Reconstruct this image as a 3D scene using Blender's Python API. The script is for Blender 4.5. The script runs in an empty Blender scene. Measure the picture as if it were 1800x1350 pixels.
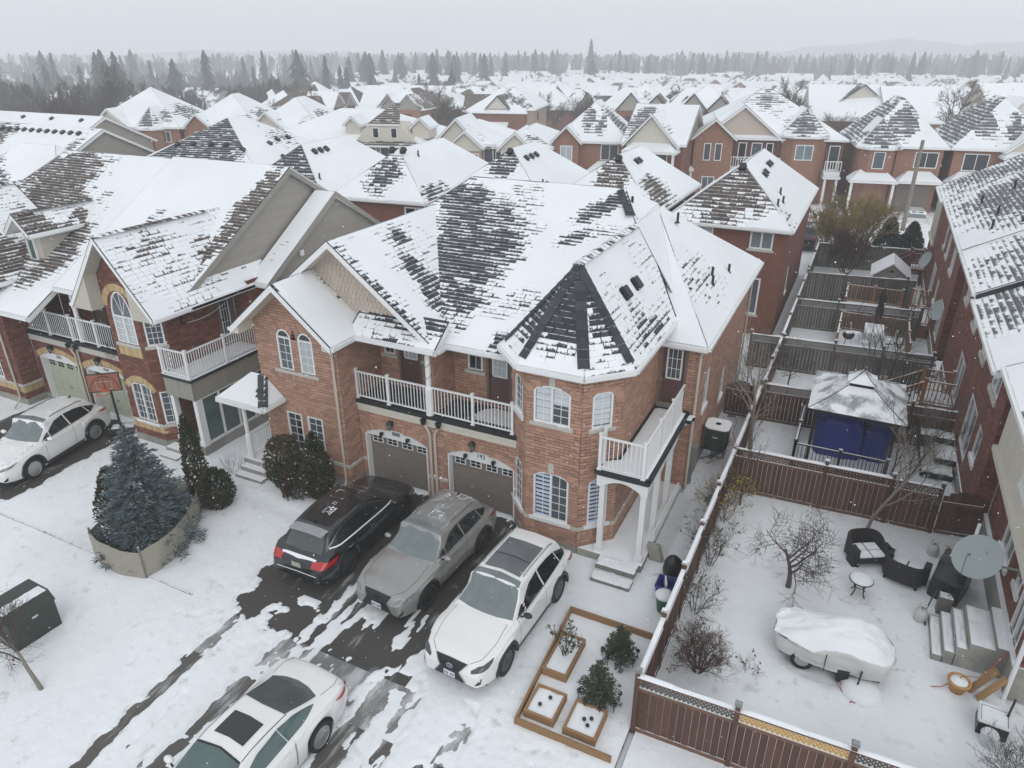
import bpy,math,random
import numpy as np
from mathutils import Vector,Matrix,noise
from mathutils.bvhtree import BVHTree
R=math.radians
PI=math.pi
random.seed(7)
scene=bpy.context.scene
COL=scene.collection
# ---------------------------------------------------------------- camera, sky, sun, exposure
cam_d=bpy.data.cameras.new('camera')
cam=bpy.data.objects.new('camera',cam_d)
COL.objects.link(cam)
cam_d.sensor_fit='HORIZONTAL'
cam_d.sensor_width=36.0
cam_d.lens=36.0*1249.0/1800.0
cam_d.clip_start=0.2
cam_d.clip_end=4000.0
cam.location=(0.0,0.0,13.4)
cam.rotation_euler=(R(90-25.3),0.0,R(26.0))
scene.camera=cam
world=bpy.data.worlds.new('World')
scene.world=world
world.use_nodes=True
wt=world.node_tree
wt.nodes.clear()
w_out=wt.nodes.new('ShaderNodeOutputWorld')
w_bg=wt.nodes.new('ShaderNodeBackground')
w_sky=wt.nodes.new('ShaderNodeTexSky')
w_sky.sky_type='NISHITA'
w_sky.sun_disc=False
w_sky.sun_elevation=R(38)
w_sky.sun_rotation=R(150)
w_sky.dust_density=4.0
w_sky.air_density=1.2
w_hsv=wt.nodes.new('ShaderNodeHueSaturation')
w_hsv.inputs['Saturation'].default_value=0.12
w_mix=wt.nodes.new('ShaderNodeMix')
w_mix.data_type='RGBA'
w_mix.inputs['Factor'].default_value=0.86
w_mix.inputs['B'].default_value=(8.1,8.5,8.95,1)
wt.links.new(w_sky.outputs['Color'],w_hsv.inputs['Color'])
wt.links.new(w_hsv.outputs['Color'],w_mix.inputs['A'])
wt.links.new(w_mix.outputs['Result'],w_bg.inputs['Color'])
w_bg.inputs['Strength'].default_value=0.10
wt.links.new(w_bg.outputs['Background'],w_out.inputs['Surface'])
sun_d=bpy.data.lights.new('sun','SUN')
sun_d.energy=0.5
sun_d.angle=R(40)
sun_d.color=(1.0,0.97,0.93)
sun=bpy.data.objects.new('sun',sun_d)
COL.objects.link(sun)
_se,_sr=R(38),R(150)
_sd=Vector((math.sin(_sr)*math.cos(_se),math.cos(_sr)*math.cos(_se),math.sin(_se)))
sun.rotation_euler=_sd.to_track_quat('Z','Y').to_euler()
sun.location=(0,0,60)
vs=scene.view_settings
vs.view_transform='Standard'
vs.look='None'
vs.exposure=0.12
vs.gamma=1.0
vs.use_curve_mapping=False
scene.render.engine='CYCLES'
scene.cycles.max_bounces=6
scene.cycles.diffuse_bounces=3
scene.cycles.glossy_bounces=3
scene.cycles.transparent_max_bounces=12
scene.cycles.transmission_bounces=4
scene.cycles.volume_bounces=2
scene.cycles.use_denoising=True
HAZE=0.0014
# ---------------------------------------------------------------- node helpers and materials
M={}
def nd(t,kind,**kw):
 n=t.nodes.new(kind)
 for k,v in kw.items():
  if k.startswith('i_'):
   n.inputs[k[2:].replace('_',' ')].default_value=v
  elif isinstance(k,str):
   setattr(n,k,v)
 return n
def mth(t,op,a,b=None,c=None,clamp=False):
 n=t.nodes.new('ShaderNodeMath')
 n.operation=op
 n.use_clamp=clamp
 for i,x in enumerate((a,b,c)):
  if x is None:
   continue
  if isinstance(x,(int,float)):
   n.inputs[i].default_value=x
  else:
   t.links.new(x,n.inputs[i])
 return n.outputs[0]
def ramp(t,x,lo,hi):
 n=t.nodes.new('ShaderNodeMapRange')
 n.interpolation_type='SMOOTHSTEP'
 n.inputs['From Min'].default_value=lo
 n.inputs['From Max'].default_value=hi
 t.links.new(x,n.inputs['Value'])
 return n.outputs['Result']
def mixc(t,f,a,b):
 n=t.nodes.new('ShaderNodeMix')
 n.data_type='RGBA'
 for s,x in(('Factor',f),('A',a),('B',b)):
  if isinstance(x,(int,float)):
   n.inputs[s].default_value=x
  elif isinstance(x,tuple):
   n.inputs[s].default_value=(*x[:3],1)
  else:
   t.links.new(x,n.inputs[s])
 return n.outputs['Result']
def noi(t,vec,scale,detail=3,rough=0.55):
 n=t.nodes.new('ShaderNodeTexNoise')
 n.inputs['Scale'].default_value=scale
 n.inputs['Detail'].default_value=detail
 n.inputs['Roughness'].default_value=rough
 t.links.new(vec,n.inputs['Vector'])
 return n.outputs['Fac']
SNOW=(0.86,0.885,0.91)
def new_mat(name):
 m=bpy.data.materials.new(name)
 m.use_nodes=True
 t=m.node_tree
 b=t.nodes['Principled BSDF']
 return m,t,b
def pm(key,c,rough=0.75,var=0.14,ns=5.0,bump=0.15,bs=None,snow=0.0,rv=0.0,metal=0.0,coat=0.0,spec=0.5,stretch=None,c2=None,snow_ns=7.0,obj=False):
 """colour + noise wear + fine relief; snow = how much of the up-facing surface is dusted"""
 m,t,b=new_mat(key)
 g=nd(t,'ShaderNodeNewGeometry')
 if obj:
  tc=nd(t,'ShaderNodeTexCoord')
  pos=tc.outputs['Object']
 else:
  pos=g.outputs['Position']
 vec=pos
 if stretch:
  mp=nd(t,'ShaderNodeMapping')
  mp.inputs['Scale'].default_value=stretch
  t.links.new(pos,mp.inputs['Vector'])
  vec=mp.outputs['Vector']
 n1=noi(t,vec,ns,4)
 k=mth(t,'MULTIPLY_ADD',n1,2*var,1-var)
 if rv:
  at=nd(t,'ShaderNodeAttribute',attribute_name='rnd')
  oi=nd(t,'ShaderNodeObjectInfo')
  r=mth(t,'FRACT',mth(t,'ADD',at.outputs['Fac'],oi.outputs['Random']))
  k=mth(t,'MULTIPLY',k,mth(t,'MULTIPLY_ADD',r,2*rv,1-rv))
 base=(*c,1)if len(c)==3 else c
 if c2 is not None:
  n2=noi(t,vec,ns*0.37,3)
  col0=mixc(t,ramp(t,n2,0.42,0.62),c,c2)
 else:
  rgb=nd(t,'ShaderNodeRGB')
  rgb.outputs[0].default_value=base
  col0=rgb.outputs[0]
 vm=nd(t,'ShaderNodeVectorMath',operation='SCALE')
 t.links.new(col0,vm.inputs[0])
 t.links.new(k,vm.inputs['Scale'])
 col=vm.outputs[0]
 if snow>0:
  sp=nd(t,'ShaderNodeSeparateXYZ')
  t.links.new(g.outputs['Normal'],sp.inputs[0])
  n3=noi(t,pos,snow_ns,4,0.6)
  s=mth(t,'ADD',sp.outputs['Z'],mth(t,'MULTIPLY',n3,0.7))
  f=ramp(t,s,1.62-snow,1.82-snow)
  col=mixc(t,f,col,SNOW)
 t.links.new(col,b.inputs['Base Color'])
 b.inputs['Roughness'].default_value=rough
 b.inputs['Metallic'].default_value=metal
 b.inputs['Coat Weight'].default_value=coat
 b.inputs['Coat Roughness'].default_value=0.06
 b.inputs['Specular IOR Level'].default_value=spec
 if bump:
  bp=nd(t,'ShaderNodeBump')
  bp.inputs['Strength'].default_value=bump
  bp.inputs['Distance'].default_value=0.02
  t.links.new(noi(t,vec,bs or ns*6,3),bp.inputs['Height'])
  t.links.new(bp.outputs[0],b.inputs['Normal'])
 M[key]=m
 return m
def shingle_mat(key,dark,light):
 m,t,b=new_mat(key)
 g=nd(t,'ShaderNodeNewGeometry')
 pos=g.outputs['Position']
 a=nd(t,'ShaderNodeAttribute',attribute_name='snow')
 r=nd(t,'ShaderNodeAttribute',attribute_name='rnd')
 uv=nd(t,'ShaderNodeUVMap')
 sp=nd(t,'ShaderNodeSeparateXYZ')
 t.links.new(uv.outputs[0],sp.inputs[0])
 col=mixc(t,r.outputs['Fac'],dark,light)
 gr=noi(t,pos,60,2)
 vm=nd(t,'ShaderNodeVectorMath',operation='SCALE')
 t.links.new(col,vm.inputs[0])
 t.links.new(mth(t,'MULTIPLY_ADD',gr,0.7,0.65),vm.inputs['Scale'])
 nz=noi(t,pos,11,3,0.6)
 nf=noi(t,pos,55,2,0.6)
 s=mth(t,'ADD',a.outputs['Fac'],mth(t,'MULTIPLY',mth(t,'SUBTRACT',sp.outputs['Y'],0.5),0.42))
 s=mth(t,'ADD',s,mth(t,'MULTIPLY',mth(t,'SUBTRACT',nz,0.5),0.75))
 s=mth(t,'ADD',s,mth(t,'MULTIPLY',mth(t,'SUBTRACT',nf,0.5),0.3))
 f=ramp(t,s,0.46,0.60)
 # a thin line of snow caught under each butt edge
 ln=mth(t,'MULTIPLY',ramp(t,sp.outputs['Y'],0.84,0.95),ramp(t,mth(t,'ADD',nz,a.outputs['Fac']),0.50,0.72))
 f=mth(t,'MAXIMUM',f,mth(t,'MULTIPLY',ln,0.8))
 t.links.new(mixc(t,f,vm.outputs[0],SNOW),b.inputs['Base Color'])
 b.inputs['Roughness'].default_value=0.85
 bp=nd(t,'ShaderNodeBump')
 bp.inputs['Strength'].default_value=0.25
 bp.inputs['Distance'].default_value=0.02
 t.links.new(mth(t,'ADD',mth(t,'MULTIPLY',f,0.6),nf),bp.inputs['Height'])
 t.links.new(bp.outputs[0],b.inputs['Normal'])
 M[key]=m
def snow_mat(key,ns=2.5,bump=0.35,tint=SNOW,dirt=None,grass=0.0):
 m,t,b=new_mat(key)
 g=nd(t,'ShaderNodeNewGeometry')
 pos=g.outputs['Position']
 big=noi(t,pos,ns*0.2,4)
 col=mixc(t,ramp(t,big,0.3,0.7),tint,tuple(x*0.93 for x in tint))
 if dirt:
  d1=noi(t,pos,ns*1.1,5,0.65)
  d2=noi(t,pos,ns*0.16,2)
  f=mth(t,'MULTIPLY',ramp(t,d1,0.55,0.72),ramp(t,d2,0.36,0.60))
  col=mixc(t,mth(t,'MULTIPLY',f,0.75),col,dirt)
  d5=noi(t,pos,ns*3.2,4,0.7)
  f5=mth(t,'MULTIPLY',ramp(t,d5,0.62,0.72),ramp(t,noi(t,pos,0.5,3),0.42,0.58))
  col=mixc(t,mth(t,'MULTIPLY',f5,0.5),col,dirt)
 if grass:
  d3=noi(t,pos,14,4,0.7)
  d4=noi(t,pos,0.35,2)
  f=mth(t,'MULTIPLY',ramp(t,d3,0.655,0.71),ramp(t,d4,0.5,0.62))
  col=mixc(t,mth(t,'MULTIPLY',f,grass),col,(0.16,0.15,0.08))
 t.links.new(col,b.inputs['Base Color'])
 b.inputs['Roughness'].default_value=0.9
 b.inputs['Specular IOR Level'].default_value=0.2
 bp=nd(t,'ShaderNodeBump')
 bp.inputs['Strength'].default_value=bump
 bp.inputs['Distance'].default_value=0.05
 h=mth(t,'ADD',noi(t,pos,ns*1.6,4,0.6),mth(t,'MULTIPLY',noi(t,pos,ns*9,3),0.25))
 t.links.new(h,bp.inputs['Height'])
 t.links.new(bp.outputs[0],b.inputs['Normal'])
 M[key]=m
snow_mat('snow',2.5,0.3)
snow_mat('snow_ground',2.2,0.55,dirt=(0.50,0.50,0.49),grass=0.55)
snow_mat('snow_roof',1.2,0.15)
shingle_mat('shingle_dark',(0.030,0.033,0.040),(0.062,0.066,0.075))
shingle_mat('shingle_brown',(0.062,0.048,0.042),(0.125,0.100,0.088))
shingle_mat('shingle_grey',(0.085,0.088,0.092),(0.15,0.153,0.158))
pm('brick_salmon',(0.42,0.245,0.178),0.85,0.16,9,0.3,rv=0.20)
pm('brick_salmon_far',(0.28,0.145,0.10),0.85,0.25,3.5,0.0)
pm('brick_red_far',(0.19,0.078,0.055),0.85,0.3,3.5,0.0)
pm('brick_tan_far',(0.36,0.28,0.20),0.85,0.25,3.5,0.0)
pm('woods_far',(0.085,0.078,0.074),0.9,0.3,0.5,0.0)
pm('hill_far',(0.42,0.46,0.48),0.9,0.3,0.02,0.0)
pm('brick_red',(0.185,0.072,0.050),0.85,0.18,9,0.3,rv=0.30)
pm('brick_tan',(0.50,0.37,0.20),0.85,0.14,9,0.3,rv=0.22)
pm('mortar',(0.155,0.098,0.074),0.95,0.15,12,0.2)
pm('mortar_red',(0.115,0.055,0.042),0.95,0.15,12,0.2)
pm('concrete',(0.33,0.32,0.29),0.9,0.2,3,0.25,c2=(0.24,0.24,0.22))
pm('concrete_snow',(0.33,0.32,0.29),0.9,0.2,3,0.25,snow=0.62,c2=(0.26,0.25,0.22),snow_ns=3)
pm('stone_sill',(0.50,0.48,0.43),0.85,0.1,6,0.15,snow=0.35)
pm('white_trim',(0.78,0.79,0.79),0.45,0.05,4,0.0)
pm('white_trim_snow',(0.76,0.77,0.78),0.5,0.05,4,0.0,snow=0.7)
pm('cream_trim',(0.60,0.57,0.49),0.6,0.08,3,0.0)
pm('cream_pipe',(0.55,0.50,0.42),0.5,0.08,3,0.0)
pm('siding_beige',(0.50,0.425,0.365),0.7,0.07,3,0.05,rv=0.05)
pm('siding_grey',(0.315,0.290,0.258),0.65,0.06,3,0.05,rv=0.04)
pm('siding_taupe',(0.30,0.28,0.25),0.65,0.06,3,0.05,rv=0.04)
pm('siding_cream',(0.60,0.565,0.49),0.7,0.06,3,0.05,rv=0.04)
pm('stucco',(0.50,0.465,0.40),0.9,0.07,12,0.15)
pm('membrane',(0.018,0.021,0.026),0.7,0.2,6,0.1,snow=0.12)
pm('garage_taupe',(0.205,0.178,0.155),0.6,0.06,4,0.05)
pm('garage_green',(0.47,0.49,0.39),0.6,0.06,4,0.05)
pm('door_maroon',(0.120,0.062,0.058),0.5,0.08,4,0.0)
pm('frame_brown',(0.16,0.12,0.10),0.6,0.08,4,0.0)
pm('black_metal',(0.016,0.017,0.018),0.45,0.1,6,0.0)
pm('black_metal_snow',(0.016,0.017,0.018),0.5,0.1,6,0.0,snow=0.55)
pm('grey_metal',(0.32,0.33,0.34),0.4,0.1,6,0.0,metal=0.6)
pm('glass_dark',(0.022,0.028,0.032),0.04,0.3,1.2,0.0,spec=0.6)
pm('glass_curtain',(0.46,0.50,0.52),0.10,0.25,3.0,0.0,spec=0.6,stretch=(9,9,0.6))
pm('glass_sky',(0.20,0.245,0.27),0.05,0.35,1.5,0.0,spec=0.7)
pm('glass_green',(0.075,0.12,0.115),0.05,0.35,1.2,0.0,spec=0.7)
pm('glass_mid',(0.085,0.10,0.115),0.08,0.4,1.0,0.0,spec=0.6)
pm('blind',(0.58,0.62,0.66),0.8,0.05,3,0.0)
pm('blind_blue',(0.50,0.58,0.72),0.8,0.05,3,0.0)
pm('fence_brown',(0.098,0.046,0.031),0.8,0.28,4,0.3,rv=0.22,stretch=(6,6,0.7))
pm('fence_brown_snow',(0.15,0.085,0.06),0.8,0.25,4,0.2,rv=0.1,snow=0.55)
pm('fence_grey',(0.125,0.112,0.10),0.85,0.3,4,0.3,rv=0.25,stretch=(6,6,0.7))
pm('fence_grey_snow',(0.15,0.135,0.12),0.85,0.25,4,0.2,rv=0.1,snow=0.6)
pm('wood_tan',(0.30,0.175,0.085),0.75,0.25,5,0.25,rv=0.12,stretch=(1,6,6))
pm('wood_orange',(0.30,0.135,0.055),0.75,0.25,5,0.2,rv=0.12,snow=0.5)
pm('wood_red',(0.17,0.030,0.026),0.7,0.2,5,0.15,rv=0.12,snow=0.5)
pm('lattice_tan',(0.55,0.34,0.10),0.75,0.2,8,0.2,rv=0.15)
pm('timber_grey',(0.19,0.18,0.165),0.85,0.25,4,0.2,snow=0.45)
pm('bark',(0.115,0.092,0.074),0.9,0.3,9,0.4,stretch=(3,3,0.5))
pm('bark_pale',(0.23,0.205,0.175),0.9,0.3,9,0.3,stretch=(3,3,0.5))
pm('twig',(0.085,0.066,0.056),0.9,0.25,3,0.0)
pm('twig_red',(0.105,0.070,0.056),0.9,0.25,3,0.0)
pm('twig_yellow',(0.26,0.205,0.085),0.9,0.25,3,0.0)
pm('leaf_dead',(0.17,0.052,0.036),0.85,0.3,8,0.0,rv=0.3)
pm('leaf_green',(0.070,0.082,0.030),0.85,0.35,3,0.0,rv=0.35)
pm('leaf_yellow',(0.36,0.27,0.05),0.85,0.25,5,0.0,rv=0.3)
pm('cedar',(0.050,0.058,0.022),0.9,0.35,2.5,0.0,rv=0.4,c2=(0.075,0.062,0.028))
pm('cedar_bronze',(0.075,0.050,0.034),0.9,0.35,2.5,0.0,rv=0.4)
pm('spruce_blue',(0.15,0.195,0.205),0.85,0.3,2.5,0.0,rv=0.35)
pm('spruce_green',(0.085,0.105,0.065),0.85,0.3,4,0.0,rv=0.35)
pm('conifer_far',(0.040,0.055,0.048),0.9,0.3,0.6,0.0)
pm('burlap',(0.36,0.335,0.275),0.95,0.14,2.5,0.4,bs=120,stretch=(1,1,2.5))
pm('utility_green',(0.030,0.045,0.036),0.5,0.15,3,0.0)
pm('plastic_black',(0.014,0.014,0.015),0.35,0.1,4,0.0,snow=0.15)
pm('plastic_blue',(0.03,0.055,0.30),0.45,0.1,4,0.0)
pm('plastic_green',(0.02,0.10,0.065),0.45,0.1,4,0.0)
pm('plastic_white',(0.72,0.75,0.76),0.5,0.08,4,0.0)
pm('tarp_blue',(0.018,0.040,0.26),0.5,0.25,1.8,0.5,bs=5)
pm('tarp_white',(0.62,0.63,0.62),0.6,0.15,2,0.5,bs=6,snow=0.75,snow_ns=2.2)
pm('wicker',(0.022,0.019,0.018),0.7,0.3,40,0.4)
pm('dish_grey',(0.37,0.42,0.42),0.5,0.06,3,0.05)
pm('tank_white',(0.55,0.56,0.53),0.4,0.1,4,0.0,snow=0.3)
pm('terracotta',(0.50,0.27,0.09),0.7,0.12,5,0.1)
pm('cord_red',(0.40,0.075,0.05),0.6,0.1,4,0.0)
pm('tyre',(0.018,0.018,0.019),0.85,0.2,8,0.1)
pm('rim_dark',(0.05,0.05,0.052),0.35,0.1,8,0.0,metal=0.7)
pm('rim_silver',(0.42,0.43,0.44),0.35,0.1,8,0.0,metal=0.7)
pm('chrome',(0.55,0.56,0.57),0.2,0.1,8,0.0,metal=0.9)
pm('car_black',(0.008,0.009,0.011),0.25,0.2,3,0.0,coat=0.8,obj=True)
pm('car_grey',(0.30,0.295,0.285),0.35,0.06,3,0.0,coat=0.8,metal=0.3,obj=True)
pm('car_white',(0.80,0.80,0.79),0.35,0.03,3,0.0,coat=0.8,obj=True)
pm('car_trim',(0.014,0.014,0.015),0.5,0.1,6,0.0)
pm('car_glass',(0.012,0.017,0.018),0.04,0.3,2,0.0,spec=0.6)
pm('car_glass_frost',(0.17,0.20,0.205),0.22,0.35,2.6,0.0,spec=0.5,obj=True)
pm('car_glass_wet',(0.075,0.095,0.092),0.12,0.3,16,0.0,spec=0.5,obj=True)
pm('roof_glass_frost',(0.135,0.145,0.155),0.3,0.45,2.2,0.0,obj=True)
pm('roof_glass_dark',(0.028,0.028,0.030),0.35,0.3,30,0.0,obj=True)
pm('frost_dust',(0.33,0.34,0.355),0.8,0.3,3,0.0,obj=True)
pm('lamp_red',(0.45,0.012,0.016),0.15,0.15,12,0.0,coat=0.8)
pm('lamp_clear',(0.20,0.215,0.225),0.12,0.4,14,0.0,coat=0.8)
pm('lamp_dark',(0.045,0.05,0.055),0.1,0.4,14,0.0,coat=0.8)
pm('plate',(0.66,0.68,0.70),0.4,0.05,8,0.0)
pm('plate_ink',(0.06,0.08,0.22),0.5,0.05,8,0.0)
pm('plate_cream',(0.42,0.42,0.33),0.5,0.05,8,0.0)
pm('board_art',(0.30,0.105,0.06),0.4,0.25,2.5,0.0)
pm('board_black',(0.014,0.014,0.016),0.4,0.05,3,0.0)
pm('board_line',(0.50,0.42,0.38),0.5,0.05,3,0.0)
pm('hoop_orange',(0.50,0.085,0.04),0.5,0.05,3,0.0)
pm('vent_black',(0.015,0.016,0.018),0.5,0.1,6,0.0)
pm('flake',(0.90,0.91,0.93),0.9,0.0,2,0.0)
pm('earth',(0.085,0.070,0.055),0.95,0.25,6,0.3)
def asphalt_mat(key,base,streak,amount):
 """damp asphalt with thin slush streaks that run along the drive"""
 m,t,b=new_mat(key)
 g=nd(t,'ShaderNodeNewGeometry')
 pos=g.outputs['Position']
 mp=nd(t,'ShaderNodeMapping')
 mp.inputs['Scale'].default_value=streak
 t.links.new(pos,mp.inputs['Vector'])
 s1=noi(t,mp.outputs[0],1.0,6,0.68)
 s2=noi(t,pos,0.55,3)
 fine=noi(t,pos,90,2)
 f=mth(t,'ADD',mth(t,'MULTIPLY',s1,0.75),mth(t,'MULTIPLY',s2,0.45))
 f=ramp(t,f,0.74-amount,0.92-amount)
 vm=nd(t,'ShaderNodeVectorMath',operation='SCALE')
 vm.inputs[0].default_value=base
 t.links.new(mth(t,'MULTIPLY_ADD',fine,0.8,0.6),vm.inputs['Scale'])
 t.links.new(mixc(t,mth(t,'MULTIPLY',f,0.8),vm.outputs[0],(0.62,0.63,0.64)),b.inputs['Base Color'])
 b.inputs['Roughness'].default_value=0.7
 bp=nd(t,'ShaderNodeBump')
 bp.inputs['Strength'].default_value=0.3
 bp.inputs['Distance'].default_value=0.02
 t.links.new(mth(t,'ADD',fine,mth(t,'MULTIPLY',f,1.5)),bp.inputs['Height'])
 t.links.new(bp.outputs[0],b.inputs['Normal'])
 M[key]=m
asphalt_mat('asphalt',(0.060,0.055,0.050),(3.0,0.55,1),0.09)
asphalt_mat('asphalt_slush',(0.10,0.092,0.084),(3.6,0.45,1),0.16)
asphalt_mat('concrete_slush',(0.20,0.20,0.195),(2.0,0.8,1),0.18)
asphalt_mat('road_far',(0.22,0.22,0.225),(0.4,0.4,1),0.25)
# ---------------------------------------------------------------- mesh builder
class MB:
 def __init__(s):
  s.v,s.f,s.m,s.a,s.r,s.uv=[],[],[],[],[],[]
 def poly(s,pts,m=0,a=0.0,r=0.0,uv=None):
  i=len(s.v)
  s.v.extend(tuple(p)for p in pts)
  s.f.append(tuple(range(i,i+len(pts))))
  s.m.append(m)
  s.a.append(a)
  s.r.append(r)
  s.uv.extend(uv if uv else[(0.0,0.0)]*len(pts))
 def obb(s,o,x,y,z,m=0,r=0.0,a=0.0,skip=()):
  """box from a corner and three edge vectors"""
  o,x,y,z=Vector(o),Vector(x),Vector(y),Vector(z)
  p=[o,o+x,o+x+y,o+y,o+z,o+x+z,o+x+y+z,o+y+z]
  for k,q in enumerate(((3,2,1,0),(4,5,6,7),(0,1,5,4),(1,2,6,5),(2,3,7,6),(3,0,4,7))):
   if k not in skip:
    s.poly([p[j]for j in q],m,a,r)
 def bx(s,x0,x1,y0,y1,z0,z1,m=0,r=0.0):
  s.obb((x0,y0,z0),(x1-x0,0,0),(0,y1-y0,0),(0,0,z1-z0),m,r)
 def rbox(s,c,size,rz=0.0,m=0,r=0.0,tilt=None):
  """box by centre, turned about z (and an optional matrix)"""
  mt=Matrix.Rotation(rz,3,'Z')
  if tilt is not None:
   mt=mt@tilt
  x,y,z=(mt@Vector((size[0],0,0)),mt@Vector((0,size[1],0)),mt@Vector((0,0,size[2])))
  s.obb(Vector(c)-(x+y+z)/2,x,y,z,m,r)
 def tube(s,pts,rad,n=6,m=0,cap=True,r=0.0):
  pts=[Vector(p)for p in pts]
  rr=rad if isinstance(rad,(list,tuple))else[rad]*len(pts)
  rings=[]
  b=None
  for i,p in enumerate(pts):
   d=(pts[min(i+1,len(pts)-1)]-pts[max(i-1,0)])
   if d.length<1e-9:
    d=Vector((0,0,1))
   d.normalize()
   if b is None:
    b=d.orthogonal().normalized()
   else:
    b=b-d*b.dot(d)
    if b.length<1e-6:
     b=d.orthogonal()
    b.normalize()
   c=d.cross(b)
   rings.append([p+(b*math.cos(2*PI*k/n)+c*math.sin(2*PI*k/n))*rr[i]for k in range(n)])
  i0=len(s.v)
  for ring in rings:
   s.v.extend(tuple(q)for q in ring)
  for i in range(len(rings)-1):
   for k in range(n):
    k2=(k+1)%n
    s.idx((i0+i*n+k,i0+i*n+k2,i0+(i+1)*n+k2,i0+(i+1)*n+k),m,r)
  if cap:
   s.idx(tuple(i0+k for k in reversed(range(n))),m,r)
   e=i0+(len(rings)-1)*n
   s.idx(tuple(e+k for k in range(n)),m,r)
 def idx(s,f,m=0,r=0.0,a=0.0):
  s.f.append(tuple(f))
  s.m.append(m)
  s.a.append(a)
  s.r.append(r)
  s.uv.extend([(0.0,0.0)]*len(f))
 def lathe(s,c,prof,n=16,m=0,axis=None,r=0.0):
  """revolve (radius, height) pairs about z through c (or about an axis matrix)"""
  i0=len(s.v)
  c=Vector(c)
  for rad,h in prof:
   for k in range(n):
    q=Vector((rad*math.cos(2*PI*k/n),rad*math.sin(2*PI*k/n),h))
    if axis is not None:
     q=axis@q
    s.v.append(tuple(c+q))
  for i in range(len(prof)-1):
   for k in range(n):
    k2=(k+1)%n
    s.idx((i0+i*n+k,i0+i*n+k2,i0+(i+1)*n+k2,i0+(i+1)*n+k),m,r)
  s.idx(tuple(i0+k for k in reversed(range(n))),m,r)
  e=i0+(len(prof)-1)*n
  s.idx(tuple(e+k for k in range(n)),m,r)
 def grid(s,rows,m=0,r=0.0):
  """rows of points -> quads"""
  i0=len(s.v)
  w=len(rows[0])
  for row in rows:
   s.v.extend(tuple(p)for p in row)
  for i in range(len(rows)-1):
   for j in range(w-1):
    s.idx((i0+i*w+j,i0+i*w+j+1,i0+(i+1)*w+j+1,i0+(i+1)*w+j),m,r)
 def prism(s,poly,ext,m=0,r=0.0):
  """a polygon of 3D points pushed along ext, closed"""
  p=[Vector(q)for q in poly]
  e=Vector(ext)
  s.poly(p[::-1],m,0,r)
  s.poly([q+e for q in p],m,0,r)
  for i in range(len(p)):
   j=(i+1)%len(p)
   s.poly([p[i],p[j],p[j]+e,p[i]+e],m,0,r)
 def mesh(s,name,mats,smooth=False,org=None,attrs=True):
  me=bpy.data.meshes.new(name)
  v=np.array(s.v,dtype=np.float64).reshape(-1,3)
  if org is not None:
   v=v-np.array(org)
  me.from_pydata(v.tolist(),[],s.f)
  for x in(mats if isinstance(mats,(list,tuple))else[mats]):
   me.materials.append(M[x]if isinstance(x,str)else x)
  me.polygons.foreach_set('material_index',s.m)
  if smooth:
   me.polygons.foreach_set('use_smooth',[True]*len(s.f))
  if attrs:
   if any(s.a):
    at=me.attributes.new('snow','FLOAT','FACE')
    at.data.foreach_set('value',s.a)
   if any(s.r):
    at=me.attributes.new('rnd','FLOAT','FACE')
    at.data.foreach_set('value',s.r)
   if any(u!=(0.0,0.0)for u in s.uv[:64])or any(s.a):
    ul=me.uv_layers.new(name='UVMap')
    ul.data.foreach_set('uv',np.array(s.uv,dtype=np.float32).ravel())
  me.update()
  return me
ORG={}
def tag(o,label=None,cat=None,group=None,kind=None):
 if label:
  o['label']=label
 if cat:
  o['category']=cat
 if group:
  o['group']=group
 if kind:
  o['kind']=kind
 return o
def thing(name,label,cat,loc=(0,0,0),rz=0.0,group=None,world=True):
 """an Empty at a thing's base; world=True: its parts are given in scene coordinates"""
 o=bpy.data.objects.new(name,None)
 o.empty_display_size=0.3
 COL.objects.link(o)
 o.location=loc
 o.rotation_euler=(0,0,rz)
 ORG[o]=Vector(loc)if world else Vector((0,0,0))
 return tag(o,label,cat,group)
def part(mb,name,mats,parent,smooth=False,label=None,kind=None):
 if not mb.f:
  return None
 org=ORG[parent]
 o=bpy.data.objects.new(name,mb.mesh(name,mats,smooth,org))
 COL.objects.link(o)
 o.parent=parent
 ORG[o]=org
 if label:
  o['label']=label
 if kind:
  o['kind']=kind
 return o
def piece(mesh,name,parent,loc,rot=None):
 """one more object on a shared mesh, placed in scene coordinates under parent"""
 o=bpy.data.objects.new(name,mesh)
 COL.objects.link(o)
 o.parent=parent
 o.location=Vector(loc)-ORG[parent]
 if rot is not None:
  o.rotation_euler=rot
 ORG[o]=ORG[parent]
 return o
def solo(mb,name,mats,label,cat,loc=(0,0,0),group=None,smooth=False,kind=None):
 o=bpy.data.objects.new(name,mb.mesh(name,mats,smooth,loc))
 COL.objects.link(o)
 o.location=loc
 ORG[o]=Vector(loc)
 return tag(o,label,cat,group,kind)
def struct(mb,name,mats,smooth=False,kind='structure'):
 o=bpy.data.objects.new(name,mb.mesh(name,mats,smooth))
 COL.objects.link(o)
 ORG[o]=Vector((0,0,0))
 o['kind']=kind
 return o
def copy_tree(o,parent=None):
 c=o.copy()
 COL.objects.link(c)
 if parent is not None:
  c.parent=parent
 for ch in list(o.children):
  copy_tree(ch,c)
 return c
def sstep(a,b,x):
 t=min(1.0,max(0.0,(x-a)/(b-a)))
 return t*t*(3-2*t)
def fbm(x,y,z=0.0,o=4):
 return noise.fractal(Vector((x,y,z)),1.0,2.0,o)
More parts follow.
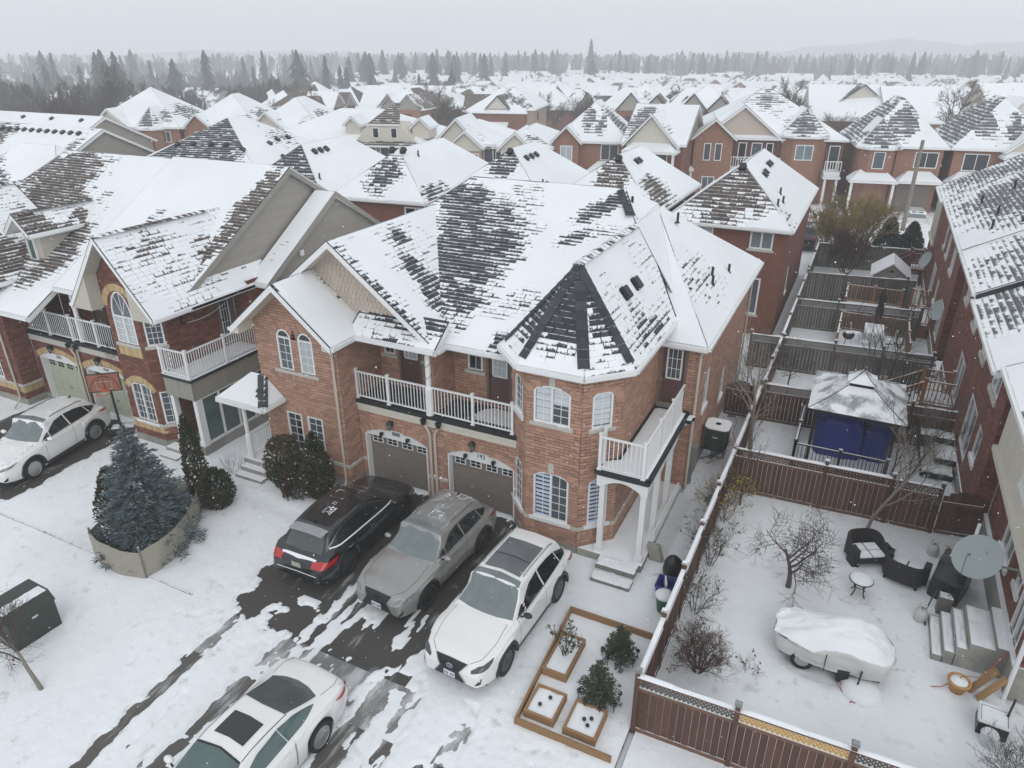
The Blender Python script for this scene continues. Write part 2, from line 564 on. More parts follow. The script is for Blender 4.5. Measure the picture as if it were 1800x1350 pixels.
 # ---------------------------------------------------------------- architecture helpers
CAMP=Vector((0,0,13.4))
class Frame:
 """a wall line seen from outside: u runs left to right, n points out"""
 def __init__(s,p0,p1):
  s.o=Vector((p0[0],p0[1],0))
  d=Vector((p1[0]-p0[0],p1[1]-p0[1],0))
  s.L=d.length
  s.d=d.normalized()
  s.n=Vector((s.d.y,-s.d.x,0))
 def p(s,u,z,out=0.0):
  return s.o+s.d*u+s.n*out+Vector((0,0,z))
 def box(s,mb,u0,u1,z0,z1,o0,o1,m=0,r=0.0):
  mb.obb(s.p(u0,z0,o1),s.d*(u1-u0),s.n*(o0-o1),Vector((0,0,z1-z0)),m,r)
class Hole:
 def __init__(s,u0,u1,z0,z1,rise=0.0):
  s.u0,s.u1,s.z0,s.z1,s.rise=u0,u1,z0,z1,rise
 def top(s,u):
  if s.rise<=0:
   return s.z1
  h=(s.u1-s.u0)/2
  t=(u-(s.u0+s.u1)/2)/h
  return s.z1+s.rise*math.sqrt(max(0.0,1-t*t))
 def span(s,z):
  if z<s.z0 or z>s.z1+s.rise:
   return None
  if z<=s.z1:
   return(s.u0,s.u1)
  h=(s.u1-s.u0)/2
  k=math.sqrt(max(0.0,1-((z-s.z1)/s.rise)**2))
  c=(s.u0+s.u1)/2
  return(c-h*k,c+h*k)
BE,BL=0.098,0.295
_bricks={}
def brick_meshes(mat):
 if mat not in _bricks:
  ms=[]
  for k in range(7):
   mb=MB()
   mb.bx(-BL/2+.007,BL/2-.007,-.016,0,-BE/2+.0085,BE/2-.0085,r=(k+.5)/7)
   ms.append(mb.mesh('brick',mat))
  _bricks[mat]=ms
 return _bricks[mat]
class Brickwork:
 """gathers the bricks of one house; the ones that show largest become objects"""
 def __init__(s,mat,mortar,limit=300,real=True):
  s.mat,s.mortar,s.limit,s.real=mat,mortar,limit,real
  s.cand=[]
  s.walls=[]
 def wall(s,parent,fr,z0,z1,holes=(),top=None,split=True):
  """top(u-limits at z) clips a gable; returns the wall part"""
  back=MB()
  rest=MB()
  rows=int(math.ceil((z1-z0)/BE))
  for j in range(rows):
   za=z0+j*BE
   zb=min(za+BE,z1)
   zm=(za+zb)/2
   lim=top(zm)if top else(0.0,fr.L)
   if not lim or lim[1]-lim[0]<.02:
    continue
   iv=[lim]
   for h in holes:
    sp=h.span(zm)
    if sp:
     nw=[]
     for a,b in iv:
      if sp[1]<=a or sp[0]>=b:
       nw.append((a,b))
      else:
       if sp[0]>a:
        nw.append((a,sp[0]))
       if sp[1]<b:
        nw.append((sp[1],b))
     iv=nw
   for a,b in iv:
    back.poly([fr.p(a,za,-.012),fr.p(b,za,-.012),fr.p(b,zb,-.012),fr.p(a,zb,-.012)])
    if not s.real:
     continue
    u=a-(BL/2 if j%2 else 0.0)-((a*0.37)%0.05)
    while u<b-.01:
     ua,ub=max(u,a),min(u+BL,b)
     if ub-ua>.03:
      full=(ub-ua)>BL-.002 and(zb-za)>BE-.002
      c=fr.p((ua+ub)/2,zm)
      if full and split:
       s.cand.append((c,fr,rest,len(s.walls)))
      else:
       s.emit(rest,fr,ua,ub,za,zb)
     u+=BL
  w=part(back,'wall',s.mortar,parent)
  s.walls.append((w,rest))
  return w
 def emit(s,mb,fr,ua,ub,za,zb,o=0.0):
  mb.obb(fr.p(ua+.007,za+.0085,o-.014),fr.d*(ub-ua-.014),fr.n*.014,Vector((0,0,zb-za-.017)),r=random.random()*.98+.01,skip=(2,))
 def finish(s):
  def score(t):
   c,fr,_,_=t
   v=CAMP-c
   d=v.length
   return max(0.0,v.normalized().dot(fr.n))/(d*d)
  s.cand.sort(key=score,reverse=True)
  ms=brick_meshes(s.mat)
  for k,(c,fr,rest,wi)in enumerate(s.cand):
   if k<s.limit and s.walls[wi][0]:
    piece(random.choice(ms),'brick',s.walls[wi][0],c+fr.n*.002,(0,0,math.atan2(fr.d.y,fr.d.x)))
   else:
    u=(c-fr.o).dot(fr.d)
    s.emit(rest,fr,u-BL/2,u+BL/2,c.z-BE/2,c.z+BE/2)
  for w,rest in s.walls:
   if w:
    part(rest,'brick',s.mat,w,kind='stuff')
  s.cand=[]
def soldier(parent,fr,u0,u1,z0,z1,mat,step=.098,out=.008,name='brick_course',label=None):
 """bricks on end in a row"""
 mb=MB()
 n=max(1,round((u1-u0)/step))
 w=(u1-u0)/n
 for k in range(n):
  fr.box(mb,u0+k*w+.006,u0+(k+1)*w-.006,z0+.006,z1-.006,-.006,out,r=random.random())
 return part(mb,name,mat,parent,label=label)
def arch_bricks(parent,fr,h,mat,depth=.26,out=.010,pad=0.02,step=.095,key=None):
 """voussoirs round the head of an opening (h: Hole); flat heads get a soldier row"""
 mb=MB()
 c=(h.u0+h.u1)/2
 w=(h.u1-h.u0)/2
 if h.rise<=0:
  return soldier(parent,fr,h.u0-.1,h.u1+.1,h.z1,h.z1+depth,mat,name='brick_arch')
 rad=(w*w+h.rise*h.rise)/(2*h.rise)
 cz=h.z1+h.rise-rad
 ext=math.asin(min(1.0,(w+.10)/rad))if h.rise<w*.95 else PI/2
 n=max(3,round(2*ext*(rad+depth/2)/step))
 for k in range(n):
  t0=-ext+2*ext*(k+.06)/n
  t1=-ext+2*ext*(k+.94)/n
  q=[]
  for t,rr in((t0,rad+pad),(t1,rad+pad),(t1,rad+depth),(t0,rad+depth)):
   q.append(fr.p(c+rr*math.sin(t),cz+rr*math.cos(t),out))
  if key and abs((t0+t1)/2)<ext*1.2/n:
   continue
  mb.prism([x for x in q],-fr.n*.02,r=random.random())
 o=part(mb,'brick_arch',mat,parent)
 if key:
  kb=MB()
  fr.box(kb,c-.085,c+.085,h.z1+h.rise+.01,h.z1+h.rise+depth+.05,-.01,out+.012)
  part(kb,'keystone','stone_sill',parent)
 return o
def bar(mb,fr,a,b,w,o0,o1,m=0):
 """a straight frame member between (u,z) points a and b, width w"""
 d=Vector((b[0]-a[0],b[1]-a[1]))
 if d.length<1e-6:
  return
 q=Vector((-d.y,d.x)).normalized()*(w/2)
 P=[(a[0]-q.x,a[1]-q.y),(b[0]-q.x,b[1]-q.y),(b[0]+q.x,b[1]+q.y),(a[0]+q.x,a[1]+q.y)]
 mb.prism([fr.p(x,z,o1)for x,z in P],fr.n*(o0-o1))
def window(parent,fr,h,sashes=1,nx=2,nz=4,glass='glass_dark',frame='white_trim',recess=.05,fw=.055,sill=True,blind=None,sill_h=.11,sill_mat='stone_sill',fan=False,glasses=None,muntin='white_trim',transom=None):
 """frame > pane, muntin, blind; sill is a part beside it"""
 o1,o0=-recess+.05,-recess-.04
 mb=MB()
 u0,u1,z0,z1=h.u0,h.u1,h.z0,h.z1
 bar(mb,fr,(u0+fw/2,z0),(u0+fw/2,z1),fw,o0,o1)
 bar(mb,fr,(u1-fw/2,z0),(u1-fw/2,z1),fw,o0,o1)
 bar(mb,fr,(u0+fw,z0+fw/2),(u1-fw,z0+fw/2),fw,o0,o1)
 arc=[]
 if h.rise>0:
  k=12
  c,w=(u0+u1)/2,(u1-u0)/2
  for i in range(k+1):
   t=PI-PI*i/k
   arc.append((c+w*math.cos(t),z1+h.rise*math.sin(t)))
  for i in range(k):
   a,b=arc[i],arc[i+1]
   ia=(c+(a[0]-c)*(1-fw/w),z1+(a[1]-z1)*(1-fw/max(h.rise,.12)))
   ib=(c+(b[0]-c)*(1-fw/w),z1+(b[1]-z1)*(1-fw/max(h.rise,.12)))
   mb.prism([fr.p(x,z,o1)for x,z in(ia,a,b,ib)][::-1],fr.n*(o0-o1))
 else:
  bar(mb,fr,(u0+fw,z1-fw/2),(u1-fw,z1-fw/2),fw,o0,o1)
 if transom or(fan and h.rise>0):
  bar(mb,fr,(u0+fw,z1),(u1-fw,z1),fw,o0,o1)
 W=(u1-u0-2*fw)
 for k in range(1,sashes):
  x=u0+fw+W*k/sashes
  bar(mb,fr,(x,z0+fw),(x,z1 if(fan or transom)else h.top(x)-fw*.5),fw*1.1,o0,o1+.004)
  # sloping returns of the opening
 for x,s in((u0,1),(u1,-1)):
  mb.poly([fr.p(x+.001*s,z0,0),fr.p(x+.001*s,z0,-.1),fr.p(x+.001*s,z1,-.1),fr.p(x+.001*s,z1,0)][::s])
 wo=part(mb,'window',frame,parent)
 for k in range(sashes):
  a=u0+fw+W*k/sashes+(fw*.5 if k else 0)
  b=u0+fw+W*(k+1)/sashes-(fw*.5 if k<sashes-1 else 0)
  gl=MB()
  N=8
  zt=[(z1-fw*.4 if(fan or transom or h.rise<=0)else h.top(a+(b-a)*i/N)-fw*.4)for i in range(N+1)]
  zt=[max(z,z1-fw)for z in zt]
  gm=(glasses[k]if glasses else glass)
  gl.poly([fr.p(a,z0+fw*.9,-recess)]+[fr.p(b,z0+fw*.9,-recess)]+[fr.p(a+(b-a)*i/N,zt[i],-recess)for i in range(N,-1,-1)])
  part(gl,'pane',gm,wo)
  mn=MB()
  for i in range(1,nx):
   x=a+(b-a)*i/nx
   bar(mn,fr,(x,z0+fw),(x,zt[int(N*i/nx)]),.017,-recess+.001,-recess+.014)
  for j in range(1,nz):
   z=z0+fw+(z1-z0-fw)*j/nz
   bar(mn,fr,(a,z),(b,z),.017,-recess+.001,-recess+.012)
  part(mn,'muntin',muntin,wo)
  if blind and blind[k]:
   bm,n,frac,duty=blind[k]
   bl=MB()
   zb=z1-(z1-z0)*frac
   for j in range(n):
    za=zb+(h.top((a+b)/2)-fw-zb)*j/n
    zc=za+(h.top((a+b)/2)-fw-zb)/n*duty
    fr.box(bl,a+.015,b-.015,za,zc,-recess+.002,-recess+.0075)
   part(bl,'blind',bm,wo)
 if fan and h.rise>0:
  gl=MB()
  gl.poly([fr.p(x,z,-recess)for x,z in[(u1-fw,z1+fw*.4)]+[((u0+u1)/2+(x-(u0+u1)/2)*.93,z1+(z-z1)*.93)for x,z in arc[1:-1][::-1]]+[(u0+fw,z1+fw*.4)]][::1])
  part(gl,'pane',fan if isinstance(fan,str)else glass,wo)
  mn=MB()
  c,w=(u0+u1)/2,(u1-u0)/2
  if h.rise>w*.7 and w>.4:
   for t in(.3,.5,.7):
    bar(mn,fr,(c,z1+.03),(c+.92*w*math.cos(PI*t),z1+.92*h.rise*math.sin(PI*t)),.02,-recess+.001,-recess+.014)
  part(mn,'muntin',muntin,wo)
 if sill:
  sb=MB()
  fr.box(sb,u0-.10,u1+.10,z0-sill_h,z0-.004,-.03,.055)
  part(sb,'window_sill',sill_mat,parent)
 return wo
def door(parent,fr,u0,u1,z0,z1,glass_frac=.45,mat='door_maroon',nx=3,nz=3,recess=.06,glass='glass_curtain',frame='frame_brown'):
 mb=MB()
 for a,b in(((u0,z0),(u0,z1)),((u1,z0),(u1,z1)),((u0-.04,z1),(u1+.04,z1))):
  bar(mb,fr,a,b,.08,-.1,.02)
 fo=part(mb,'door_frame',frame,parent)
 d=MB()
 fr.box(d,u0+.04,u1-.04,z0,z1-.04,-recess-.04,-recess)
 do=part(d,'door',mat,parent)
 a,b=u0+.16,u1-.16
 zt=z1-.16
 zb=zt-(z1-z0)*glass_frac
 w=MB()
 for p,q in(((a,zb),(a,zt)),((b,zb),(b,zt)),((a-.02,zb),(b+.02,zb)),((a-.02,zt),(b+.02,zt))):
  bar(w,fr,p,q,.05,-recess-.01,-recess+.02)
 for i in range(1,nx):
  bar(w,fr,(a+(b-a)*i/nx,zb),(a+(b-a)*i/nx,zt),.018,-recess,-recess+.014)
 for j in range(1,nz):
  bar(w,fr,(a,zb+(zt-zb)*j/nz),(b,zb+(zt-zb)*j/nz),.018,-recess,-recess+.012)
 part(w,'door_light','white_trim',do)
 g=MB()
 g.poly([fr.p(a,zb,-recess+.004),fr.p(b,zb,-recess+.004),fr.p(b,zt,-recess+.004),fr.p(a,zt,-recess+.004)])
 part(g,'pane',glass,do)
 k=MB()
 k.rbox(fr.p(u0+.11,z0+.95,-recess+.04),(.05,.05,.05))
 part(k,'handle','black_metal',do)
 return do
_bal={}
def railing(parent,a,b,z,h=1.0,mat='white_trim',step=.112,posts=(0.0,1.0),balr=.011,post_w=.075,name='railing'):
 """posts and rails in one part, each baluster a sub-part"""
 a,b=Vector((a[0],a[1],0)),Vector((b[0],b[1],0))
 d=b-a
 L=d.length
 ang=math.atan2(d.y,d.x)
 d=d/L
 mb=MB()
 for zz,hh,w in((z+h-.03,.045,.06),(z+.09,.04,.045)):
  mb.rbox(a+d*(L/2)+Vector((0,0,zz)),(L,w,hh),ang)
 for t in posts:
  p=a+d*(L*t)
  mb.rbox(p+Vector((0,0,z+(h+.05)/2)),(post_w,post_w,h+.05),ang)
  mb.rbox(p+Vector((0,0,z+h+.065)),(post_w+.035,post_w+.035,.03),ang)
  mb.rbox(p+Vector((0,0,z+.02)),(post_w+.05,post_w+.05,.04),ang)
 ro=part(mb,name,mat,parent)
 key=(mat,round(h,2),balr)
 if key not in _bal:
  bb=MB()
  bb.bx(-balr,balr,-balr,balr,.11,h-.05)
  _bal[key]=bb.mesh('baluster',mat)
 n=int(L/step)
 for i in range(1,n):
  t=i/n
  if any(abs(t-q)*L<post_w*.8 for q in posts):
   continue
  p=a+d*(L*t)
  piece(_bal[key],'baluster',ro,(p.x,p.y,z),(0,0,ang))
 return ro
 # ---------------------------------------------------------------- roofs
def clip3(poly,f):
 out=[]
 for i in range(len(poly)):
  p,q=poly[i],poly[(i+1)%len(poly)]
  a,b=f(p),f(q)
  if a>=0:
   out.append(p)
  if(a>=0)!=(b>=0):
   t=a/(a-b)
   out.append(p+(q-p)*t)
 return out
def clip2(poly,k,lim,sign):
 out=[]
 n=len(poly)
 for i in range(n):
  p,q=poly[i],poly[(i+1)%n]
  a,b=sign*(p[k]-lim),sign*(q[k]-lim)
  if a>=0:
   out.append(p)
  if(a>=0)!=(b>=0):
   t=a/(a-b)
   out.append((p[0]+(q[0]-p[0])*t,p[1]+(q[1]-p[1])*t))
 return out
def parea(p):
 return 0.5*abs(sum(p[i][0]*p[(i+1)%len(p)][1]-p[(i+1)%len(p)][0]*p[i][1]for i in range(len(p))))
class Roof:
 """shingle courses laid plane by plane, with the snow lying over them"""
 def __init__(s,parent,shingle='shingle_dark',fascia='white_trim',e=.165,w=.30,limit=300,snow_cell=.24,gutter=True,thick=.012,rs=1):
  s.parent,s.sh,s.fa,s.e,s.w,s.limit,s.cell=parent,shingle,fascia,e,w,limit,snow_cell
  s.gutter,s.thick=gutter,thick
  s.base,s.fascia,s.rest,s.snow,s.caps=MB(),MB(),MB(),MB(),[]
  s.cand=[]
  s.planes=[]
  s.rnd=random.Random(rs)
 def amount(s,wp,st,base,spots,amp):
  f=base+amp*fbm(wp[0]*.42,wp[1]*.42,wp[2]*.42+3.1,3)
  for q in spots:
   cs,ct,rs,rt,k=q[:5]
   dx,dy=st[0]-cs,st[1]-ct
   if len(q)>5:
    c,sn=math.cos(q[5]),math.sin(q[5])
    dx,dy=dx*c+dy*sn,-dx*sn+dy*c
   d=math.sqrt((dx/rs)**2+(dy/rt)**2)
   d+=.25*fbm(wp[0]*.9,wp[1]*.9,wp[2]+9.2,3)
   f-=k*(1-sstep(.15,1.25,d))
  return min(1.0,max(0.0,f))
 def face(s,poly,base=.97,spots=(),amp=.10,foot=None,lift=0.0,floor=.34):
  poly=[Vector(p)for p in poly]
  n=Vector((0,0,0))
  for i in range(len(poly)):
   p,q=poly[i],poly[(i+1)%len(poly)]
   n+=Vector(((p.y-q.y)*(p.z+q.z),(p.z-q.z)*(p.x+q.x),(p.x-q.x)*(p.y+q.y)))
  n.normalize()
  if n.z<0:
   n=-n
   poly=poly[::-1]
  v=(Vector((0,0,1))-n*n.z).normalized()
  u=v.cross(n)
  o=min(poly,key=lambda p:p.z)
  q2=[((p-o).dot(u),(p-o).dot(v))for p in poly]
  u0,u1=min(x for x,_ in q2),max(x for x,_ in q2)
  v1=max(y for _,y in q2)
  # deck and its underside
  s.base.poly([p-n*.004 for p in poly])
  s.fascia.poly([p-Vector((0,0,.16))for p in poly[::-1]])
  zmin=min(p.z for p in poly)
  for i in range(len(poly)):
   p,q=poly[i],poly[(i+1)%len(poly)]
   flat=abs(p.z-q.z)<.02 and p.z<zmin+.05
   onb=False
   if foot is not None and not flat:
    for k in range(len(foot)):
     a,b=Vector((*foot[k][:2],0)),Vector((*foot[(k+1)%len(foot)][:2],0))
     dd=(b-a).normalized()
     if all(abs((Vector((r.x,r.y,0))-a).cross(dd).z)<.02 for r in(p,q)):
      onb=True
   if flat or onb:
    d=(q-p)
    L=d.length
    if L<.05:
     continue
    outw=Vector((d.y,-d.x,0)).normalized()
    hgt=.17 if flat else.20
    s.fascia.obb(p+Vector((0,0,-hgt))+outw*.003,d,outw*.022,Vector((0,0,hgt+.012)))
    if flat and s.gutter:
     s.fascia.obb(p+Vector((0,0,-.115))+outw*.025,d,outw*.085,Vector((0,0,.11)))
    if onb and not flat:
     s.base.obb(p+Vector((0,0,.012)),d,outw*.03,Vector((0,0,.022)))
     # courses
  ar={}
  rows=int(math.ceil(v1/s.e))
  for j in range(rows):
   va,vb=j*s.e,(j+1)*s.e
   strip=clip2(clip2(q2,1,va,1),1,vb,-1)
   if len(strip)<3:
    continue
   sa,sb=min(x for x,_ in strip),max(x for x,_ in strip)
   x=u0-s.rnd.random()*s.w
   while x<sb:
    ww=s.w*(.75+.6*s.rnd.random())
    xa,xb=x,x+ww
    x=xb
    if xb<sa+.01:
     continue
    cl=clip2(clip2(strip,0,xa,1),0,xb,-1)
    if len(cl)<3 or parea(cl)<.002:
     continue
    full=parea(cl)>.995*ww*s.e
    cu=sum(p[0]for p in cl)/len(cl)
    cv=sum(p[1]for p in cl)/len(cl)
    wp=o+u*cu+v*cv
    am=s.amount(wp,((cu-u0)/(u1-u0),cv/v1),base,spots,amp)
    if 0.02<am<.98:
     am=min(1.0,max(0.0,max(am,floor)+(s.rnd.random()-.5)*.36))
    elif am<=.02:
     am=floor+(s.rnd.random()-.5)*.3
    rr=s.rnd.random()
    if full:
     s.cand.append((wp,o,u,v,n,xa+.004,xb-.004,va,vb,am,rr,lift))
    else:
     pts,uv=[],[]
     for a,b in cl:
      h=s.thick*(1.35-(b-va)/s.e)+lift
      pts.append(o+u*a+v*b+n*h)
      uv.append(((a-xa)/ww,(b-va)/s.e))
     s.rest.poly(pts,0,am,rr,uv)
     if min(b for _,b in cl)<va+.002:
      e=[p for p in cl if p[1]<va+.002]
      if len(e)>=2:
       a,b=min(e),max(e)
       P=o+u*a[0]+v*va
       Q=o+u*b[0]+v*va
       s.rest.poly([P,Q,Q+n*(s.thick*1.35+lift),P+n*(s.thick*1.35+lift)],0,am,rr,[(0,0)]*4)
       # snow lying over it
  c=s.cell
  nu,nv=int((u1-u0)/c)+2,int(v1/c)+2
  fld={}
  def hf(a,b):
   k=(round(a,3),round(b,3))
   if k not in fld:
    wp=o+u*a+v*b
    f=s.amount(wp,((a-u0)/(u1-u0),b/v1),base,spots,amp)
    fld[k]=f
   f=fld[k]
   return-.02+.062*sstep(.66,.98,f)
  for j in range(nv):
   for i in range(nu):
    xa,ya=u0+i*c,j*c
    cl=clip2(clip2(clip2(clip2(q2,0,xa,1),0,xa+c,-1),1,ya,1),1,ya+c,-1)
    if len(cl)<3:
     continue
    hs=[hf(a,b)for a,b in cl]
    if max(hs)<.008:
     continue
    s.snow.poly([o+u*a+v*b+n*(h+lift)for(a,b),h in zip(cl,hs)])
  return poly
 def hip(s,foot,planes,spots=None,base=None,amp=None,floor=.34):
  """foot: convex outline in XY; planes: (a,b,c) with z = a x + b y + c; the lowest plane rules"""
  spots=spots or{}
  base=base or{}
  amp=amp or{}
  res=[]
  for i,(a,b,c)in enumerate(planes):
   poly=[Vector((x,y,a*x+b*y+c))for x,y in foot]
   for j,(a2,b2,c2)in enumerate(planes):
    if j==i or len(poly)<3:
     continue
    poly=clip3(poly,lambda p:(a2*p.x+b2*p.y+c2)-(a*p.x+b*p.y+c)+1e-7)
   pp=[]
   for p in poly:
    if not pp or(p-pp[-1]).length>.02:
     pp.append(p)
   if len(pp)>2 and(pp[0]-pp[-1]).length<.02:
    pp.pop()
   if len(pp)<3:
    continue
   s.face(pp,base.get(i,base.get('all',.97)),spots.get(i,()),amp.get(i,amp.get('all',.10)),foot,floor=floor)
   res.append(pp)
  return res
 def ridge(s,a,b,snowy=0.9):
  """overlapping cap shingles along a hip or ridge"""
  a,b=Vector(a),Vector(b)
  d=b-a
  L=d.length
  d.normalize()
  side=Vector((d.y,-d.x,0)).normalized()
  up=side.cross(d)
  if up.z<0:
   up=-up
  cap=MB()
  s.caps.append(cap)
  n=max(1,int(L/.26))
  for k in range(n):
   p,q=a+d*(L*k/n),a+d*(L*(k+1)/n+.03)
   h0,h1=.052,.034
   am=min(1.0,max(0.0,snowy+(s.rnd.random()-.5)*.5))
   r=s.rnd.random()
   for sg in(1,-1):
    w=side*(.16*sg)-up*.055
    quad=[p+up*h0,q+up*h1,q+w+up*h1,p+w+up*h0]
    if sg<0:
     quad=quad[::-1]
    cap.poly(quad,0,am,r,[(0,0),(0,1),(1,1),(1,0)])
 def done(s,snow_name='snow_cover'):
  ro=part(s.base,'roof',s.sh,s.parent)
  if ro is None:
   return None
  part(s.fascia,'fascia',s.fa,s.parent)
  def score(t):
   wp,n,am=t[0],t[4],t[9]
   vv=CAMP-wp
   d=vv.length
   return max(0.0,vv.normalized().dot(n))/(d*d)*(1.0 if am<.72 else.02)
  s.cand.sort(key=score,reverse=True)
  cache={}
  for k,(wp,o,u,v,n,xa,xb,va,vb,am,rr,lift)in enumerate(s.cand):
   t0,t1=s.thick*1.35+lift,s.thick*.35+lift
   if k<s.limit and am<.9:
    wq=min(5,int((xb-xa)/s.w*5))
    key=(min(5,int(am*7)),wq,int(rr*3))
    if key not in cache:
     mb=MB()
     ww=s.w*(wq+.5)/5-.004
     a_=(key[0]+.5)/7
     r_=(key[2]+.5)/3
     p=[(-ww/2,-s.e/2),(ww/2,-s.e/2),(ww/2,s.e/2),(-ww/2,s.e/2)]
     hh=[s.thick*1.35,s.thick*1.35,s.thick*.35,s.thick*.35]
     top=[Vector((x,y,h))for(x,y),h in zip(p,hh)]
     bot=[Vector((x,y,-.004))for x,y in p]
     mb.poly(top,0,a_,r_,[(0,0),(1,0),(1,1),(0,1)])
     mb.poly(bot[::-1],0,a_,r_,[(0,0)]*4)
     for i in range(4):
      i2=(i+1)%4
      mb.poly([bot[i],bot[i2],top[i2],top[i]],0,a_,r_,[(0,0)]*4)
     cache[key]=mb.mesh('shingle',s.sh)
    c=o+u*((xa+xb)/2)+v*((va+vb)/2)+n*lift
    piece(cache[key],'shingle',ro,c,Matrix((u,v,n)).transposed().to_euler())
    continue
   A,B=o+u*xa+v*va,o+u*xb+v*va
   Cc,D=o+u*xb+v*vb,o+u*xa+v*vb
   s.rest.poly([A+n*t0,B+n*t0,Cc+n*t1,D+n*t1],0,am,rr,[(0,0),(1,0),(1,1),(0,1)])
   if am<.985:
    s.rest.poly([A,B,B+n*t0,A+n*t0],0,am,rr,[(0,0)]*4)
  part(s.rest,'shingle',s.sh,ro,kind='stuff')
  for cap in s.caps:
   part(cap,'ridge_cap',s.sh,ro)
  part(s.snow,snow_name,'snow_roof',ro,kind='stuff')
  return ro
def plane(p,gx,gy):
 """roof plane through p with slopes gx, gy"""
 return(gx,gy,p[2]-gx*p[0]-gy*p[1])
def vent(parent,p,n,up,big=1.0):
 """a low black roof vent"""
 n,up=Vector(n).normalized(),Vector(up).normalized()
 sd=up.cross(n)
 mb=MB()
 c=Vector(p)
 for w,l,h0,h1 in((.20,.22,0,.02),(.15,.17,.02,.12),(.17,.20,.12,.16)):
  w,l,h0,h1=w*big,l*big,h0*big,h1*big
  q=[c+sd*(sx*w)+up*(sy*l)+n*h0 for sx,sy in((-1,-.8),(-.7,-1),(.7,-1),(1,-.8),(1,.8),(.7,1),(-.7,1),(-1,.8))]
  mb.prism(q,n*(h1-h0))
 return part(mb,'roof_vent','vent_black',parent)
def stack(parent,p,h=.35,r=.05):
 mb=MB()
 mb.tube([Vector(p),Vector(p)+Vector((0,0,h))],r,8)
 mb.tube([Vector(p)+Vector((0,0,-.02)),Vector(p)+Vector((0,0,.05))],[r*2.2,r*1.1],8)
 return part(mb,'vent_pipe','vent_black',parent)
def downpipe(parent,pts,r=.042,mat='cream_pipe',name='downpipe'):
 mb=MB()
 mb.tube(pts,r,6)
 return part(mb,name,mat,parent)
def lantern(parent,p,n):
 p,n=Vector(p),Vector(n)
 mb=MB()
 mb.rbox(p+n*.02,(.1,.1,.16),math.atan2(n.y,n.x))
 mb.tube([p+n*.03+Vector((0,0,.05)),p+n*.13+Vector((0,0,.10))],.012,5)
 c=p+n*.14
 mb.lathe(c,[(.015,-.22),(.05,-.17),(.055,-.16)],8)
 mb.lathe(c,[(.115,.02),(.10,.05),(.02,.14),(.012,.18)],8)
 for k in range(6):
  t=k*PI/3
  mb.tube([c+Vector((.05*math.cos(t),.05*math.sin(t),-.16)),c+Vector((.085*math.cos(t),.085*math.sin(t),.03))],.007,4)
 o=part(mb,'wall_lantern','black_metal',parent)
 g=MB()
 g.lathe(c,[(.046,-.155),(.078,.015)],6)
 part(g,'lantern_glass','glass_sky',o)
 return o
def garage_door(parent,fr,u0,u1,z0,zs,rise,mat,rec=.24,lights=4,number=None,panel_mat=None):
 """recessed sectional door: panels, a row of four-light windows, jambs and arched head"""
 j=MB()
 for x,s in((u0,1),(u1,-1)):
  j.obb(fr.p(x,z0,0.004),fr.d*(.045*s),-fr.n*rec,Vector((0,0,zs-z0)))
 N=10
 h=Hole(u0,u1,z0,zs,rise)
 for i in range(N):
  a,b=u0+(u1-u0)*i/N,u0+(u1-u0)*(i+1)/N
  za,zb=h.top(a+.001),h.top(b-.001)
  zh=z0+(zs-z0)*.965
  j.poly([fr.p(a,zh,-.06),fr.p(b,zh,-.06),fr.p(b,zb,-.06),fr.p(a,za,-.06)])
  j.poly([fr.p(a,zh,-.06),fr.p(a,zh,-rec),fr.p(b,zh,-rec),fr.p(b,zh,-.06)])
 part(j,'door_frame','white_trim',parent)
 d=MB()
 H=(zs-z0)*.965
 k=4
 for i in range(k):
  za,zb=z0+H*i/k,z0+H*(i+1)/k
  fr.box(d,u0+.045,u1-.045,za+.006,zb-.006,-rec-.03,-rec)
  W=(u1-u0-.09)
  if i<k-1:
   for q in range(4):
    a=u0+.045+W*(q+.12)/4
    b=u0+.045+W*(q+.88)/4
    fr.box(d,a,b,za+.12,zb-.12,-rec,-rec+.012)
    fr.box(d,a+.05,b-.05,za+.17,zb-.17,-rec,-rec+.02)
 do=part(d,'garage_door',mat,parent)
 za,zb=z0+H*.75,z0+H
 W=(u1-u0-.09)
 for q in range(lights):
  a=u0+.045+W*(q+.14)/lights
  b=u0+.045+W*(q+.86)/lights
  f=MB()
  zz0,zz1=za+.10,zb-.06
  fr.box(f,a,b,zz0,zz1,-rec,-rec+.018)
  fo=part(f,'door_light',panel_mat or 'white_trim',do)
  g=MB()
  for sx in(0,1):
   for sz in(0,1):
    x0=a+.035+(b-a-.05)*sx/2
    y0=zz0+.03+(zz1-zz0-.045)*sz/2
    fr.box(g,x0,x0+(b-a)/2-.05,y0,y0+(zz1-zz0)/2-.045,-rec+.01,-rec+.021)
  part(g,'pane','glass_dark',fo)
 hd=MB()
 hd.rbox(fr.p((u0+u1)/2,z0+H*.36,-rec+.03),(.13,.03,.05),math.atan2(fr.d.y,fr.d.x))
 part(hd,'handle','grey_metal',do)
 return do
def text_part(parent,txt,p,n,size,mat,name='house_number'):
 cu=bpy.data.curves.new(name,'FONT')
 cu.body=txt
 cu.size=size
 cu.extrude=.006
 cu.align_x='CENTER'
 cu.align_y='CENTER'
 cu.materials.append(M[mat])
 tmp=bpy.data.objects.new('tmp',cu)
 COL.objects.link(tmp)
 bpy.context.view_layer.update()
 me=bpy.data.meshes.new_from_object(tmp)
 bpy.data.objects.remove(tmp)
 o=bpy.data.objects.new(name,me)
 COL.objects.link(o)
 o.parent=parent
 n=Vector(n)
 o.location=Vector(p)-ORG[parent]
 o.rotation_euler=(PI/2,0,math.atan2(n.y,n.x)+PI/2)
 return o
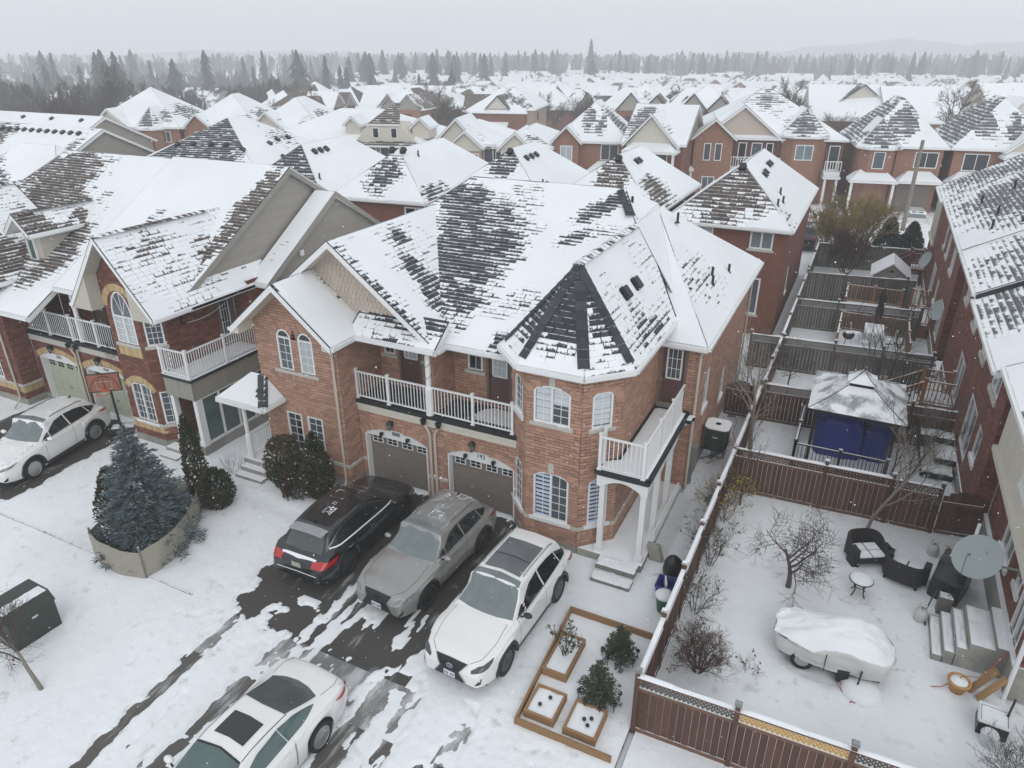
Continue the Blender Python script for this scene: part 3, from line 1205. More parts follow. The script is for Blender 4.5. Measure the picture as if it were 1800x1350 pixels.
 # ---------------------------------------------------------------- the salmon-brick pair of houses in the middle
def main_house():
 T=thing('semi_detached_house','salmon brick semi-detached house in the middle with dark turret roof and white balconies','house',(-10.3,16.4,0))
 bw=Brickwork('brick_salmon','mortar')
 EZ=5.45
 # concrete footing
 ft=MB()
 for p,q in(((-16.95,15.69),(-13.59,15.69)),((-13.59,15.69),(-13.59,16.39)),((-13.59,16.39),(-13.42,16.39)),((-11.0,16.39),(-10.25,16.39)),((-8.1,16.61),(-7.275,15.785)),((-7.275,15.785),(-5.635,15.785)),((-5.635,15.785),(-4.79,16.62)),((-3.59,20.3),(-3.59,30.1))):
  ft=MB()
  Frame(p,q).box(ft,-.01,Frame(p,q).L+.01,-.1,.29,-.12,.012)
  part(ft,'footing','concrete',T)
  # left gable block
 fa=Frame((-16.95,15.7),(-13.6,15.7))
 X=lambda x:x+16.95
 h1,h2=Hole(X(-16.03),X(-15.46),3.97,5.10,.28),Hole(X(-15.16),X(-14.59),3.97,5.10,.28)
 h3,h4=Hole(X(-16.07),X(-15.43),.97,2.42),Hole(X(-15.20),X(-14.56),.97,2.42)
 def top(z):
  k=min(1.675,(7.02-z)/.83)
  return(1.65-k,1.65+k)if k>0 else None
 wa=bw.wall(T,fa,.28,6.98,(h1,h2,h3,h4),lambda z:(max(0,top(z)[0]),min(fa.L,top(z)[1]))if top(z)else None)
 window(T,fa,h1,nx=2,nz=4,glass='glass_mid',fan='glass_dark',sill=False)
 window(T,fa,h2,nx=2,nz=4,glass='glass_curtain',fan='glass_dark',sill=False)
 window(T,fa,h3,nx=2,nz=5,glass='glass_dark',sill_mat='white_trim')
 window(T,fa,h4,nx=2,nz=5,glass='glass_mid',sill_mat='white_trim')
 arch_bricks(T,fa,h1,'brick_salmon',.25)
 arch_bricks(T,fa,h2,'brick_salmon',.25)
 soldier(T,fa,X(-16.2),X(-14.45),2.43,2.65,'brick_salmon')
 soldier(T,fa,X(-16.15),X(-14.5),3.66,3.86,'brick_salmon')
 soldier(T,fa,X(-15.1),3.35,.56,.80,'brick_salmon')
 sl=MB()
 fa.box(sl,X(-16.22),X(-14.44),3.87,3.965,-.03,.06)
 part(sl,'window_sill','stone_sill',T)
 fb=Frame((-13.6,15.7),(-13.6,17.8))
 bw.wall(T,fb,.28,EZ,top=lambda z:(0,.7)if z<3.1 else(0,2.1))
 fbl=Frame((-16.95,19.0),(-16.95,15.7))
 bw.wall(T,fbl,.28,EZ,split=False)
 # garage wall
 fg=Frame((-13.6,16.4),(-7.88,16.4))
 G=lambda x:x+13.6
 g1,g2=Hole(G(-13.42),G(-11.0),0,1.90,.30),Hole(G(-10.25),G(-7.92),0,1.90,.30)
 bw.wall(T,fg,.28,2.72,(g1,g2))
 for g,num in((g1,None),(g2,'192')):
  garage_door(T,fg,g.u0,g.u1,.06,1.90,.30,'garage_taupe')
  arch_bricks(T,fg,g,'brick_salmon',.25)
  if num:
   text_part(T,num,fg.p((g.u0+g.u1)/2,2.05,-.052),fg.n,.20,'black_metal')
  else:
   pl=MB()
   fg.box(pl,(g.u0+g.u1)/2-.15,(g.u0+g.u1)/2+.15,2.0,2.13,-.06,-.045)
   part(pl,'number_plaque','grey_metal',T)
  for k in(.28,.70):
   hb=MB()
   c=fg.p(g.u0+(g.u1-g.u0)*k,2.0,0)
   hb.rbox(c+Vector((0,-.02,0)),(.1,.1,.09))
   hb.rbox(c+Vector((0,-.06,-.05)),(.08,.03,.05))
   part(hb,'floodlight','black_metal',T)
   # stone band and soldier course at the piers
 for f,a,b in((fa,X(-14.4),3.36),(fb,-.01,.70),(fg,0,.17),(fg,G(-10.98),G(-10.27))):
  sb=MB()
  f.box(sb,a,b,.82,.93,-.01,.035)
  part(sb,'stone_band','stone_sill',T)
 for f,a,b in((fb,0.02,.69),(fg,G(-10.96),G(-10.29))):
  soldier(T,f,a,b,.56,.80,'brick_salmon')
 lantern(T,fg.p(G(-12.3),2.50,0),fg.n)
 lantern(T,fg.p(G(-9.3),2.50,0),fg.n)
 # balcony over the garages
 b=MB()
 fg.box(b,0.0,fg.L+.1,2.72,2.90,-.05,.03)
 fg.box(b,0.0,fg.L+.1,2.90,3.0,-.05,.06)
 part(b,'balcony_fascia','cream_trim',T)
 b=MB()
 fg.box(b,0.0,fg.L+.2,3.0,3.13,-.35,.075)
 part(b,'balcony_edge','membrane',T)
 b=MB()
 b.poly([(-13.6,16.5,3.10),(-8.1,16.5,3.10),(-8.1,17.8,3.10),(-13.6,17.8,3.10)])
 part(b,'balcony_floor','membrane',T)
 b=MB()
 rows=[]
 for i in range(13):
  y=16.42+(17.75-16.42)*i/12
  rows.append([(-10.7+2.6*k/16,y,3.098+.03*sstep(.40,.75,k/16+.25*fbm(k*.4,i*.4))*(1 if i<12 else 0))for k in range(17)])
 b.grid(rows)
 part(b,'balcony_snow','snow_roof',T,smooth=True)
 railing(T,(-13.58,16.43),(-10.92,16.43),3.13,.97,posts=(0,.46))
 railing(T,(-10.74,16.43),(-8.0,16.43),3.13,.97,posts=(.52,1.0))
 p=MB()
 p.lathe((-10.83,16.43,3.13),[(.13,0),(.13,.9),(.10,.95),(.085,1.0),(.085,2.2),(.11,2.26),(.11,2.34)],10)
 part(p,'porch_column','white_trim',T)
 st=MB()
 pts=[Vector((-10.83+.093*math.cos(t*.9),16.43+.093*math.sin(t*.9),4.1+t*.055))for t in range(0,23)]
 st.tube(pts,.008,4)
 part(st,'light_string','black_metal',T)
 # recessed upper walls
 fr=Frame((-13.6,17.8),(-8.1,17.8))
 U=lambda x:x+13.6
 w1,w2,w3=Hole(U(-13.42),U(-12.98),4.22,5.15),Hole(U(-11.85),U(-11.40),4.22,5.15),Hole(U(-10.22),U(-9.70),4.25,5.15)
 d1,d2=Hole(U(-12.80),U(-12.0),3.2,5.25),Hole(U(-9.52),U(-8.72),3.2,5.25)
 bw.wall(T,fr,3.1,EZ,(w1,w2,w3,d1,d2))
 for w in(w1,w2,w3):
  window(T,fr,w,nx=2,nz=2,glass='glass_dark')
  soldier(T,fr,w.u0-.05,w.u1+.05,3.88,4.10,'brick_salmon')
 for d in(d1,d2):
  door(T,fr,d.u0,d.u1,3.2,5.25)
 fp=Frame((-10.72,16.55),(-10.72,17.8))
 bw.wall(T,fp,3.1,EZ)
 pw=MB()
 pw.bx(-10.95,-10.745,16.56,17.8,3.1,EZ)
 part(pw,'party_wall','brick_salmon',T)
 # turret
 tl,tf,tr=Frame((-8.1,16.62),(-7.28,15.8)),Frame((-7.28,15.8),(-5.64,15.8)),Frame((-5.64,15.8),(-4.8,16.62))
 ts=Frame((-4.8,16.62),(-4.8,20.3))
 F=lambda x:x+7.28
 zsu,zsl=5.06,2.36
 hu,hl=Hole(F(-7.05),F(-5.97),4.12,zsu,.20),Hole(F(-7.02),F(-5.94),.98,zsl,.20)
 s=tr.L
 ru,rl=Hole(.30,.90,4.12,zsu,.15),Hole(.30,.90,.98,zsl,.15)
 lu,ll=Hole(.28,.88,4.12,zsu,.15),Hole(.28,.88,.98,zsl,.15)
 ZT=5.80
 bw.wall(T,tf,.28,ZT,(hu,hl))
 bw.wall(T,tr,.28,ZT,(ru,rl))
 bw.wall(T,tl,.28,ZT,(lu,ll))
 bw.wall(T,ts,.28,ZT)
 window(T,tf,hu,2,2,4,'glass_mid',blind=[('blind',5,.93,.93),('blind',4,.36,.95)])
 window(T,tf,hl,2,2,5,'glass_dark',blind=[('blind_blue',11,.98,.62),None],sill_mat='white_trim',glasses=['glass_dark','glass_mid'])
 window(T,tr,ru,1,2,4,'glass_mid',blind=[('blind',6,.90,.93)])
 window(T,tr,rl,1,2,5,'glass_dark',blind=[('blind_blue',11,.98,.62)],sill_mat='white_trim')
 window(T,tl,lu,1,2,4,'glass_mid',sill_mat='white_trim_snow',sill_h=.16)
 window(T,tl,ll,1,2,5,'glass_mid',sill_mat='white_trim_snow',sill_h=.16)
 for f,h,k in((tf,hu,1),(tf,hl,1),(tr,ru,0),(tr,rl,0),(tl,lu,0),(tl,ll,0)):
  arch_bricks(T,f,h,'brick_salmon',.26,key=k)
 for f in(tf,tr,tl):
  for h in((hu,)if f is tf else(ru,)):
   soldier(T,f,h.u0-.05,h.u1+.05,3.76,3.99,'brick_salmon')
  soldier(T,f,.02,f.L-.02,.54,.82,'brick_salmon')
 soldier(T,ts,.02,ts.L-.02,.54,.82,'brick_salmon')
 sb=MB()
 for f in(tl,tf,tr,ts):
  f.box(sb,-.012,f.L+.012,.84,.955,-.01,.04)
 part(sb,'stone_band','stone_sill',T)
 # wall with the balcony door, and the long side
 fd=Frame((-4.8,20.3),(-3.6,20.3))
 dd=Hole(.10,.86,3.2,5.22)
 bw.wall(T,fd,.28,EZ,(dd,))
 door(T,fd,.10,.86,3.2,5.22,.50,glass='glass_mid')
 th=MB()
 fd.box(th,.06,.90,3.06,3.2,-.02,.10)
 part(th,'door_sill','concrete',T)
 fs=Frame((-3.6,20.3),(-3.6,30.1))
 sw=[Hole(1.70,2.35,2.35,3.75),Hole(5.2,5.8,1.2,2.35)]
 bw.wall(T,fs,.28,EZ,sw)
 for h in sw:
  window(T,fs,h,1,1,2,'glass_mid',sill_mat='white_trim_snow',sill_h=.16)
 bk=MB()
 bk.poly([(-3.6,30.1,0),(-16.95,30.1,0),(-16.95,30.1,EZ),(-3.6,30.1,EZ)])
 bk.poly([(-16.95,30.1,0),(-16.95,18.9,0),(-16.95,18.9,EZ),(-16.95,30.1,EZ)])
 part(bk,'rear_wall','brick_salmon',T)
 bw.finish()
 # right-hand porch: slab, columns, arched beams, balcony
 sl=MB()
 sl.prism([(-5.60,15.765,0),(-3.67,15.765,0),(-3.67,20.28,0),(-4.78,20.28,0),(-4.78,16.60,0)],(0,0,.30))
 part(sl,'porch_slab','concrete_snow',T)
 for x,y in((-4.99,15.96),(-3.82,15.96),(-3.82,17.35),(-3.82,18.75)):
  c=MB()
  c.bx(x-.115,x+.115,y-.115,y+.115,.301,.47)
  c.bx(x-.095,x+.095,y-.095,y+.095,.47,.53)
  c.bx(x-.075,x+.075,y-.075,y+.075,.53,2.62)
  c.bx(x-.095,x+.095,y-.095,y+.095,2.50,2.57)
  part(c,'porch_column','white_trim',T)
 bm=MB()
 def beam(a,b,n,zl,ends=.12):
  f=Frame(a,b)
  pts=[(0,2.96),(0,zl)]
  for i in range(11):
   t=i/10
   pts.append((ends+(f.L-2*ends)*t,zl+.24*math.sin(PI*t)))
  pts+=[(f.L,zl),(f.L,2.96)]
  bm.prism([f.p(u,z,0.0)for u,z in pts],-f.n*.14)
 beam((-5.13,15.80),(-3.70,15.80),0,2.56)
 beam((-3.70,15.95),(-3.70,17.35),0,2.60)
 beam((-3.70,17.352),(-3.70,18.75),0,2.60)
 beam((-3.70,18.752),(-3.70,20.28),0,2.60)
 part(bm,'porch_beam','white_trim',T)
 e=MB()
 for q in(((-5.16,15.74),(-3.67,15.74)),((-3.67,15.742),(-3.67,20.2))):
  f=Frame(*q)
  f.box(e,-.02,f.L+.02,2.96,3.07,-.12,.025)
 part(e,'balcony_edge','membrane',T)
 dk=MB()
 dk.prism([(-5.13,15.78,2.90),(-3.7,15.78,2.90),(-3.7,20.28,2.90),(-4.82,20.28,2.90),(-4.82,16.62,2.90),(-5.13,16.3,2.90)],(0,0,.175))
 part(dk,'balcony_floor','membrane',T)
 sn=MB()
 rows=[]
 for i in range(37):
  y=15.80+4.30*i/36
  xa=-5.08 if y<16.25 else(-5.08+(y-16.25)*.9 if y<16.5 else-4.72)
  rows.append([(xa+(-3.74-xa)*k/8,y,3.07+(.045+.012*fbm(k*.5,i*.3)if 0<k<8 and 0<i<36 else 0))for k in range(9)])
 sn.grid(rows)
 part(sn,'balcony_snow','snow_roof',T,smooth=True)
 railing(T,(-5.08,15.82),(-3.86,15.82),3.075,1.03,posts=(0,1))
 railing(T,(-3.86,15.90),(-3.86,20.0),3.075,1.03,posts=(.34,.67))
 railing(T,(-5.08,15.9),(-5.08,16.2),3.075,1.03,posts=(1,))
 st=MB()
 for z0,z1,y0,y1 in((0,.18,14.88,15.36),(.18,.36,15.30,15.745)):
  st.bx(-4.86,-3.74,y0,y1,z0,z1-.03)
 so=part(st,'porch_step','timber_grey',T)
 sn=MB()
 for z1,y0,y1 in((.15,14.90,15.30),(.33,15.31,15.74)):
  rows=[[(-4.84+1.08*k/14,y0+(y1-y0)*i/6,z1+.03*sstep(-.35,.05,fbm(k*.5,i*.6+z1*9))*(0 if k in(0,14)or i in(0,6)else 1)-.003)for k in range(15)]for i in range(7)]
  sn.grid(rows)
 part(sn,'step_snow','snow_roof',so,smooth=True)
 # left-hand porch
 sl=MB()
 sl.bx(-17.75,-16.42,15.05,15.69,0,.50)
 sl.bx(-17.75,-16.97,15.69,17.6,0,.50)
 part(sl,'porch_slab','concrete_snow',T)
 for z,y in((.33,14.78),(.17,14.50)):
  q=MB()
  q.bx(-17.68,-16.50,y,y+.32,0,z)
  part(q,'porch_step','concrete_snow',T)
 for x,y in((-17.45,15.15),(-17.45,16.35)):
  c=MB()
  c.lathe((x,y,.5),[(.11,0),(.11,.9),(.085,.96),(.07,1.0),(.07,2.2),(.10,2.26),(.10,2.32)],10)
  part(c,'porch_column','white_trim',T)
 railing(T,(-17.45,15.25),(-17.45,16.28),.5,.92,posts=())
 rp=Roof(T,'shingle_dark','white_trim',rs=3,limit=0,snow_cell=.12)
 foot=[(-18.1,14.75),(-16.1,14.75),(-16.1,15.69),(-16.96,15.69),(-16.96,17.0),(-18.1,17.0)]
 P0=[plane((0,14.75,2.9),0,.72),plane((-16.1,0,2.9),-.9,0),plane((-18.1,0,2.9),.9,0)]
 rp.hip([(-18.1,14.75),(-16.1,14.75),(-16.1,15.685),(-18.1,15.685)],P0,spots={0:[(.78,.62,.13,.5,1.0)],1:[(.25,.8,.25,.3,.4)]})
 rp.ridge((-16.13,14.78,2.93),(-16.88,15.68,3.58),.02)
 rp.done()
 # main roofs
 ro=Roof(T,'shingle_dark','white_trim',rs=5)
 PM=[plane((0,16.85,5.4),0,.5),plane((0,30.4,5.4),0,-.571),plane((-17.4,0,5.4),.9,0),plane((-6.55,0,8.34),-.70,0)]
 bodyf=[(-17.4,16.85),(-6.55,16.85),(-6.55,30.4),(-17.4,30.4)]
 # front slope: bare band running down its middle, white ridge and valleys
 ro.hip(bodyf,PM,spots={0:[(.50,.60,.13,.34,.62,-.25),(.57,.32,.14,.40,.52),(.42,.80,.10,.20,.60),(.33,.86,.16,.12,.5),(.66,.55,.10,.25,.30),(.885,.88,.05,.17,.75,-.5),(.84,.66,.05,.12,.5,-.6),(.80,.05,.035,.07,.8),(.80,.30,.06,.12,.3)],},base={0:.90,'all':1.0},amp={0:.16})
 ro.hip([(-6.7,19.95),(-3.32,19.95),(-3.32,30.4),(-6.7,30.4)],[plane((0,19.95,5.4),0,.56),plane((-3.32,0,5.4),-.90,0),plane((0,30.4,5.4),0,-.571)],spots={0:[(.10,.06,.18,.10,.9)],1:[(.36,.34,.30,.36,.26)]},base={'all':1.0,1:.97},amp={1:.06,0:.03})
 ro.face([(-6.46,22.4,8.24),(-6.55,25.2,8.40),(-7.5,24.05,9.02)],1.0,(),0.0)
 ro.face([(-6.46,22.4,8.24),(-4.9,21.6,6.36),(-6.55,25.2,8.40)],1.0,(),0.0)
 # shingled gable over the left half
 ro.hip([(-17.7,16.35),(-10.46,16.35),(-10.46,22.6),(-17.7,22.6)],[plane((-14.1,0,8.2),-.78,0),plane((-14.1,0,8.2),.78,0)],spots={0:[(.42,.40,.10,.34,.34,.5),(.30,.30,.09,.22,.55),(.38,.62,.09,.16,.55),(.46,.86,.08,.10,.6),(.02,.5,.04,.6,.35)]},base={0:.84,1:.9},amp={0:.08})
 # brick gable
 ro.hip([(-17.3,15.06),(-13.3,15.06),(-13.3,17.4),(-17.3,17.4)],[plane((-15.3,0,7.06),-.83,0),plane((-15.3,0,7.06),.83,0)],spots={0:[(.92,.75,.16,.35,.9),(.03,.93,.06,.12,.8)]},base={'all':.94},amp={0:.05})
 # strip under the shingled gable
 ro.hip([(-13.55,16.2),(-10.42,16.2),(-10.42,17.05),(-13.55,17.05)],[plane((0,16.2,5.42),0,.70)],spots={0:[(.75,.75,.45,.45,.9),(.30,.85,.28,.25,.6),(.52,.12,.14,.14,.6)]},base={0:.9},amp={0:.2})
 # turret
 q=1.0/math.sqrt(2)
 ap=(-6.46,17.28,8.25)
 ez=5.85
 def through(p,d):
  dx,dy=d
  run=(ap[0]-p[0])*dx+(ap[1]-p[1])*dy
  g=(ap[2]-ez)/run
  return plane((p[0],p[1],ez),g*dx,g*dy)
 tfoot=[(-7.40,15.5),(-5.52,15.5),(-4.5,16.52),(-4.5,20.75),(-6.46,23.0),(-8.42,20.75),(-8.42,16.52)]
 TP=[through((-6.46,15.5),(0,1)),through((-5.01,16.01),(-q,q)),through((-7.91,16.01),(q,q)),plane(ap,-1.2245,0),plane(ap,1.2245,0)]
 ro.hip(tfoot,TP,floor=.0,spots={0:[(.5,.55,.60,.50,.95)],1:[(.62,.42,.35,.30,.42),(.5,.9,.4,.3,.5)],2:[(.5,.5,.55,.45,.62)],3:[(.30,.20,.20,.26,.30),(.02,.5,.06,.6,.4),(.45,.12,.16,.14,.22)]},base={0:.93,1:.80,2:.85,3:.84,4:.85},amp={3:.08})
 for a in((-7.40,15.5),(-5.52,15.5),(-4.5,16.52),(-8.42,16.52)):
  ro.ridge((a[0]+(ap[0]-a[0])*.07,a[1]+(ap[1]-a[1])*.07,ez+.17),ap,.02)
 ro.ridge((-6.46,17.3,8.26),(-6.46,22.3,8.26),.55)
 ro.ridge((-6.75,22.7,8.45),(-7.5,24.0,9.0),.05)
 ro.done()
 for x,y in((-5.55,18.6),(-5.55,19.6)):
  z=8.25-1.2245*(x+6.46)
  n=Vector((1.2245,0,1)).normalized()
  z=8.25-1.2245*(x+6.46)
  vent(T,(x,y,z+.02),n,(-1,0,1.2245),.95)
 for y,x in((24.0,-4.1),(24.6,-4.25),(26.2,-3.95)):
  z=5.4+.9*(-3.32-x)
  stack(T,(x,y,z),.32,.045)
 stack(T,(-7.0,23.6,8.5),.4,.045)
 stack(T,(-5.8,25.3,7.8),.35,.045)
 # gable faces: shingled panel, fascias and soffit returns
 g=MB()
 f=Frame((-17.5,16.95),(-10.7,16.95))
 zt=lambda x:8.2-.78*abs(x+14.1)-.14
 rowh=.17
 base_z=5.62
 n=int((8.0-base_z)/rowh)
 g.poly([(-17.4,16.96,base_z-.2),(-10.75,16.96,base_z-.2),(-14.1,16.96,8.1)])
 part(g,'gable_wall','siding_beige',T)
 sh=MB()
 for j in range(n+1):
  z0=base_z+j*rowh
  hw=(8.06-z0-rowh*.7)/.78
  if hw<.1:
   continue
  k=int(2*hw/.155)
  for i in range(k):
   xa=-14.1-hw+2*hw*i/k
   xb=-14.1-hw+2*hw*(i+1)/k
   c,w=(xa+xb)/2,(xb-xa)/2-.004
   if xb<-15.6 and z0<6.6:
    continue
   pts=[(c+w*math.cos(t),16.93-.012,z0+.05+.055*math.sin(t))for t in(PI,PI*1.2,PI*1.4,PI*1.6,PI*1.8,2*PI)]
   pts+=[(c+w,16.955,z0+rowh+.02),(c-w,16.955,z0+rowh+.02)]
   sh.poly(pts,r=random.random())
   lo=pts[:6]
   for a_,b_ in zip(lo[:-1],lo[1:]):
    sh.poly([a_,(a_[0],16.955,a_[2]),(b_[0],16.955,b_[2]),b_][::-1],r=.5)
 part(sh,'scallop_shingle','siding_beige',T,kind='stuff')
 for apx,apz,sl,hw,y,zc in((-14.1,8.2,.78,3.62,16.33,0),(-15.3,7.06,.83,2.0,15.04,0)):
  r=MB()
  for sg in(-1,1):
   a,b_=Vector((apx,y,apz-.10)),Vector((apx+sg*hw,y,apz-.10-sl*hw))
   r.prism([a+Vector((0,0,.10)),b_+Vector((0,0,.10)),b_+Vector((0,0,-.10)),a+Vector((0,0,-.10))],(0,.035,0))
  part(r,'barge_board','cream_trim',T)
  so=MB()
  for sg in(-1,1):
   a,b_=Vector((apx,y+.03,apz-.165)),Vector((apx+sg*hw,y+.03,apz-.165-sl*hw))
   so.poly([a,b_,b_+Vector((0,.62,0)),a+Vector((0,.62,0))])
  part(so,'soffit','cream_trim',T)
 for sg in(-1,1):
  b2=MB()
  x0=-15.3+sg*1.66
  x1=-15.3+sg*2.0
  zz=7.06-.83*2.0
  b2.prism([(x0,15.06,zz-.16),(x1,15.06,zz-.16),(x0,15.06,zz+.32)],(0,.62,0))
  part(b2,'eave_return','cream_trim',T)
  # pipes
 downpipe(T,[(-13.36,15.16,5.34),(-13.45,15.3,5.22),(-13.78,15.62,5.05),(-13.78,15.63,.35),(-13.74,15.45,.12)])
 for x0,x1 in((-10.99,-10.83),(-10.45,-10.66)):
  downpipe(T,[(x0,16.30,2.93),(x0,16.30,2.82),(x1-.07*(1 if x0<-10.8 else-1),16.33,2.62),(x1,16.34,2.45),(x1,16.34,.12)],.045)
  hb=MB()
  hb.lathe((x0,16.25,2.98),[(.07,-.14),(.10,0),(.10,.02)],10)
  part(hb,'rainwater_hopper','black_metal',T)
 downpipe(T,[(-3.45,20.1,5.3),(-3.52,20.22,5.0),(-3.52,20.22,.3)])
 downpipe(T,[(-3.52,30.0,5.3),(-3.52,30.0,.2)])
 hb=MB()
 hb.bx(-3.68,-3.50,19.75,20.05,2.90,3.02)
 hb.bx(-3.64,-3.46,20.05,20.18,2.86,3.0)
 part(hb,'rainwater_hopper','black_metal_snow',T)
 wb=MB()
 wb.bx(-3.6,-3.38,20.75,21.1,.75,1.55)
 wb.bx(-3.58,-3.48,20.85,20.95,.1,.75)
 part(wb,'meter_box','grey_metal',T)
 return T
main_house()
# ---------------------------------------------------------------- red-brick house on the left
def left_house():
 T=thing('semi_detached_house','red brick house on the left with steep arched-window gable, brown roof and glazed porch','house',(-25.5,15.6,0))
 bw=Brickwork('brick_red','mortar_red')
 EZ=5.25
 ft=MB()
 for p,q in(((-36.0,14.79),(-29.4,14.79)),((-29.39,14.8),(-29.39,15.6)),((-29.39,15.59),(-29.1,15.59)),((-26.75,15.59),(-26.25,15.59)),((-23.7,15.59),(-23.0,14.89)),((-23.0,14.89),(-21.4,14.89)),((-21.4,14.89),(-20.84,15.45))):
  ft=MB()
  Frame(p,q).box(ft,-.01,Frame(p,q).L+.01,-.1,.33,-.12,.012)
  part(ft,'footing','concrete',T)
  # far-left block
 fl=Frame((-36.0,14.8),(-29.4,14.8))
 L=lambda x:x+36.0
 hw=Hole(L(-31.6),L(-30.55),1.05,2.35,.18)
 bw.wall(T,fl,.33,EZ,(hw,))
 window(T,fl,hw,2,2,5,'glass_mid')
 arch_bricks(T,fl,hw,'brick_tan',.26)
 f2=Frame((-29.4,14.8),(-29.4,17.2))
 bw.wall(T,f2,.33,EZ,top=lambda z:(0,.8)if z<3.05 else(0,2.4))
 for f,a,b in((fl,0,6.61),(f2,0,.8)):
  soldier(T,f,a,b,.60,.86,'brick_tan')
  s=MB()
  f.box(s,a-.01,b,.88,.98,-.01,.04)
  part(s,'stone_band','stone_sill',T)
  # garages
 fg=Frame((-29.4,15.6),(-23.7,15.6))
 G=lambda x:x+29.4
 g1,g2=Hole(G(-29.1),G(-26.75),0,2.02,.30),Hole(G(-26.25),G(-23.95),0,2.02,.30)
 bw.wall(T,fg,.33,2.74,(g1,g2))
 for g,t in((g1,'196'),(g2,'194')):
  garage_door(T,fg,g.u0,g.u1,.06,2.02,.30,'garage_green',panel_mat='garage_green')
  arch_bricks(T,fg,g,'brick_tan',.25)
  pl=MB()
  fg.box(pl,(g.u0+g.u1)/2-.14,(g.u0+g.u1)/2+.14,2.10,2.20,-.06,-.045)
  part(pl,'number_plaque','grey_metal',T)
 lantern(T,fg.p(G(-28.05),2.58,0),fg.n)
 lantern(T,fg.p(G(-25.25),2.58,0),fg.n)
 b=MB()
 fg.box(b,0,fg.L,2.74,3.0,-.05,.04)
 part(b,'balcony_fascia','stone_sill',T)
 b=MB()
 fg.box(b,0,fg.L,3.0,3.12,-.35,.075)
 part(b,'balcony_edge','membrane',T)
 b=MB()
 b.poly([(-29.4,15.7,3.10),(-23.7,15.7,3.10),(-23.7,17.2,3.10),(-29.4,17.2,3.10)])
 part(b,'balcony_floor','membrane',T)
 railing(T,(-29.36,15.64),(-23.75,15.64),3.12,1.0,posts=(.25,.5,.76),step=.12)
 fr=Frame((-29.4,17.2),(-23.7,17.2))
 wA,wB=Hole(G(-28.35),G(-27.9),4.05,5.05),Hole(G(-25.2),G(-24.6),4.05,5.05)
 dA=Hole(G(-27.45),G(-26.7),3.2,5.15)
 bw.wall(T,fr,3.1,5.6,(wA,wB,dA))
 window(T,fr,wA,1,2,3,'glass_dark')
 window(T,fr,wB,1,2,3,'glass_dark')
 door(T,fr,dA.u0,dA.u1,3.2,5.15,.6,mat='frame_brown')
 p=MB()
 p.lathe((-26.15,15.75,3.12),[(.13,0),(.13,.9),(.09,1.0),(.09,1.95),(.12,2.05)],10)
 part(p,'porch_column','white_trim',T)
 for x0,x1 in((-26.75,-26.62),(-26.32,-26.42)):
  downpipe(T,[(x0,15.50,2.95),(x0,15.50,2.8),(x1,15.54,2.55),(x1,15.54,.12)],.042)
  hb=MB()
  hb.lathe((x0,15.45,3.0),[(.07,-.14),(.10,0),(.10,.02)],10)
  part(hb,'rainwater_hopper','black_metal',T)
 downpipe(T,[(-29.75,14.72,5.1),(-29.75,14.72,.35),(-29.6,14.3,.08)])
 tw=MB()
 for k in range(14):
  a=Vector((-24.3+random.uniform(-.2,.2),15.45,3.2+random.uniform(-.15,.2)))
  tw.tube([a,a+Vector((random.uniform(-.3,.3),random.uniform(-.15,.1),random.uniform(-.5,.35)))],.008,3)
 part(tw,'dead_wreath','twig',T)
 # arched-window bay
 bl,bf,br=Frame((-23.7,15.6),(-23.0,14.9)),Frame((-23.0,14.9),(-21.4,14.9)),Frame((-21.4,14.9),(-20.85,15.45))
 bs=Frame((-20.85,15.45),(-20.85,18.55))
 B=lambda x:x+23.0
 hu=Hole(B(-22.72),B(-21.70),4.02,5.02,.92)
 hl=Hole(B(-22.66),B(-21.66),.98,2.32,.20)
 def top(z):
  k=(7.72-z)/1.25
  return(max(0,.98-k),min(1.6,.98+k))if k>0 else None
 bw.wall(T,bf,.33,7.6,(hu,hl),top)
 window(T,bf,hu,2,2,4,'glass_curtain',fan='glass_mid')
 window(T,bf,hl,2,2,5,'glass_mid',sill_mat='white_trim')
 arch_bricks(T,bf,hu,'brick_tan',.27)
 arch_bricks(T,bf,hl,'brick_tan',.27)
 q=MB()
 for x in(-.14,1.16-.0):
  pass
 soldier(T,bf,B(-22.80),B(-21.62),3.55,3.88,'brick_tan')
 hr=Hole(.10,.68,4.05,5.15)
 hr2=Hole(.10,.66,1.0,2.3)
 bw.wall(T,br,.33,EZ+.1,(hr,hr2))
 window(T,br,hr,1,3,5,'glass_mid')
 window(T,br,hr2,1,2,5,'glass_mid')
 hb_=Hole(.10,.6,4.05,5.1)
 bw.wall(T,bl,.33,EZ+.1,())
 hd=Hole(2.3,3.0,3.2,5.15)
 bw.wall(T,bs,.33,5.6,(hd,))
 door(T,bs,2.3,3.0,3.2,5.15,.75,mat='frame_brown',glass='glass_dark')
 bw.wall(T,Frame((-20.85,18.55),(-20.0,18.55)),.33,5.6,())
 bw.wall(T,Frame((-20.0,18.55),(-20.0,28.0)),.33,5.6,(),split=False)
 for f,a,b in((bl,0,bl.L),(bf,-.01,bf.L+.01),(br,0,br.L)):
  soldier(T,f,max(0,a),min(f.L,b),.60,.86,'brick_tan')
  s=MB()
  f.box(s,a,b,.88,.98,-.01,.045)
  part(s,'stone_band','stone_sill',T)
  # glazed porch with balcony on top
 pl=MB()
 pl.bx(-20.95,-19.62,15.05,18.5,0,.40)
 part(pl,'porch_slab','concrete',T)
 for x in(-20.86,-19.74):
  c=MB()
  c.bx(x-.12,x+.12,15.07,15.31,.401,.60)
  c.bx(x-.085,x+.085,15.10,15.28,.60,2.3)
  part(c,'porch_column','white_trim',T)
 fx=Frame((-19.68,15.32),(-19.68,18.5))
 xs=[0,.78,1.56,2.34,3.12]
 w=MB()
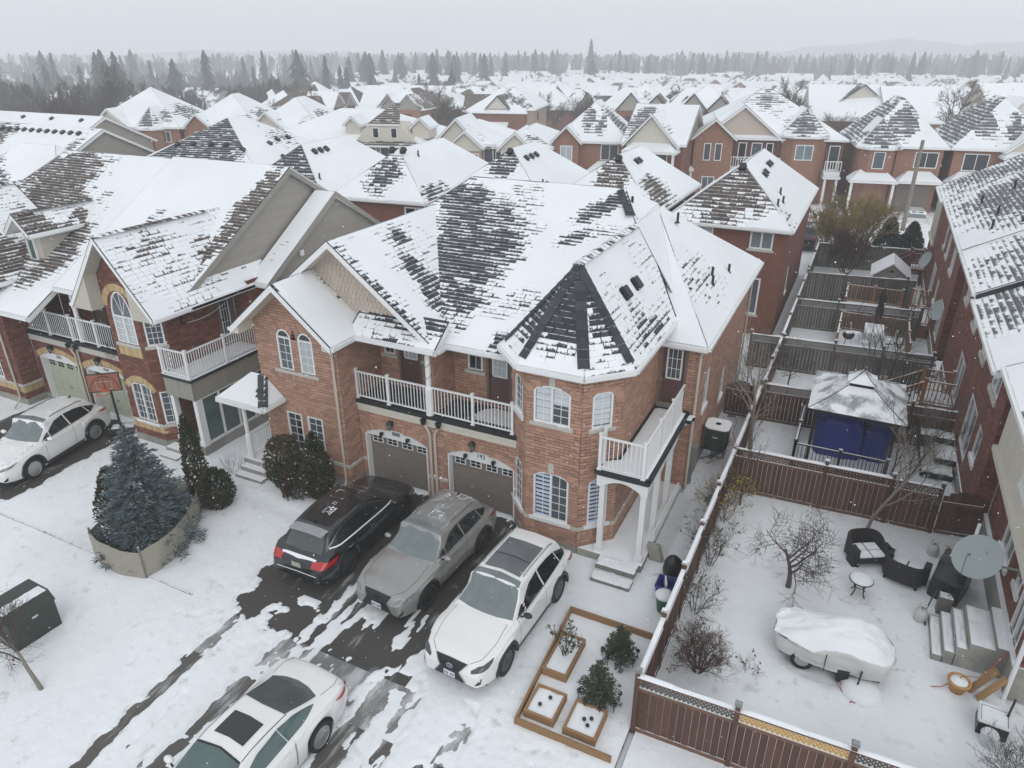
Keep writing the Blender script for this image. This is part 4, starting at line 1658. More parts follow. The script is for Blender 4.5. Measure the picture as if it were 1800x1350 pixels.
 for u in xs:
  bar(w,fx,(u,.40),(u,2.28),.09,-.03,.03)
 bar(w,fx,(0,.46),(3.15,.46),.10,-.03,.035)
 bar(w,fx,(0,2.24),(3.15,2.24),.08,-.03,.035)
 wo=part(w,'sunroom_frame','white_trim',T)
 for i in range(4):
  g=MB()
  a,b2=xs[i]+.045,xs[i+1]-.045
  g.poly([fx.p(a,.51,0),fx.p(b2,.51,0),fx.p(b2,2.2,0),fx.p(a,2.2,0)])
  part(g,'pane','glass_green',wo)
 sd=MB()
 for i,f in enumerate((Frame((-20.98,15.02),(-19.62,15.02)),Frame((-19.62,15.02),(-19.62,18.5)))):
  k=int(f.L/.16)
  for j in range(k):
   f.box(sd,f.L*j/k+.004,f.L*(j+1)/k-.004,2.28,2.97,-.10,.0+.004*(j%2),r=random.random())
  f.box(sd,0,f.L,2.27,2.975,-.12,-.006)
 part(sd,'porch_siding','siding_taupe',T)
 e=MB()
 e.bx(-21.0,-19.56,14.97,18.5,2.98,3.07)
 part(e,'balcony_edge','membrane',T)
 rows=[[(-20.95+1.34*k/6,15.0+3.5*i/14,3.073+(.04 if 0<k<6 and 0<i<14 else 0))for k in range(7)]for i in range(15)]
 s=MB()
 s.grid(rows)
 part(s,'balcony_snow','snow_roof',T,smooth=True)
 railing(T,(-20.93,15.06),(-19.68,15.06),3.09,1.0,posts=(0,1),step=.105)
 railing(T,(-19.68,15.1),(-19.68,18.4),3.09,1.0,posts=(.5,),step=.105)
 railing(T,(-20.93,15.1),(-20.93,15.40),3.09,1.0,posts=(1,),step=.105)
 st=MB()
 st.bx(-21.2,-20.2,14.65,15.05,0,.26)
 part(st,'porch_step','concrete_snow',T)
 st=MB()
 st.bx(-21.15,-20.3,14.3,14.65,0,.13)
 part(st,'porch_step','concrete_snow',T)
 br_=MB()
 br_.tube([(-20.80,16.1,4.65),(-20.55,16.1,4.68)],.02,5)
 br_.rbox((-20.82,16.1,4.72),(.04,.06,.36))
 br_.tube([(-20.80,17.9,4.85),(-20.5,17.9,4.88)],.02,5)
 br_.rbox((-20.82,17.9,4.92),(.04,.06,.36))
 part(br_,'awning_bracket','black_metal',T)
 ln=MB()
 ln.tube([(-20.55,16.1+1.8*t/8,4.68+.2*t/8-.12*math.sin(PI*t/8))for t in range(9)],.012,4)
 part(ln,'clothes_line','white_trim',T)
 bw.finish()
 # roofs
 ro=Roof(T,'shingle_brown','white_trim',rs=11)
 sl=.605
 zf=lambda y:5.2+sl*(y-15.5)
 # left half and right half, the right one a little proud and full of snow
 ro.hip([(-36.5,14.3),(-26.7,14.3),(-26.7,28.4),(-36.5,28.4)],[plane((0,15.5,5.2),0,sl),plane((0,28.4,5.2),0,-sl),plane((-36.5,0,5.2),1.4,0)],spots={0:[(.42,.82,.34,.22,1.0),(.50,.52,.22,.26,.85),(.62,.32,.30,.22,.60),(.86,.38,.12,.26,.62),(.72,.18,.16,.10,.55),(.80,.70,.12,.10,.35),(.25,.25,.2,.3,.9)]},base={0:.93},amp={0:.2})
 up=.10
 ro.hip([(-26.7,15.5),(-20.35,15.5),(-20.35,28.4),(-26.7,28.4)],[plane((0,15.5,5.2+up),0,sl),plane((0,28.4,5.2+up),0,-sl)],spots={0:[(.93,.66,.10,.44,1.0),(.80,.34,.10,.14,.75),(.30,.52,.08,.12,.3)]},base={0:.97},amp={0:.06})
 # second, lower gable behind
 ro.hip([(-20.35,18.95),(-19.35,18.95),(-19.35,27.6),(-20.35,27.6)],[plane((0,18.95,5.42),0,.62),plane((0,27.6,5.42),0,-.62)],spots={0:[(.5,.3,.5,.2,.15)]},base={0:.93},amp={0:.04})
 # bay gable
 ro.hip([(-24.05,14.4),(-20.0,14.4),(-20.0,19.9),(-24.05,19.9)],[plane((-22.02,0,7.9),-1.23,0),plane((-22.02,0,7.9),1.23,0)],spots={0:[(.62,.48,.10,.35,.35,-.3),(.30,.8,.2,.2,.22)]},base={0:.82,1:.9},amp={0:.07})
 ro.ridge((-22.02,14.42,7.92),(-22.02,19.0,7.92),.45)
 # narrow roof beside the right-hand wall
 ro.hip([(-20.7,15.9),(-20.0,15.9),(-20.0,18.95),(-20.7,18.95)],[plane((-20.0,0,5.40),-.75,0)],spots={0:[(.42,.85,.5,.4,.8)]},base={0:.9})
 # dormer
 dz=7.66
 ro.hip([(-29.85,16.1),(-28.35,16.1),(-28.35,19.8),(-29.85,19.8)],[plane((-29.1,0,dz),-.95,0),plane((-29.1,0,dz),.95,0)],spots={0:[(.12,.5,.16,.8,.8),(.70,.35,.12,.4,.8),(.3,.12,.3,.2,.4)]},base={'all':.80},amp={0:.14})
 ro.ridge((-29.1,16.12,dz+.01),(-29.1,19.4,dz+.01),.3)
 # gable over the far-left block
 ro.hip([(-36.4,14.1),(-29.1,14.1),(-29.1,18.6),(-36.4,18.6)],[plane((-32.75,0,8.2),-.80,0),plane((-32.75,0,8.2),.80,0)],spots={0:[(.2,.35,.25,.55,.9),(.5,.2,.2,.3,.8),(.85,.45,.1,.3,.3)]},base={0:.82},amp={0:.14})
 ro.ridge((-32.75,14.1,8.22),(-32.75,19.6,8.22),.4)
 ro.done()
 # gable end walls, dormer walls
 for x,yf,zfv,ya,za,yb,zb,nm in((-20.5,16.0,5.55,21.9,9.02,27.9,5.5,0),(-19.5,19.3,5.55,23.28,8.0,27.2,5.55,1)):
  f=Frame((x,yf-.6),(x,yb+.6))
  gw=MB()
  k=int((za-5.4)/.115)
  for j in range(k+1):
   z0=5.40+j*.115
   z1=z0+.118
   s1=(za-zfv)/(ya-yf)
   s2=(za-zb)/(yb-ya)
   u0=(yf-f.o.y)+max(0,z1-zfv)/s1
   u1=(yb-f.o.y)-max(0,z1-zb)/s2
   if u1-u0<.05:
    break
   r=random.random()
   gw.poly([f.p(u0,z0,.018),f.p(u1,z0,.018),f.p(u1,z1,.004),f.p(u0,z1,.004)],r=r)
   gw.poly([f.p(u0,z0,0),f.p(u1,z0,0),f.p(u1,z0,.018),f.p(u0,z0,.018)],r=r)
  part(gw,'gable_siding','siding_grey',T,kind='stuff')
  bb=MB()
  for ye,ze in((yf-.45,zfv-.27),(yb+.3,zb-.2)):
   a,b2=Vector((x+.16,ya,za+.06)),Vector((x+.16,ye,ze+.0))
   bb.prism([a+Vector((0,0,.10)),b2+Vector((0,0,.10)),b2-Vector((0,0,.12)),a-Vector((0,0,.12))],(.035,0,0))
  part(bb,'barge_board','siding_taupe',T)
 vb=MB()
 vb.rbox((-19.42,21.0,6.15),(.10,.18,.22))
 part(vb,'wall_vent','white_trim',T)
 d=MB()
 d.prism([(-29.58,16.6,5.5),(-28.6,16.6,5.5),(-28.6,16.6,7.05),(-29.1,16.6,7.5),(-29.58,16.6,7.05)],(0,3.0,0))
 part(d,'dormer_wall','stucco',T)
 fd=Frame((-29.58,16.6),(-28.6,16.6))
 window(T,fd,Hole(.22,.68,5.78,6.75),1,1,1,'glass_green',recess=-.05,sill=False)
 fs=MB()
 fs.bx(-29.6,-28.58,16.5,16.6,5.52,5.64)
 part(fs,'flashing','membrane',T)
 for apx,apz,s,hw_,y in((-22.02,7.9,1.23,2.02,14.38),(-29.1,dz,.95,.75,16.08),(-32.75,8.2,.8,3.65,14.08)):
  r=MB()
  for sg in(-1,1):
   a,b2=Vector((apx,y,apz-.10)),Vector((apx+sg*hw_,y,apz-.10-s*hw_))
   r.prism([a+Vector((0,0,.10)),b2+Vector((0,0,.10)),b2+Vector((0,0,-.10)),a+Vector((0,0,-.10))],(0,.03,0))
  part(r,'barge_board','cream_trim',T)
 so=MB()
 for sg in(-1,1):
  a,b2=Vector((-22.02,14.41,7.72)),Vector((-22.02+sg*2.0,14.41,7.72-1.23*2.0))
  so.poly([a,b2,b2+Vector((0,.5,0)),a+Vector((0,.5,0))])
  x0,x1=-22.02+sg*1.0,-22.02+sg*2.0
  so.prism([(x0,14.42,5.26),(x1,14.42,5.26),(x0,14.42,6.5)],(0,.47,0))
  so.prism([(x0,14.9,5.27),(x1,14.9,5.27),(x0+sg*.55,15.5,5.27)],(0,0,.18))
 part(so,'soffit','stucco',T)
 return T
left_house()
# ---------------------------------------------------------------- long brick row on the right, seen from its back yards
def right_house():
 T=thing('row_house','long dark red brick row on the right with grey roof above the fenced back yards','house',(6.0,30.0,0))
 bw=Brickwork('brick_red','mortar_red',limit=0)
 bn=Brickwork('brick_red','mortar_red',limit=300)
 EZ=5.6
 x1,x2,x3=5.02,4.58,4.22
 f1=Frame((x1,21.7),(x1,15.4))
 f2=Frame((x2,35.0),(x2,21.7))
 f3=Frame((x3,52.0),(x3,35.0))
 Y1,Y2,Y3=(lambda y:21.7-y),(lambda y:35.0-y),(lambda y:52.0-y)
 H1=[Hole(Y1(19.55),Y1(18.35),1.45,2.75),Hole(Y1(17.45),Y1(16.95),1.75,2.75),Hole(Y1(16.75),Y1(15.85),.92,2.75)]
 H2=[Hole(Y2(26.5),Y2(24.7),.95,2.80),Hole(Y2(23.95),Y2(23.15),1.75,2.85),Hole(Y2(30.9),Y2(29.2),.95,2.7),Hole(Y2(24.2),Y2(22.9),4.05,5.2),Hole(Y2(27.2),Y2(26.1),4.05,5.2),Hole(Y2(30.4),Y2(29.3),4.05,5.2),Hole(Y2(33.7),Y2(32.6),4.05,5.2)]
 H3=[Hole(Y3(38.2),Y3(37.0),4.05,5.1),Hole(Y3(41.2),Y3(40.2),4.05,5.1),Hole(Y3(43.2),Y3(42.4),4.05,5.1),Hole(Y3(37.8),Y3(36.2),.95,2.7),Hole(Y3(41.4),Y3(40.6),1.6,2.7),Hole(Y3(45.0),Y3(43.2),.95,2.7)]
 bn.wall(T,f1,.95,EZ,H1)
 bw.wall(T,f2,.55,EZ,H2,split=False)
 bw.wall(T,f3,.55,EZ,H3,split=False)
 bn.wall(T,Frame((x2,21.7),(x1,21.7)),.6,EZ,(),split=True)
 bw.wall(T,Frame((x3,35.0),(x2,35.0)),.6,EZ,(),split=False)
 bn.wall(T,Frame((x1,15.4),(x1+3.0,15.4)),.95,3.2)
 bn.finish()
 bw.finish()
 for f,hs in((f1,H1),(f2,H2),(f3,H3)):
  for h in hs:
   up=h.z0>3.5
   dr=h.z0<1.0
   window(T,f,h,2 if(h.u1-h.u0)>.9 else 1,1,1,'glass_mid',sill=not dr,sill_h=.16,sill_mat='stone_sill' if up else 'white_trim_snow',fw=.08)
   soldier(T,f,h.u0-.05,h.u1+.05,h.z1+.01,h.z1+.22,'brick_red')
 for f,l,z,q in((f1,6.3,.94,.06),(f2,13.3,.54,.03),(f3,17.0,.54,.03),(Frame((x1,15.4),(x1+3,15.4)),3,.94,.06)):
  ft=MB()
  f.box(ft,0,l,0,z,-.1,q)
  part(ft,'footing','concrete_snow',T)
 ld=MB()
 f1.box(ld,0,6.35,.945,1.0,-.02,.10)
 part(ld,'stone_band','white_trim_snow',T)
 # sided bay on the upper floor
 fb=Frame((4.62,21.2),(4.62,13.5))
 wh=Hole(21.2-18.0,21.2-16.6,4.1,5.2)
 sd=MB()
 k=int(fb.L/.15)
 for j in range(k):
  a,b=fb.L*j/k,fb.L*(j+1)/k
  for za,zb in(((3.45,EZ),)if b<wh.u0 or a>wh.u1 else((3.45,wh.z0),(wh.z1,EZ))):
   fb.box(sd,a+.004,b-.004,za,zb,-.05,.012,r=random.random())
 fb.box(sd,0,fb.L,3.46,wh.z0,-.1,.003)
 fb.box(sd,0,wh.u0,3.46,EZ,-.1,.003)
 fb.box(sd,wh.u1,fb.L,3.46,EZ,-.1,.003)
 part(sd,'bay_siding','siding_cream',T,kind='stuff')
 window(T,fb,wh,2,1,1,'glass_curtain',fw=.10,recess=.0,sill_mat='white_trim_snow')
 t=MB()
 fb.box(t,-.05,fb.L,3.12,3.30,-.5,.05)
 fb.box(t,-.08,fb.L,3.30,3.455,-.5,.12)
 part(t,'bay_trim','cream_trim',T)
 st=MB()
 f3.box(st,0,3.6,2.9,EZ,-.05,.06)
 part(st,'stucco_panel','stucco',T)
 t=MB()
 f3.box(t,-.05,3.7,2.76,2.9,-.05,.14)
 part(t,'bay_trim','cream_trim',T)
 # roof in stepped sections
 ro=Roof(T,'shingle_grey','white_trim',e=.20,w=.33,rs=21,snow_cell=.3)
 sl=.55
 for xa,ya,yb,dz,sp,bs in((4.02,47.0,52.6,-.05,[(.5,.5,.8,.8,.50)],.9),(4.10,34.6,47.1,.10,[(.5,.55,.6,.6,.62),(.3,.3,.4,.3,.3)],.92),(4.14,28.5,34.6,.02,[(.5,.45,.7,.55,.66)],.93),(4.14,21.6,28.5,-.18,[(.30,.40,.45,.70,.70)],.98),(4.30,12.0,21.6,-.02,[(.6,.5,.5,.6,.66)],.93)):
  ro.hip([(xa,ya),(xa+6.5,ya),(xa+6.5,yb),(xa,yb)],[plane((xa,0,5.62+dz),sl,0)],spots={0:sp},base={0:bs},amp={0:.14})
 ro.done()
 dk=MB()
 dk.bx(4.16,10.5,28.40,28.52,5.4,5.5)
 dk.prism([(4.16,28.5,5.32),(10.5,28.5,5.32+6.34*sl),(10.5,28.5,5.62+6.34*sl),(4.16,28.5,5.62)],(0,-.12,0))
 part(dk,'flashing','membrane',T)
 for y,x in((39.0,5.6),(42.5,5.3),(36.6,5.2),(43.3,6.6),(31.0,5.9)):
  stack(T,(x,y,5.7+(x-4.1)*sl),.45,.05)
 for y,x in((38.2,6.6),(36.2,6.3)):
  vent(T,(x,y,5.74+(x-4.1)*sl),Vector((-sl,0,1)),(1,0,sl),1.0)
 downpipe(T,[(4.95,15.25,3.2),(4.95,15.2,.1)],.05,'white_trim')
 return T
right_house()
def dish(p,d,r,label,group=None):
 """round satellite dish: rim, bracket, feed arm"""
 T=thing('satellite_dish',label,'satellite dish',p,group=group)
 p,d=Vector(p),Vector(d).normalized()
 ax=d.to_track_quat('Z','Y').to_matrix()
 mb=MB()
 prof=[(r*t,.16*r*t*t-.16*r)for t in(.02,.2,.4,.6,.8,.93,1.0)]
 mb.lathe(p,prof+[(r*1.015,.005),(r*1.0,-.02),(r*.6,-.125*r-.01),(.02,-.18*r)],36,axis=ax)
 part(mb,'dish','dish_grey',T,smooth=True)
 b=MB()
 w=Vector((4.6 if p.y>25 else 5.02,p.y,p.z-.1))
 b.tube([p-d*.12,p-d*.25+Vector((.1,0,-.05)),w],.03,6)
 b.rbox(w,(.06,.2,.25))
 part(b,'bracket','grey_metal',T)
 a=MB()
 tip=p+d*(r*1.0)+Vector((0,0,-.3*r))
 a.tube([p+ax@Vector((0,-r,0)),tip],.014,5)
 a.tube([tip,tip-d*.12],.035,6)
 part(a,'feed_arm','grey_metal',T)
 m=MB()
 for t in range(14):
  a0,a1=t*PI/7,(t+1)*PI/7
  q=[ax@Vector((.06*r*k*math.cos(a)+.12*r,.055*r*k*math.sin(a)+.40*r,-.128*r))for a,k in((a0,1),(a1,1),(a1,.7),(a0,.7))]
  m.poly([p+x for x in q])
 m.poly([p+ax@Vector((x,y,-.127*r))for x,y in((.13*r,.36*r),(.22*r,.345*r),(.22*r,.355*r),(.13*r,.372*r))])
 part(m,'emblem','board_black',T)
 return T
dish((4.10,17.35,2.25),(-.50,-.52,.70),.56,'largest satellite dish on the brick wall above the snowy stone steps')
dish((4.15,37.4,2.25),(-.75,-.5,.45),.52,'middle satellite dish on the brick wall beside the raised timber deck')
dish((3.85,46.8,2.3),(-.85,-.35,.35),.50,'farthest satellite dish on the brick wall beside the red stairs')
# ---------------------------------------------------------------- fences
_boards={}
def board_mesh(mat,w,h,t=.018):
 k=(mat,round(w,3),round(h,3))
 if k not in _boards:
  ms=[]
  for i in range(4):
   mb=MB()
   mb.bx(-w/2+.004,w/2-.004,-t/2,t/2,0,h,r=(i+.5)/4*.98)
   ms.append(mb.mesh('board',mat))
  _boards[k]=ms
 return _boards[k]
def fence(p0,p1,label,h=1.65,wood='fence_brown',cap='fence_brown_snow',posts=(0,1),lattice=.30,lat_mats=None,boards=True,rails_side=1,bw=.145,snowcap=True,post_cap=None,group='board fences between the snowy yards',z=0.0):
 """posts, rails, boards one by one, lattice on top"""
 a,b=Vector((p0[0],p0[1],z)),Vector((p1[0],p1[1],z))
 d=b-a
 L=d.length
 d.normalize()
 ang=math.atan2(d.y,d.x)
 n=Vector((d.y,-d.x,0))
 T=thing('wooden_fence',label,'fence',a+d*(L/2),group=group)
 for t in posts:
  p=a+d*(L*t)
  mb=MB()
  mb.rbox(p+Vector((0,0,(h+.14)/2)),(.10,.10,h+.14),ang,r=.5)
  po=part(mb,'fence_post',wood,T)
  c=MB()
  c.rbox(p+Vector((0,0,h+.155)),(.145,.145,.035),ang)
  c.rbox(p+Vector((0,0,h+.185)),(.11,.11,.03),ang)
  part(c,'post_cap',post_cap or cap,po)
 hl=h-lattice if lattice else h
 for zz,hh,w in((.10,.14,.045),(hl-.03,.085,.06),(h-.02,.05,.10)):
  mb=MB()
  mb.rbox(a+d*(L/2)+Vector((0,0,zz))+n*(.0),(L,w,hh),ang,r=.4)
  part(mb,'fence_rail',cap,T)
 if boards:
  k=max(1,int(L/bw))
  w=L/k
  ms=board_mesh(wood,w,hl-.18)
  for i in range(k):
   p=a+d*(w*(i+.5))+n*(.010*((i%2)-.5))
   piece(random.choice(ms),'fence_board',T,(p.x,p.y,z+.13),(0,0,ang))
 if lattice:
  ts=list(posts)
  if 0 not in ts:
   ts=[0]+ts
  if 1 not in ts:
   ts=ts+[1]
  for q in range(len(ts)-1):
   u0,u1=L*ts[q]+.05,L*ts[q+1]-.05
   if u1-u0<.2:
    continue
   mb=MB()
   z0,z1=hl+.02,h-.04
   H=z1-z0
   s=.095
   u=u0-H
   while u<u1:
    for sg in(1,-1):
     ua,ub=(u,u+H)if sg>0 else(u+H,u)
     A,B=Vector((ua,z0)),Vector((ub,z1))
     # trim to the panel
     t0,t1=0.0,1.0
     for val in(u0,u1):
      pass
     if max(ua,ub)<=u0 or min(ua,ub)>=u1:
      continue
     f=lambda x:(x-ua)/(ub-ua)
     lo,hi=sorted((f(u0),f(u1)))
     t0,t1=max(0,lo),min(1,hi)
     if t1-t0<.1:
      continue
     A2,B2=A+(B-A)*t0,A+(B-A)*t1
     w=.018
     o=n*(.006*sg)
     P=[a+d*A2.x+Vector((0,0,A2.y)),a+d*B2.x+Vector((0,0,B2.y))]
     dv=(P[1]-P[0])
     sd=dv.cross(n).normalized()*w
     mb.obb(P[0]-sd+o-n*.003,dv,sd*2,n*.006,r=.3)
    u+=s
   part(mb,'lattice',(lat_mats[q%len(lat_mats)]if lat_mats else wood),T,kind='stuff')
 if snowcap:
  k=int(L/.12)+2
  rows=[]
  for i in range(k):
   u=L*i/(k-1)
   hh=.055*sstep(-.45,.15,fbm(u*.8+p0[0]*3,p0[1]*1.7,2.0))
   p=a+d*u+Vector((0,0,h+.003))
   rows.append([p-n*.058,p-n*.04+Vector((0,0,hh)),p+n*.04+Vector((0,0,hh)),p+n*.058])
  mb=MB()
  mb.grid(rows)
  part(mb,'snow_cap','snow_roof',T,smooth=True)
 return T
fence((-2.35,10.78),(5.9,10.98),'brown front fence with a tan lattice panel along the bottom of the picture',posts=(0,.243,.497,.745,1),lat_mats=['fence_grey','lattice_tan','fence_grey','fence_grey'],post_cap='grey_metal')
fence((-2.33,10.85),(-2.25,21.1),'brown side fence with a white snow cap beside the narrow walkway',posts=(.18,.36,.55,.76),lattice=.30)
fence((-2.25,21.2),(-2.15,31.9),'snow-capped fence beside the walkway, from the brown cross fence to the grey one',posts=(.25,.5,.75),wood='fence_brown',lattice=.30)
fence((-2.15,32.2),(-2.15,52.5),'weathered grey fence along the far walkway, thin snow on its top',wood='fence_grey',cap='fence_grey_snow',posts=(0,.15,.3,.45,.6,.8,1),lattice=.0)
fence((-2.2,21.2),(3.70,21.45),'reddish brown cross fence with lattice top behind the bare round tree',posts=(.46,.78,1),lattice=.30)
fence((-2.1,26.7),(4.45,27.2),'dark brown lattice-topped fence behind the gazebo',posts=(0,.4,.78),lattice=.34)
fence((-3.45,32.0),(3.9,32.6),'old grey lattice-topped fence behind the gazebo and the timber stairs',wood='fence_grey',cap='fence_grey_snow',posts=(0,.19,.48,.74,1),lattice=.34)
fence((-2.1,38.2),(3.6,38.8),'dark grey fence behind the white patio table',wood='fence_grey',cap='fence_grey_snow',posts=(0,.34,.70,1),lattice=.36)
fence((-2.1,43.2),(3.5,44.0),'tall dark fence in front of the small shed',wood='fence_grey',cap='fence_grey_snow',h=1.75,posts=(0,.36,.92),lattice=0)
fence((-2.1,51.2),(4.1,52.0),'farthest grey fence under the yellow hedge',wood='fence_grey',cap='fence_grey_snow',posts=(0,.3,.6,1),lattice=0)
def gate(p0,p1,label,h=1.55,arch=True,z=0.0):
 a,b=Vector((*p0,z)),Vector((*p1,z))
 d=b-a
 L=d.length
 d.normalize()
 ang=math.atan2(d.y,d.x)
 n=Vector((d.y,-d.x,0))
 T=thing('garden_gate',label,'gate',a+d*(L/2))
 k=max(4,int(L/.14))
 w=L/k
 for i in range(k):
  t=(i+.5)/k
  hh=h-.18+.28*math.sin(PI*t)-.1
  mb=MB()
  p=a+d*(L*t)
  mb.rbox(p+Vector((0,0,.08+hh/2)),(w-.008,.02,hh),ang,r=random.random())
  part(mb,'gate_board','fence_brown',T)
 fr=MB()
 for zz in(.16,h-.36):
  fr.rbox(a+d*(L/2)+Vector((0,0,zz))+n*.03,(L,.035,.09),ang)
 part(fr,'gate_rail','fence_brown_snow',T)
 br=MB()
 q0,q1=a+n*.03+Vector((0,0,.2)),b+n*.03+Vector((0,0,h-.4))
 dv=q1-q0
 sd=dv.cross(n).normalized()*.045
 br.obb(q0-sd-n*.015,dv,sd*2,n*.03)
 part(br,'gate_brace','fence_brown',T)
 return T
gate((3.78,21.45),(4.85,21.62),'arched brown gate with a diagonal brace beside the brick wall')
gate((-3.5,26.6),(-2.35,26.6),'dark arched gate at the end of the narrow walkway')
# ---------------------------------------------------------------- gazebo yard
def gazebo():
 T=thing('gazebo','black metal gazebo with a snow-covered two-tier roof and blue tarp inside','gazebo',(1.13,25.55,0))
 X0,X1,Y0,Y1=-.36,2.62,23.8,27.3
 for x in(X0+.25,X1-.25):
  for y in(Y0+.25,Y1-.3):
   mb=MB()
   mb.bx(x-.055,x+.055,y-.055,y+.055,0,2.3)
   part(mb,'gazebo_post','black_metal',T)
   br=MB()
   sx,sy=(1 if x<1 else-1),(1 if y<25 else-1)
   br.tube([(x,y,1.75),(x+sx*.2,y,2.05),(x+sx*.42,y,2.2)],.025,5)
   br.tube([(x,y,1.75),(x,y+sy*.2,2.05),(x,y+sy*.42,2.2)],.025,5)
   part(br,'corner_brace','black_metal',T)
 mb=MB()
 for a,b in(((X0,Y0),(X1,Y0)),((X1,Y0),(X1,Y1)),((X1,Y1),(X0,Y1)),((X0,Y1),(X0,Y0))):
  Frame(a,b).box(mb,0,Frame(a,b).L,2.22,2.33,-.06,.0)
 part(mb,'roof_beam','black_metal',T)
 cx,cy=1.13,25.3
 top=[(cx-.42,cy-.5,2.96),(cx+.42,cy-.5,2.96),(cx+.42,cy+.5,2.96),(cx-.42,cy+.5,2.96)]
 bot=[(X0-.03,Y0-.03,2.33),(X1+.03,Y0-.03,2.33),(X1+.03,Y1+.03,2.33),(X0-.03,Y1+.03,2.33)]
 def shell(bot,top,name,seams,snowmat):
  sk=MB()
  for i in range(4):
   j=(i+1)%4
   A,B,C,D=(Vector(p)for p in(bot[i],bot[j],top[j],top[i]))
   rows=[]
   for r in range(9):
    t=r/8
    P,Q=A+(D-A)*t,B+(C-B)*t
    rows.append([P+(Q-P)*(c/12)+Vector((0,0,-.05*math.sin(PI*t)))for c in range(13)])
   sk.grid(rows)
  o=part(sk,name,snowmat,T,smooth=True)
  rb=MB()
  for i in range(4):
   A,D=Vector(bot[i]),Vector(top[i])
   rb.tube([A+(D-A)*(k/6)+Vector((0,0,.006-.05*math.sin(PI*k/6)))for k in range(7)],.013,4)
  part(rb,'roof_rib','black_metal',o)
  return o
 shell(bot,top,'gazebo_roof',2,'snow_thin')
 c0=[(cx-.46,cy-.55,3.08),(cx+.46,cy-.55,3.08),(cx+.46,cy+.55,3.08),(cx-.46,cy+.55,3.08)]
 c1=[(cx-.02,cy-.1,3.42),(cx+.02,cy-.1,3.42),(cx+.02,cy+.1,3.42),(cx-.02,cy+.1,3.42)]
 shell(c0,c1,'roof_cupola',1,'snow_thin')
 mb=MB()
 mb.bx(cx-.38,cx+.38,cy-.46,cy+.46,2.94,3.09)
 part(mb,'cupola_vent','black_metal',T)
 f=MB()
 f.tube([(cx,cy-.08,3.4),(cx,cy-.08,3.58)],.018,6)
 part(f,'finial','black_metal',T)
 return T
m_,t_,b_=new_mat('snow_thin')
g_=nd(t_,'ShaderNodeNewGeometry')
n_=noi(t_,g_.outputs['Position'],1.1,4,.6)
t_.links.new(mixc(t_,ramp(t_,n_,.40,.56),(.30,.32,.34),SNOW),b_.inputs['Base Color'])
b_.inputs['Roughness'].default_value=.7
M['snow_thin']=m_
gazebo()
def tarp_lump(p,size,label,mat='tarp_blue',seed=0,name='tarp_covered_furniture',cat='tarp',amp=.10,sag=.0):
 """a cover draped over something boxy: folds, sagging top, loose hem"""
 mb=MB()
 n,m=56,16
 rows=[]
 sx,sy,sz=size
 for j in range(m+1):
  t=j/m
  row=[]
  for i in range(n):
   a=2*PI*i/n
   ca,sa=math.cos(a),math.sin(a)
   k=(abs(ca)**5+abs(sa)**5)**(-1/5)
   if t<.6:
    z=sz*(t/.6)
    r=1.0+.08*(1-t/.6)
    rr=r+amp*(1-.5*t)*(fbm(ca*3+seed,sa*3,t*.9)+.5*math.sin(a*9+seed+2*fbm(ca,sa,seed)))
   else:
    q=(t-.6)/.4
    rr=(1-q)**.8
    z=sz+sz*.10*math.sin(q*PI/2)-sag*math.sin(PI*q)+.5*amp*fbm(ca*2*rr+seed,sa*2*rr,4.4)
   row.append((p[0]+ca*k*rr*sx/2,p[1]+sa*k*rr*sy/2,p[2]+z))
  row.append(row[0])
  rows.append(row)
 mb.grid(rows)
 return solo(mb,name,mat,label,cat,p,smooth=True)
tarp_lump((.78,25.5,0),(1.45,1.5,1.55),'blue tarp over tall furniture at the left under the gazebo',seed=2)
tarp_lump((1.98,25.6,0),(.85,1.2,1.25),'shorter rounded blue tarp bundle at the right under the gazebo',seed=5)
dk=thing('garden_deck','low snow-covered wooden deck between the gazebo and the brick wall','deck',(2.0,24.5,0))
for i in range(34):
 x=-.62+i*.148
 mb=MB()
 mb.bx(x,x+.138,22.6 if x>2.2 else 23.6,26.6,.02,.14,r=random.random())
 part(mb,'deck_board','timber_grey',dk)
mb=MB()
rows=[[(-.6+5.05*i/40,23.62+2.95*j/24,.142+.03*sstep(-.30,.15,fbm(-.6+5.05*i/40,(23.6+2.95*j/24)*.35,7.7))-.003)for i in range(41)]for j in range(25)]
mb.grid(rows)
part(mb,'deck_snow','snow_roof',dk,smooth=True,kind='stuff')
for k,(a,b)in enumerate((((-.55,23.65),(2.35,23.65)),((-.55,23.65),(-.55,27.0)))):
 r_=thing('deck_railing',('black railing along the front of the gazebo deck','black railing along the left side of the gazebo deck')[k],'railing',(*a,0),group='black deck railings')
 railing(r_,a,b,.12,.88,'black_metal_snow',step=.12,posts=(0,.5,1),post_w=.09)
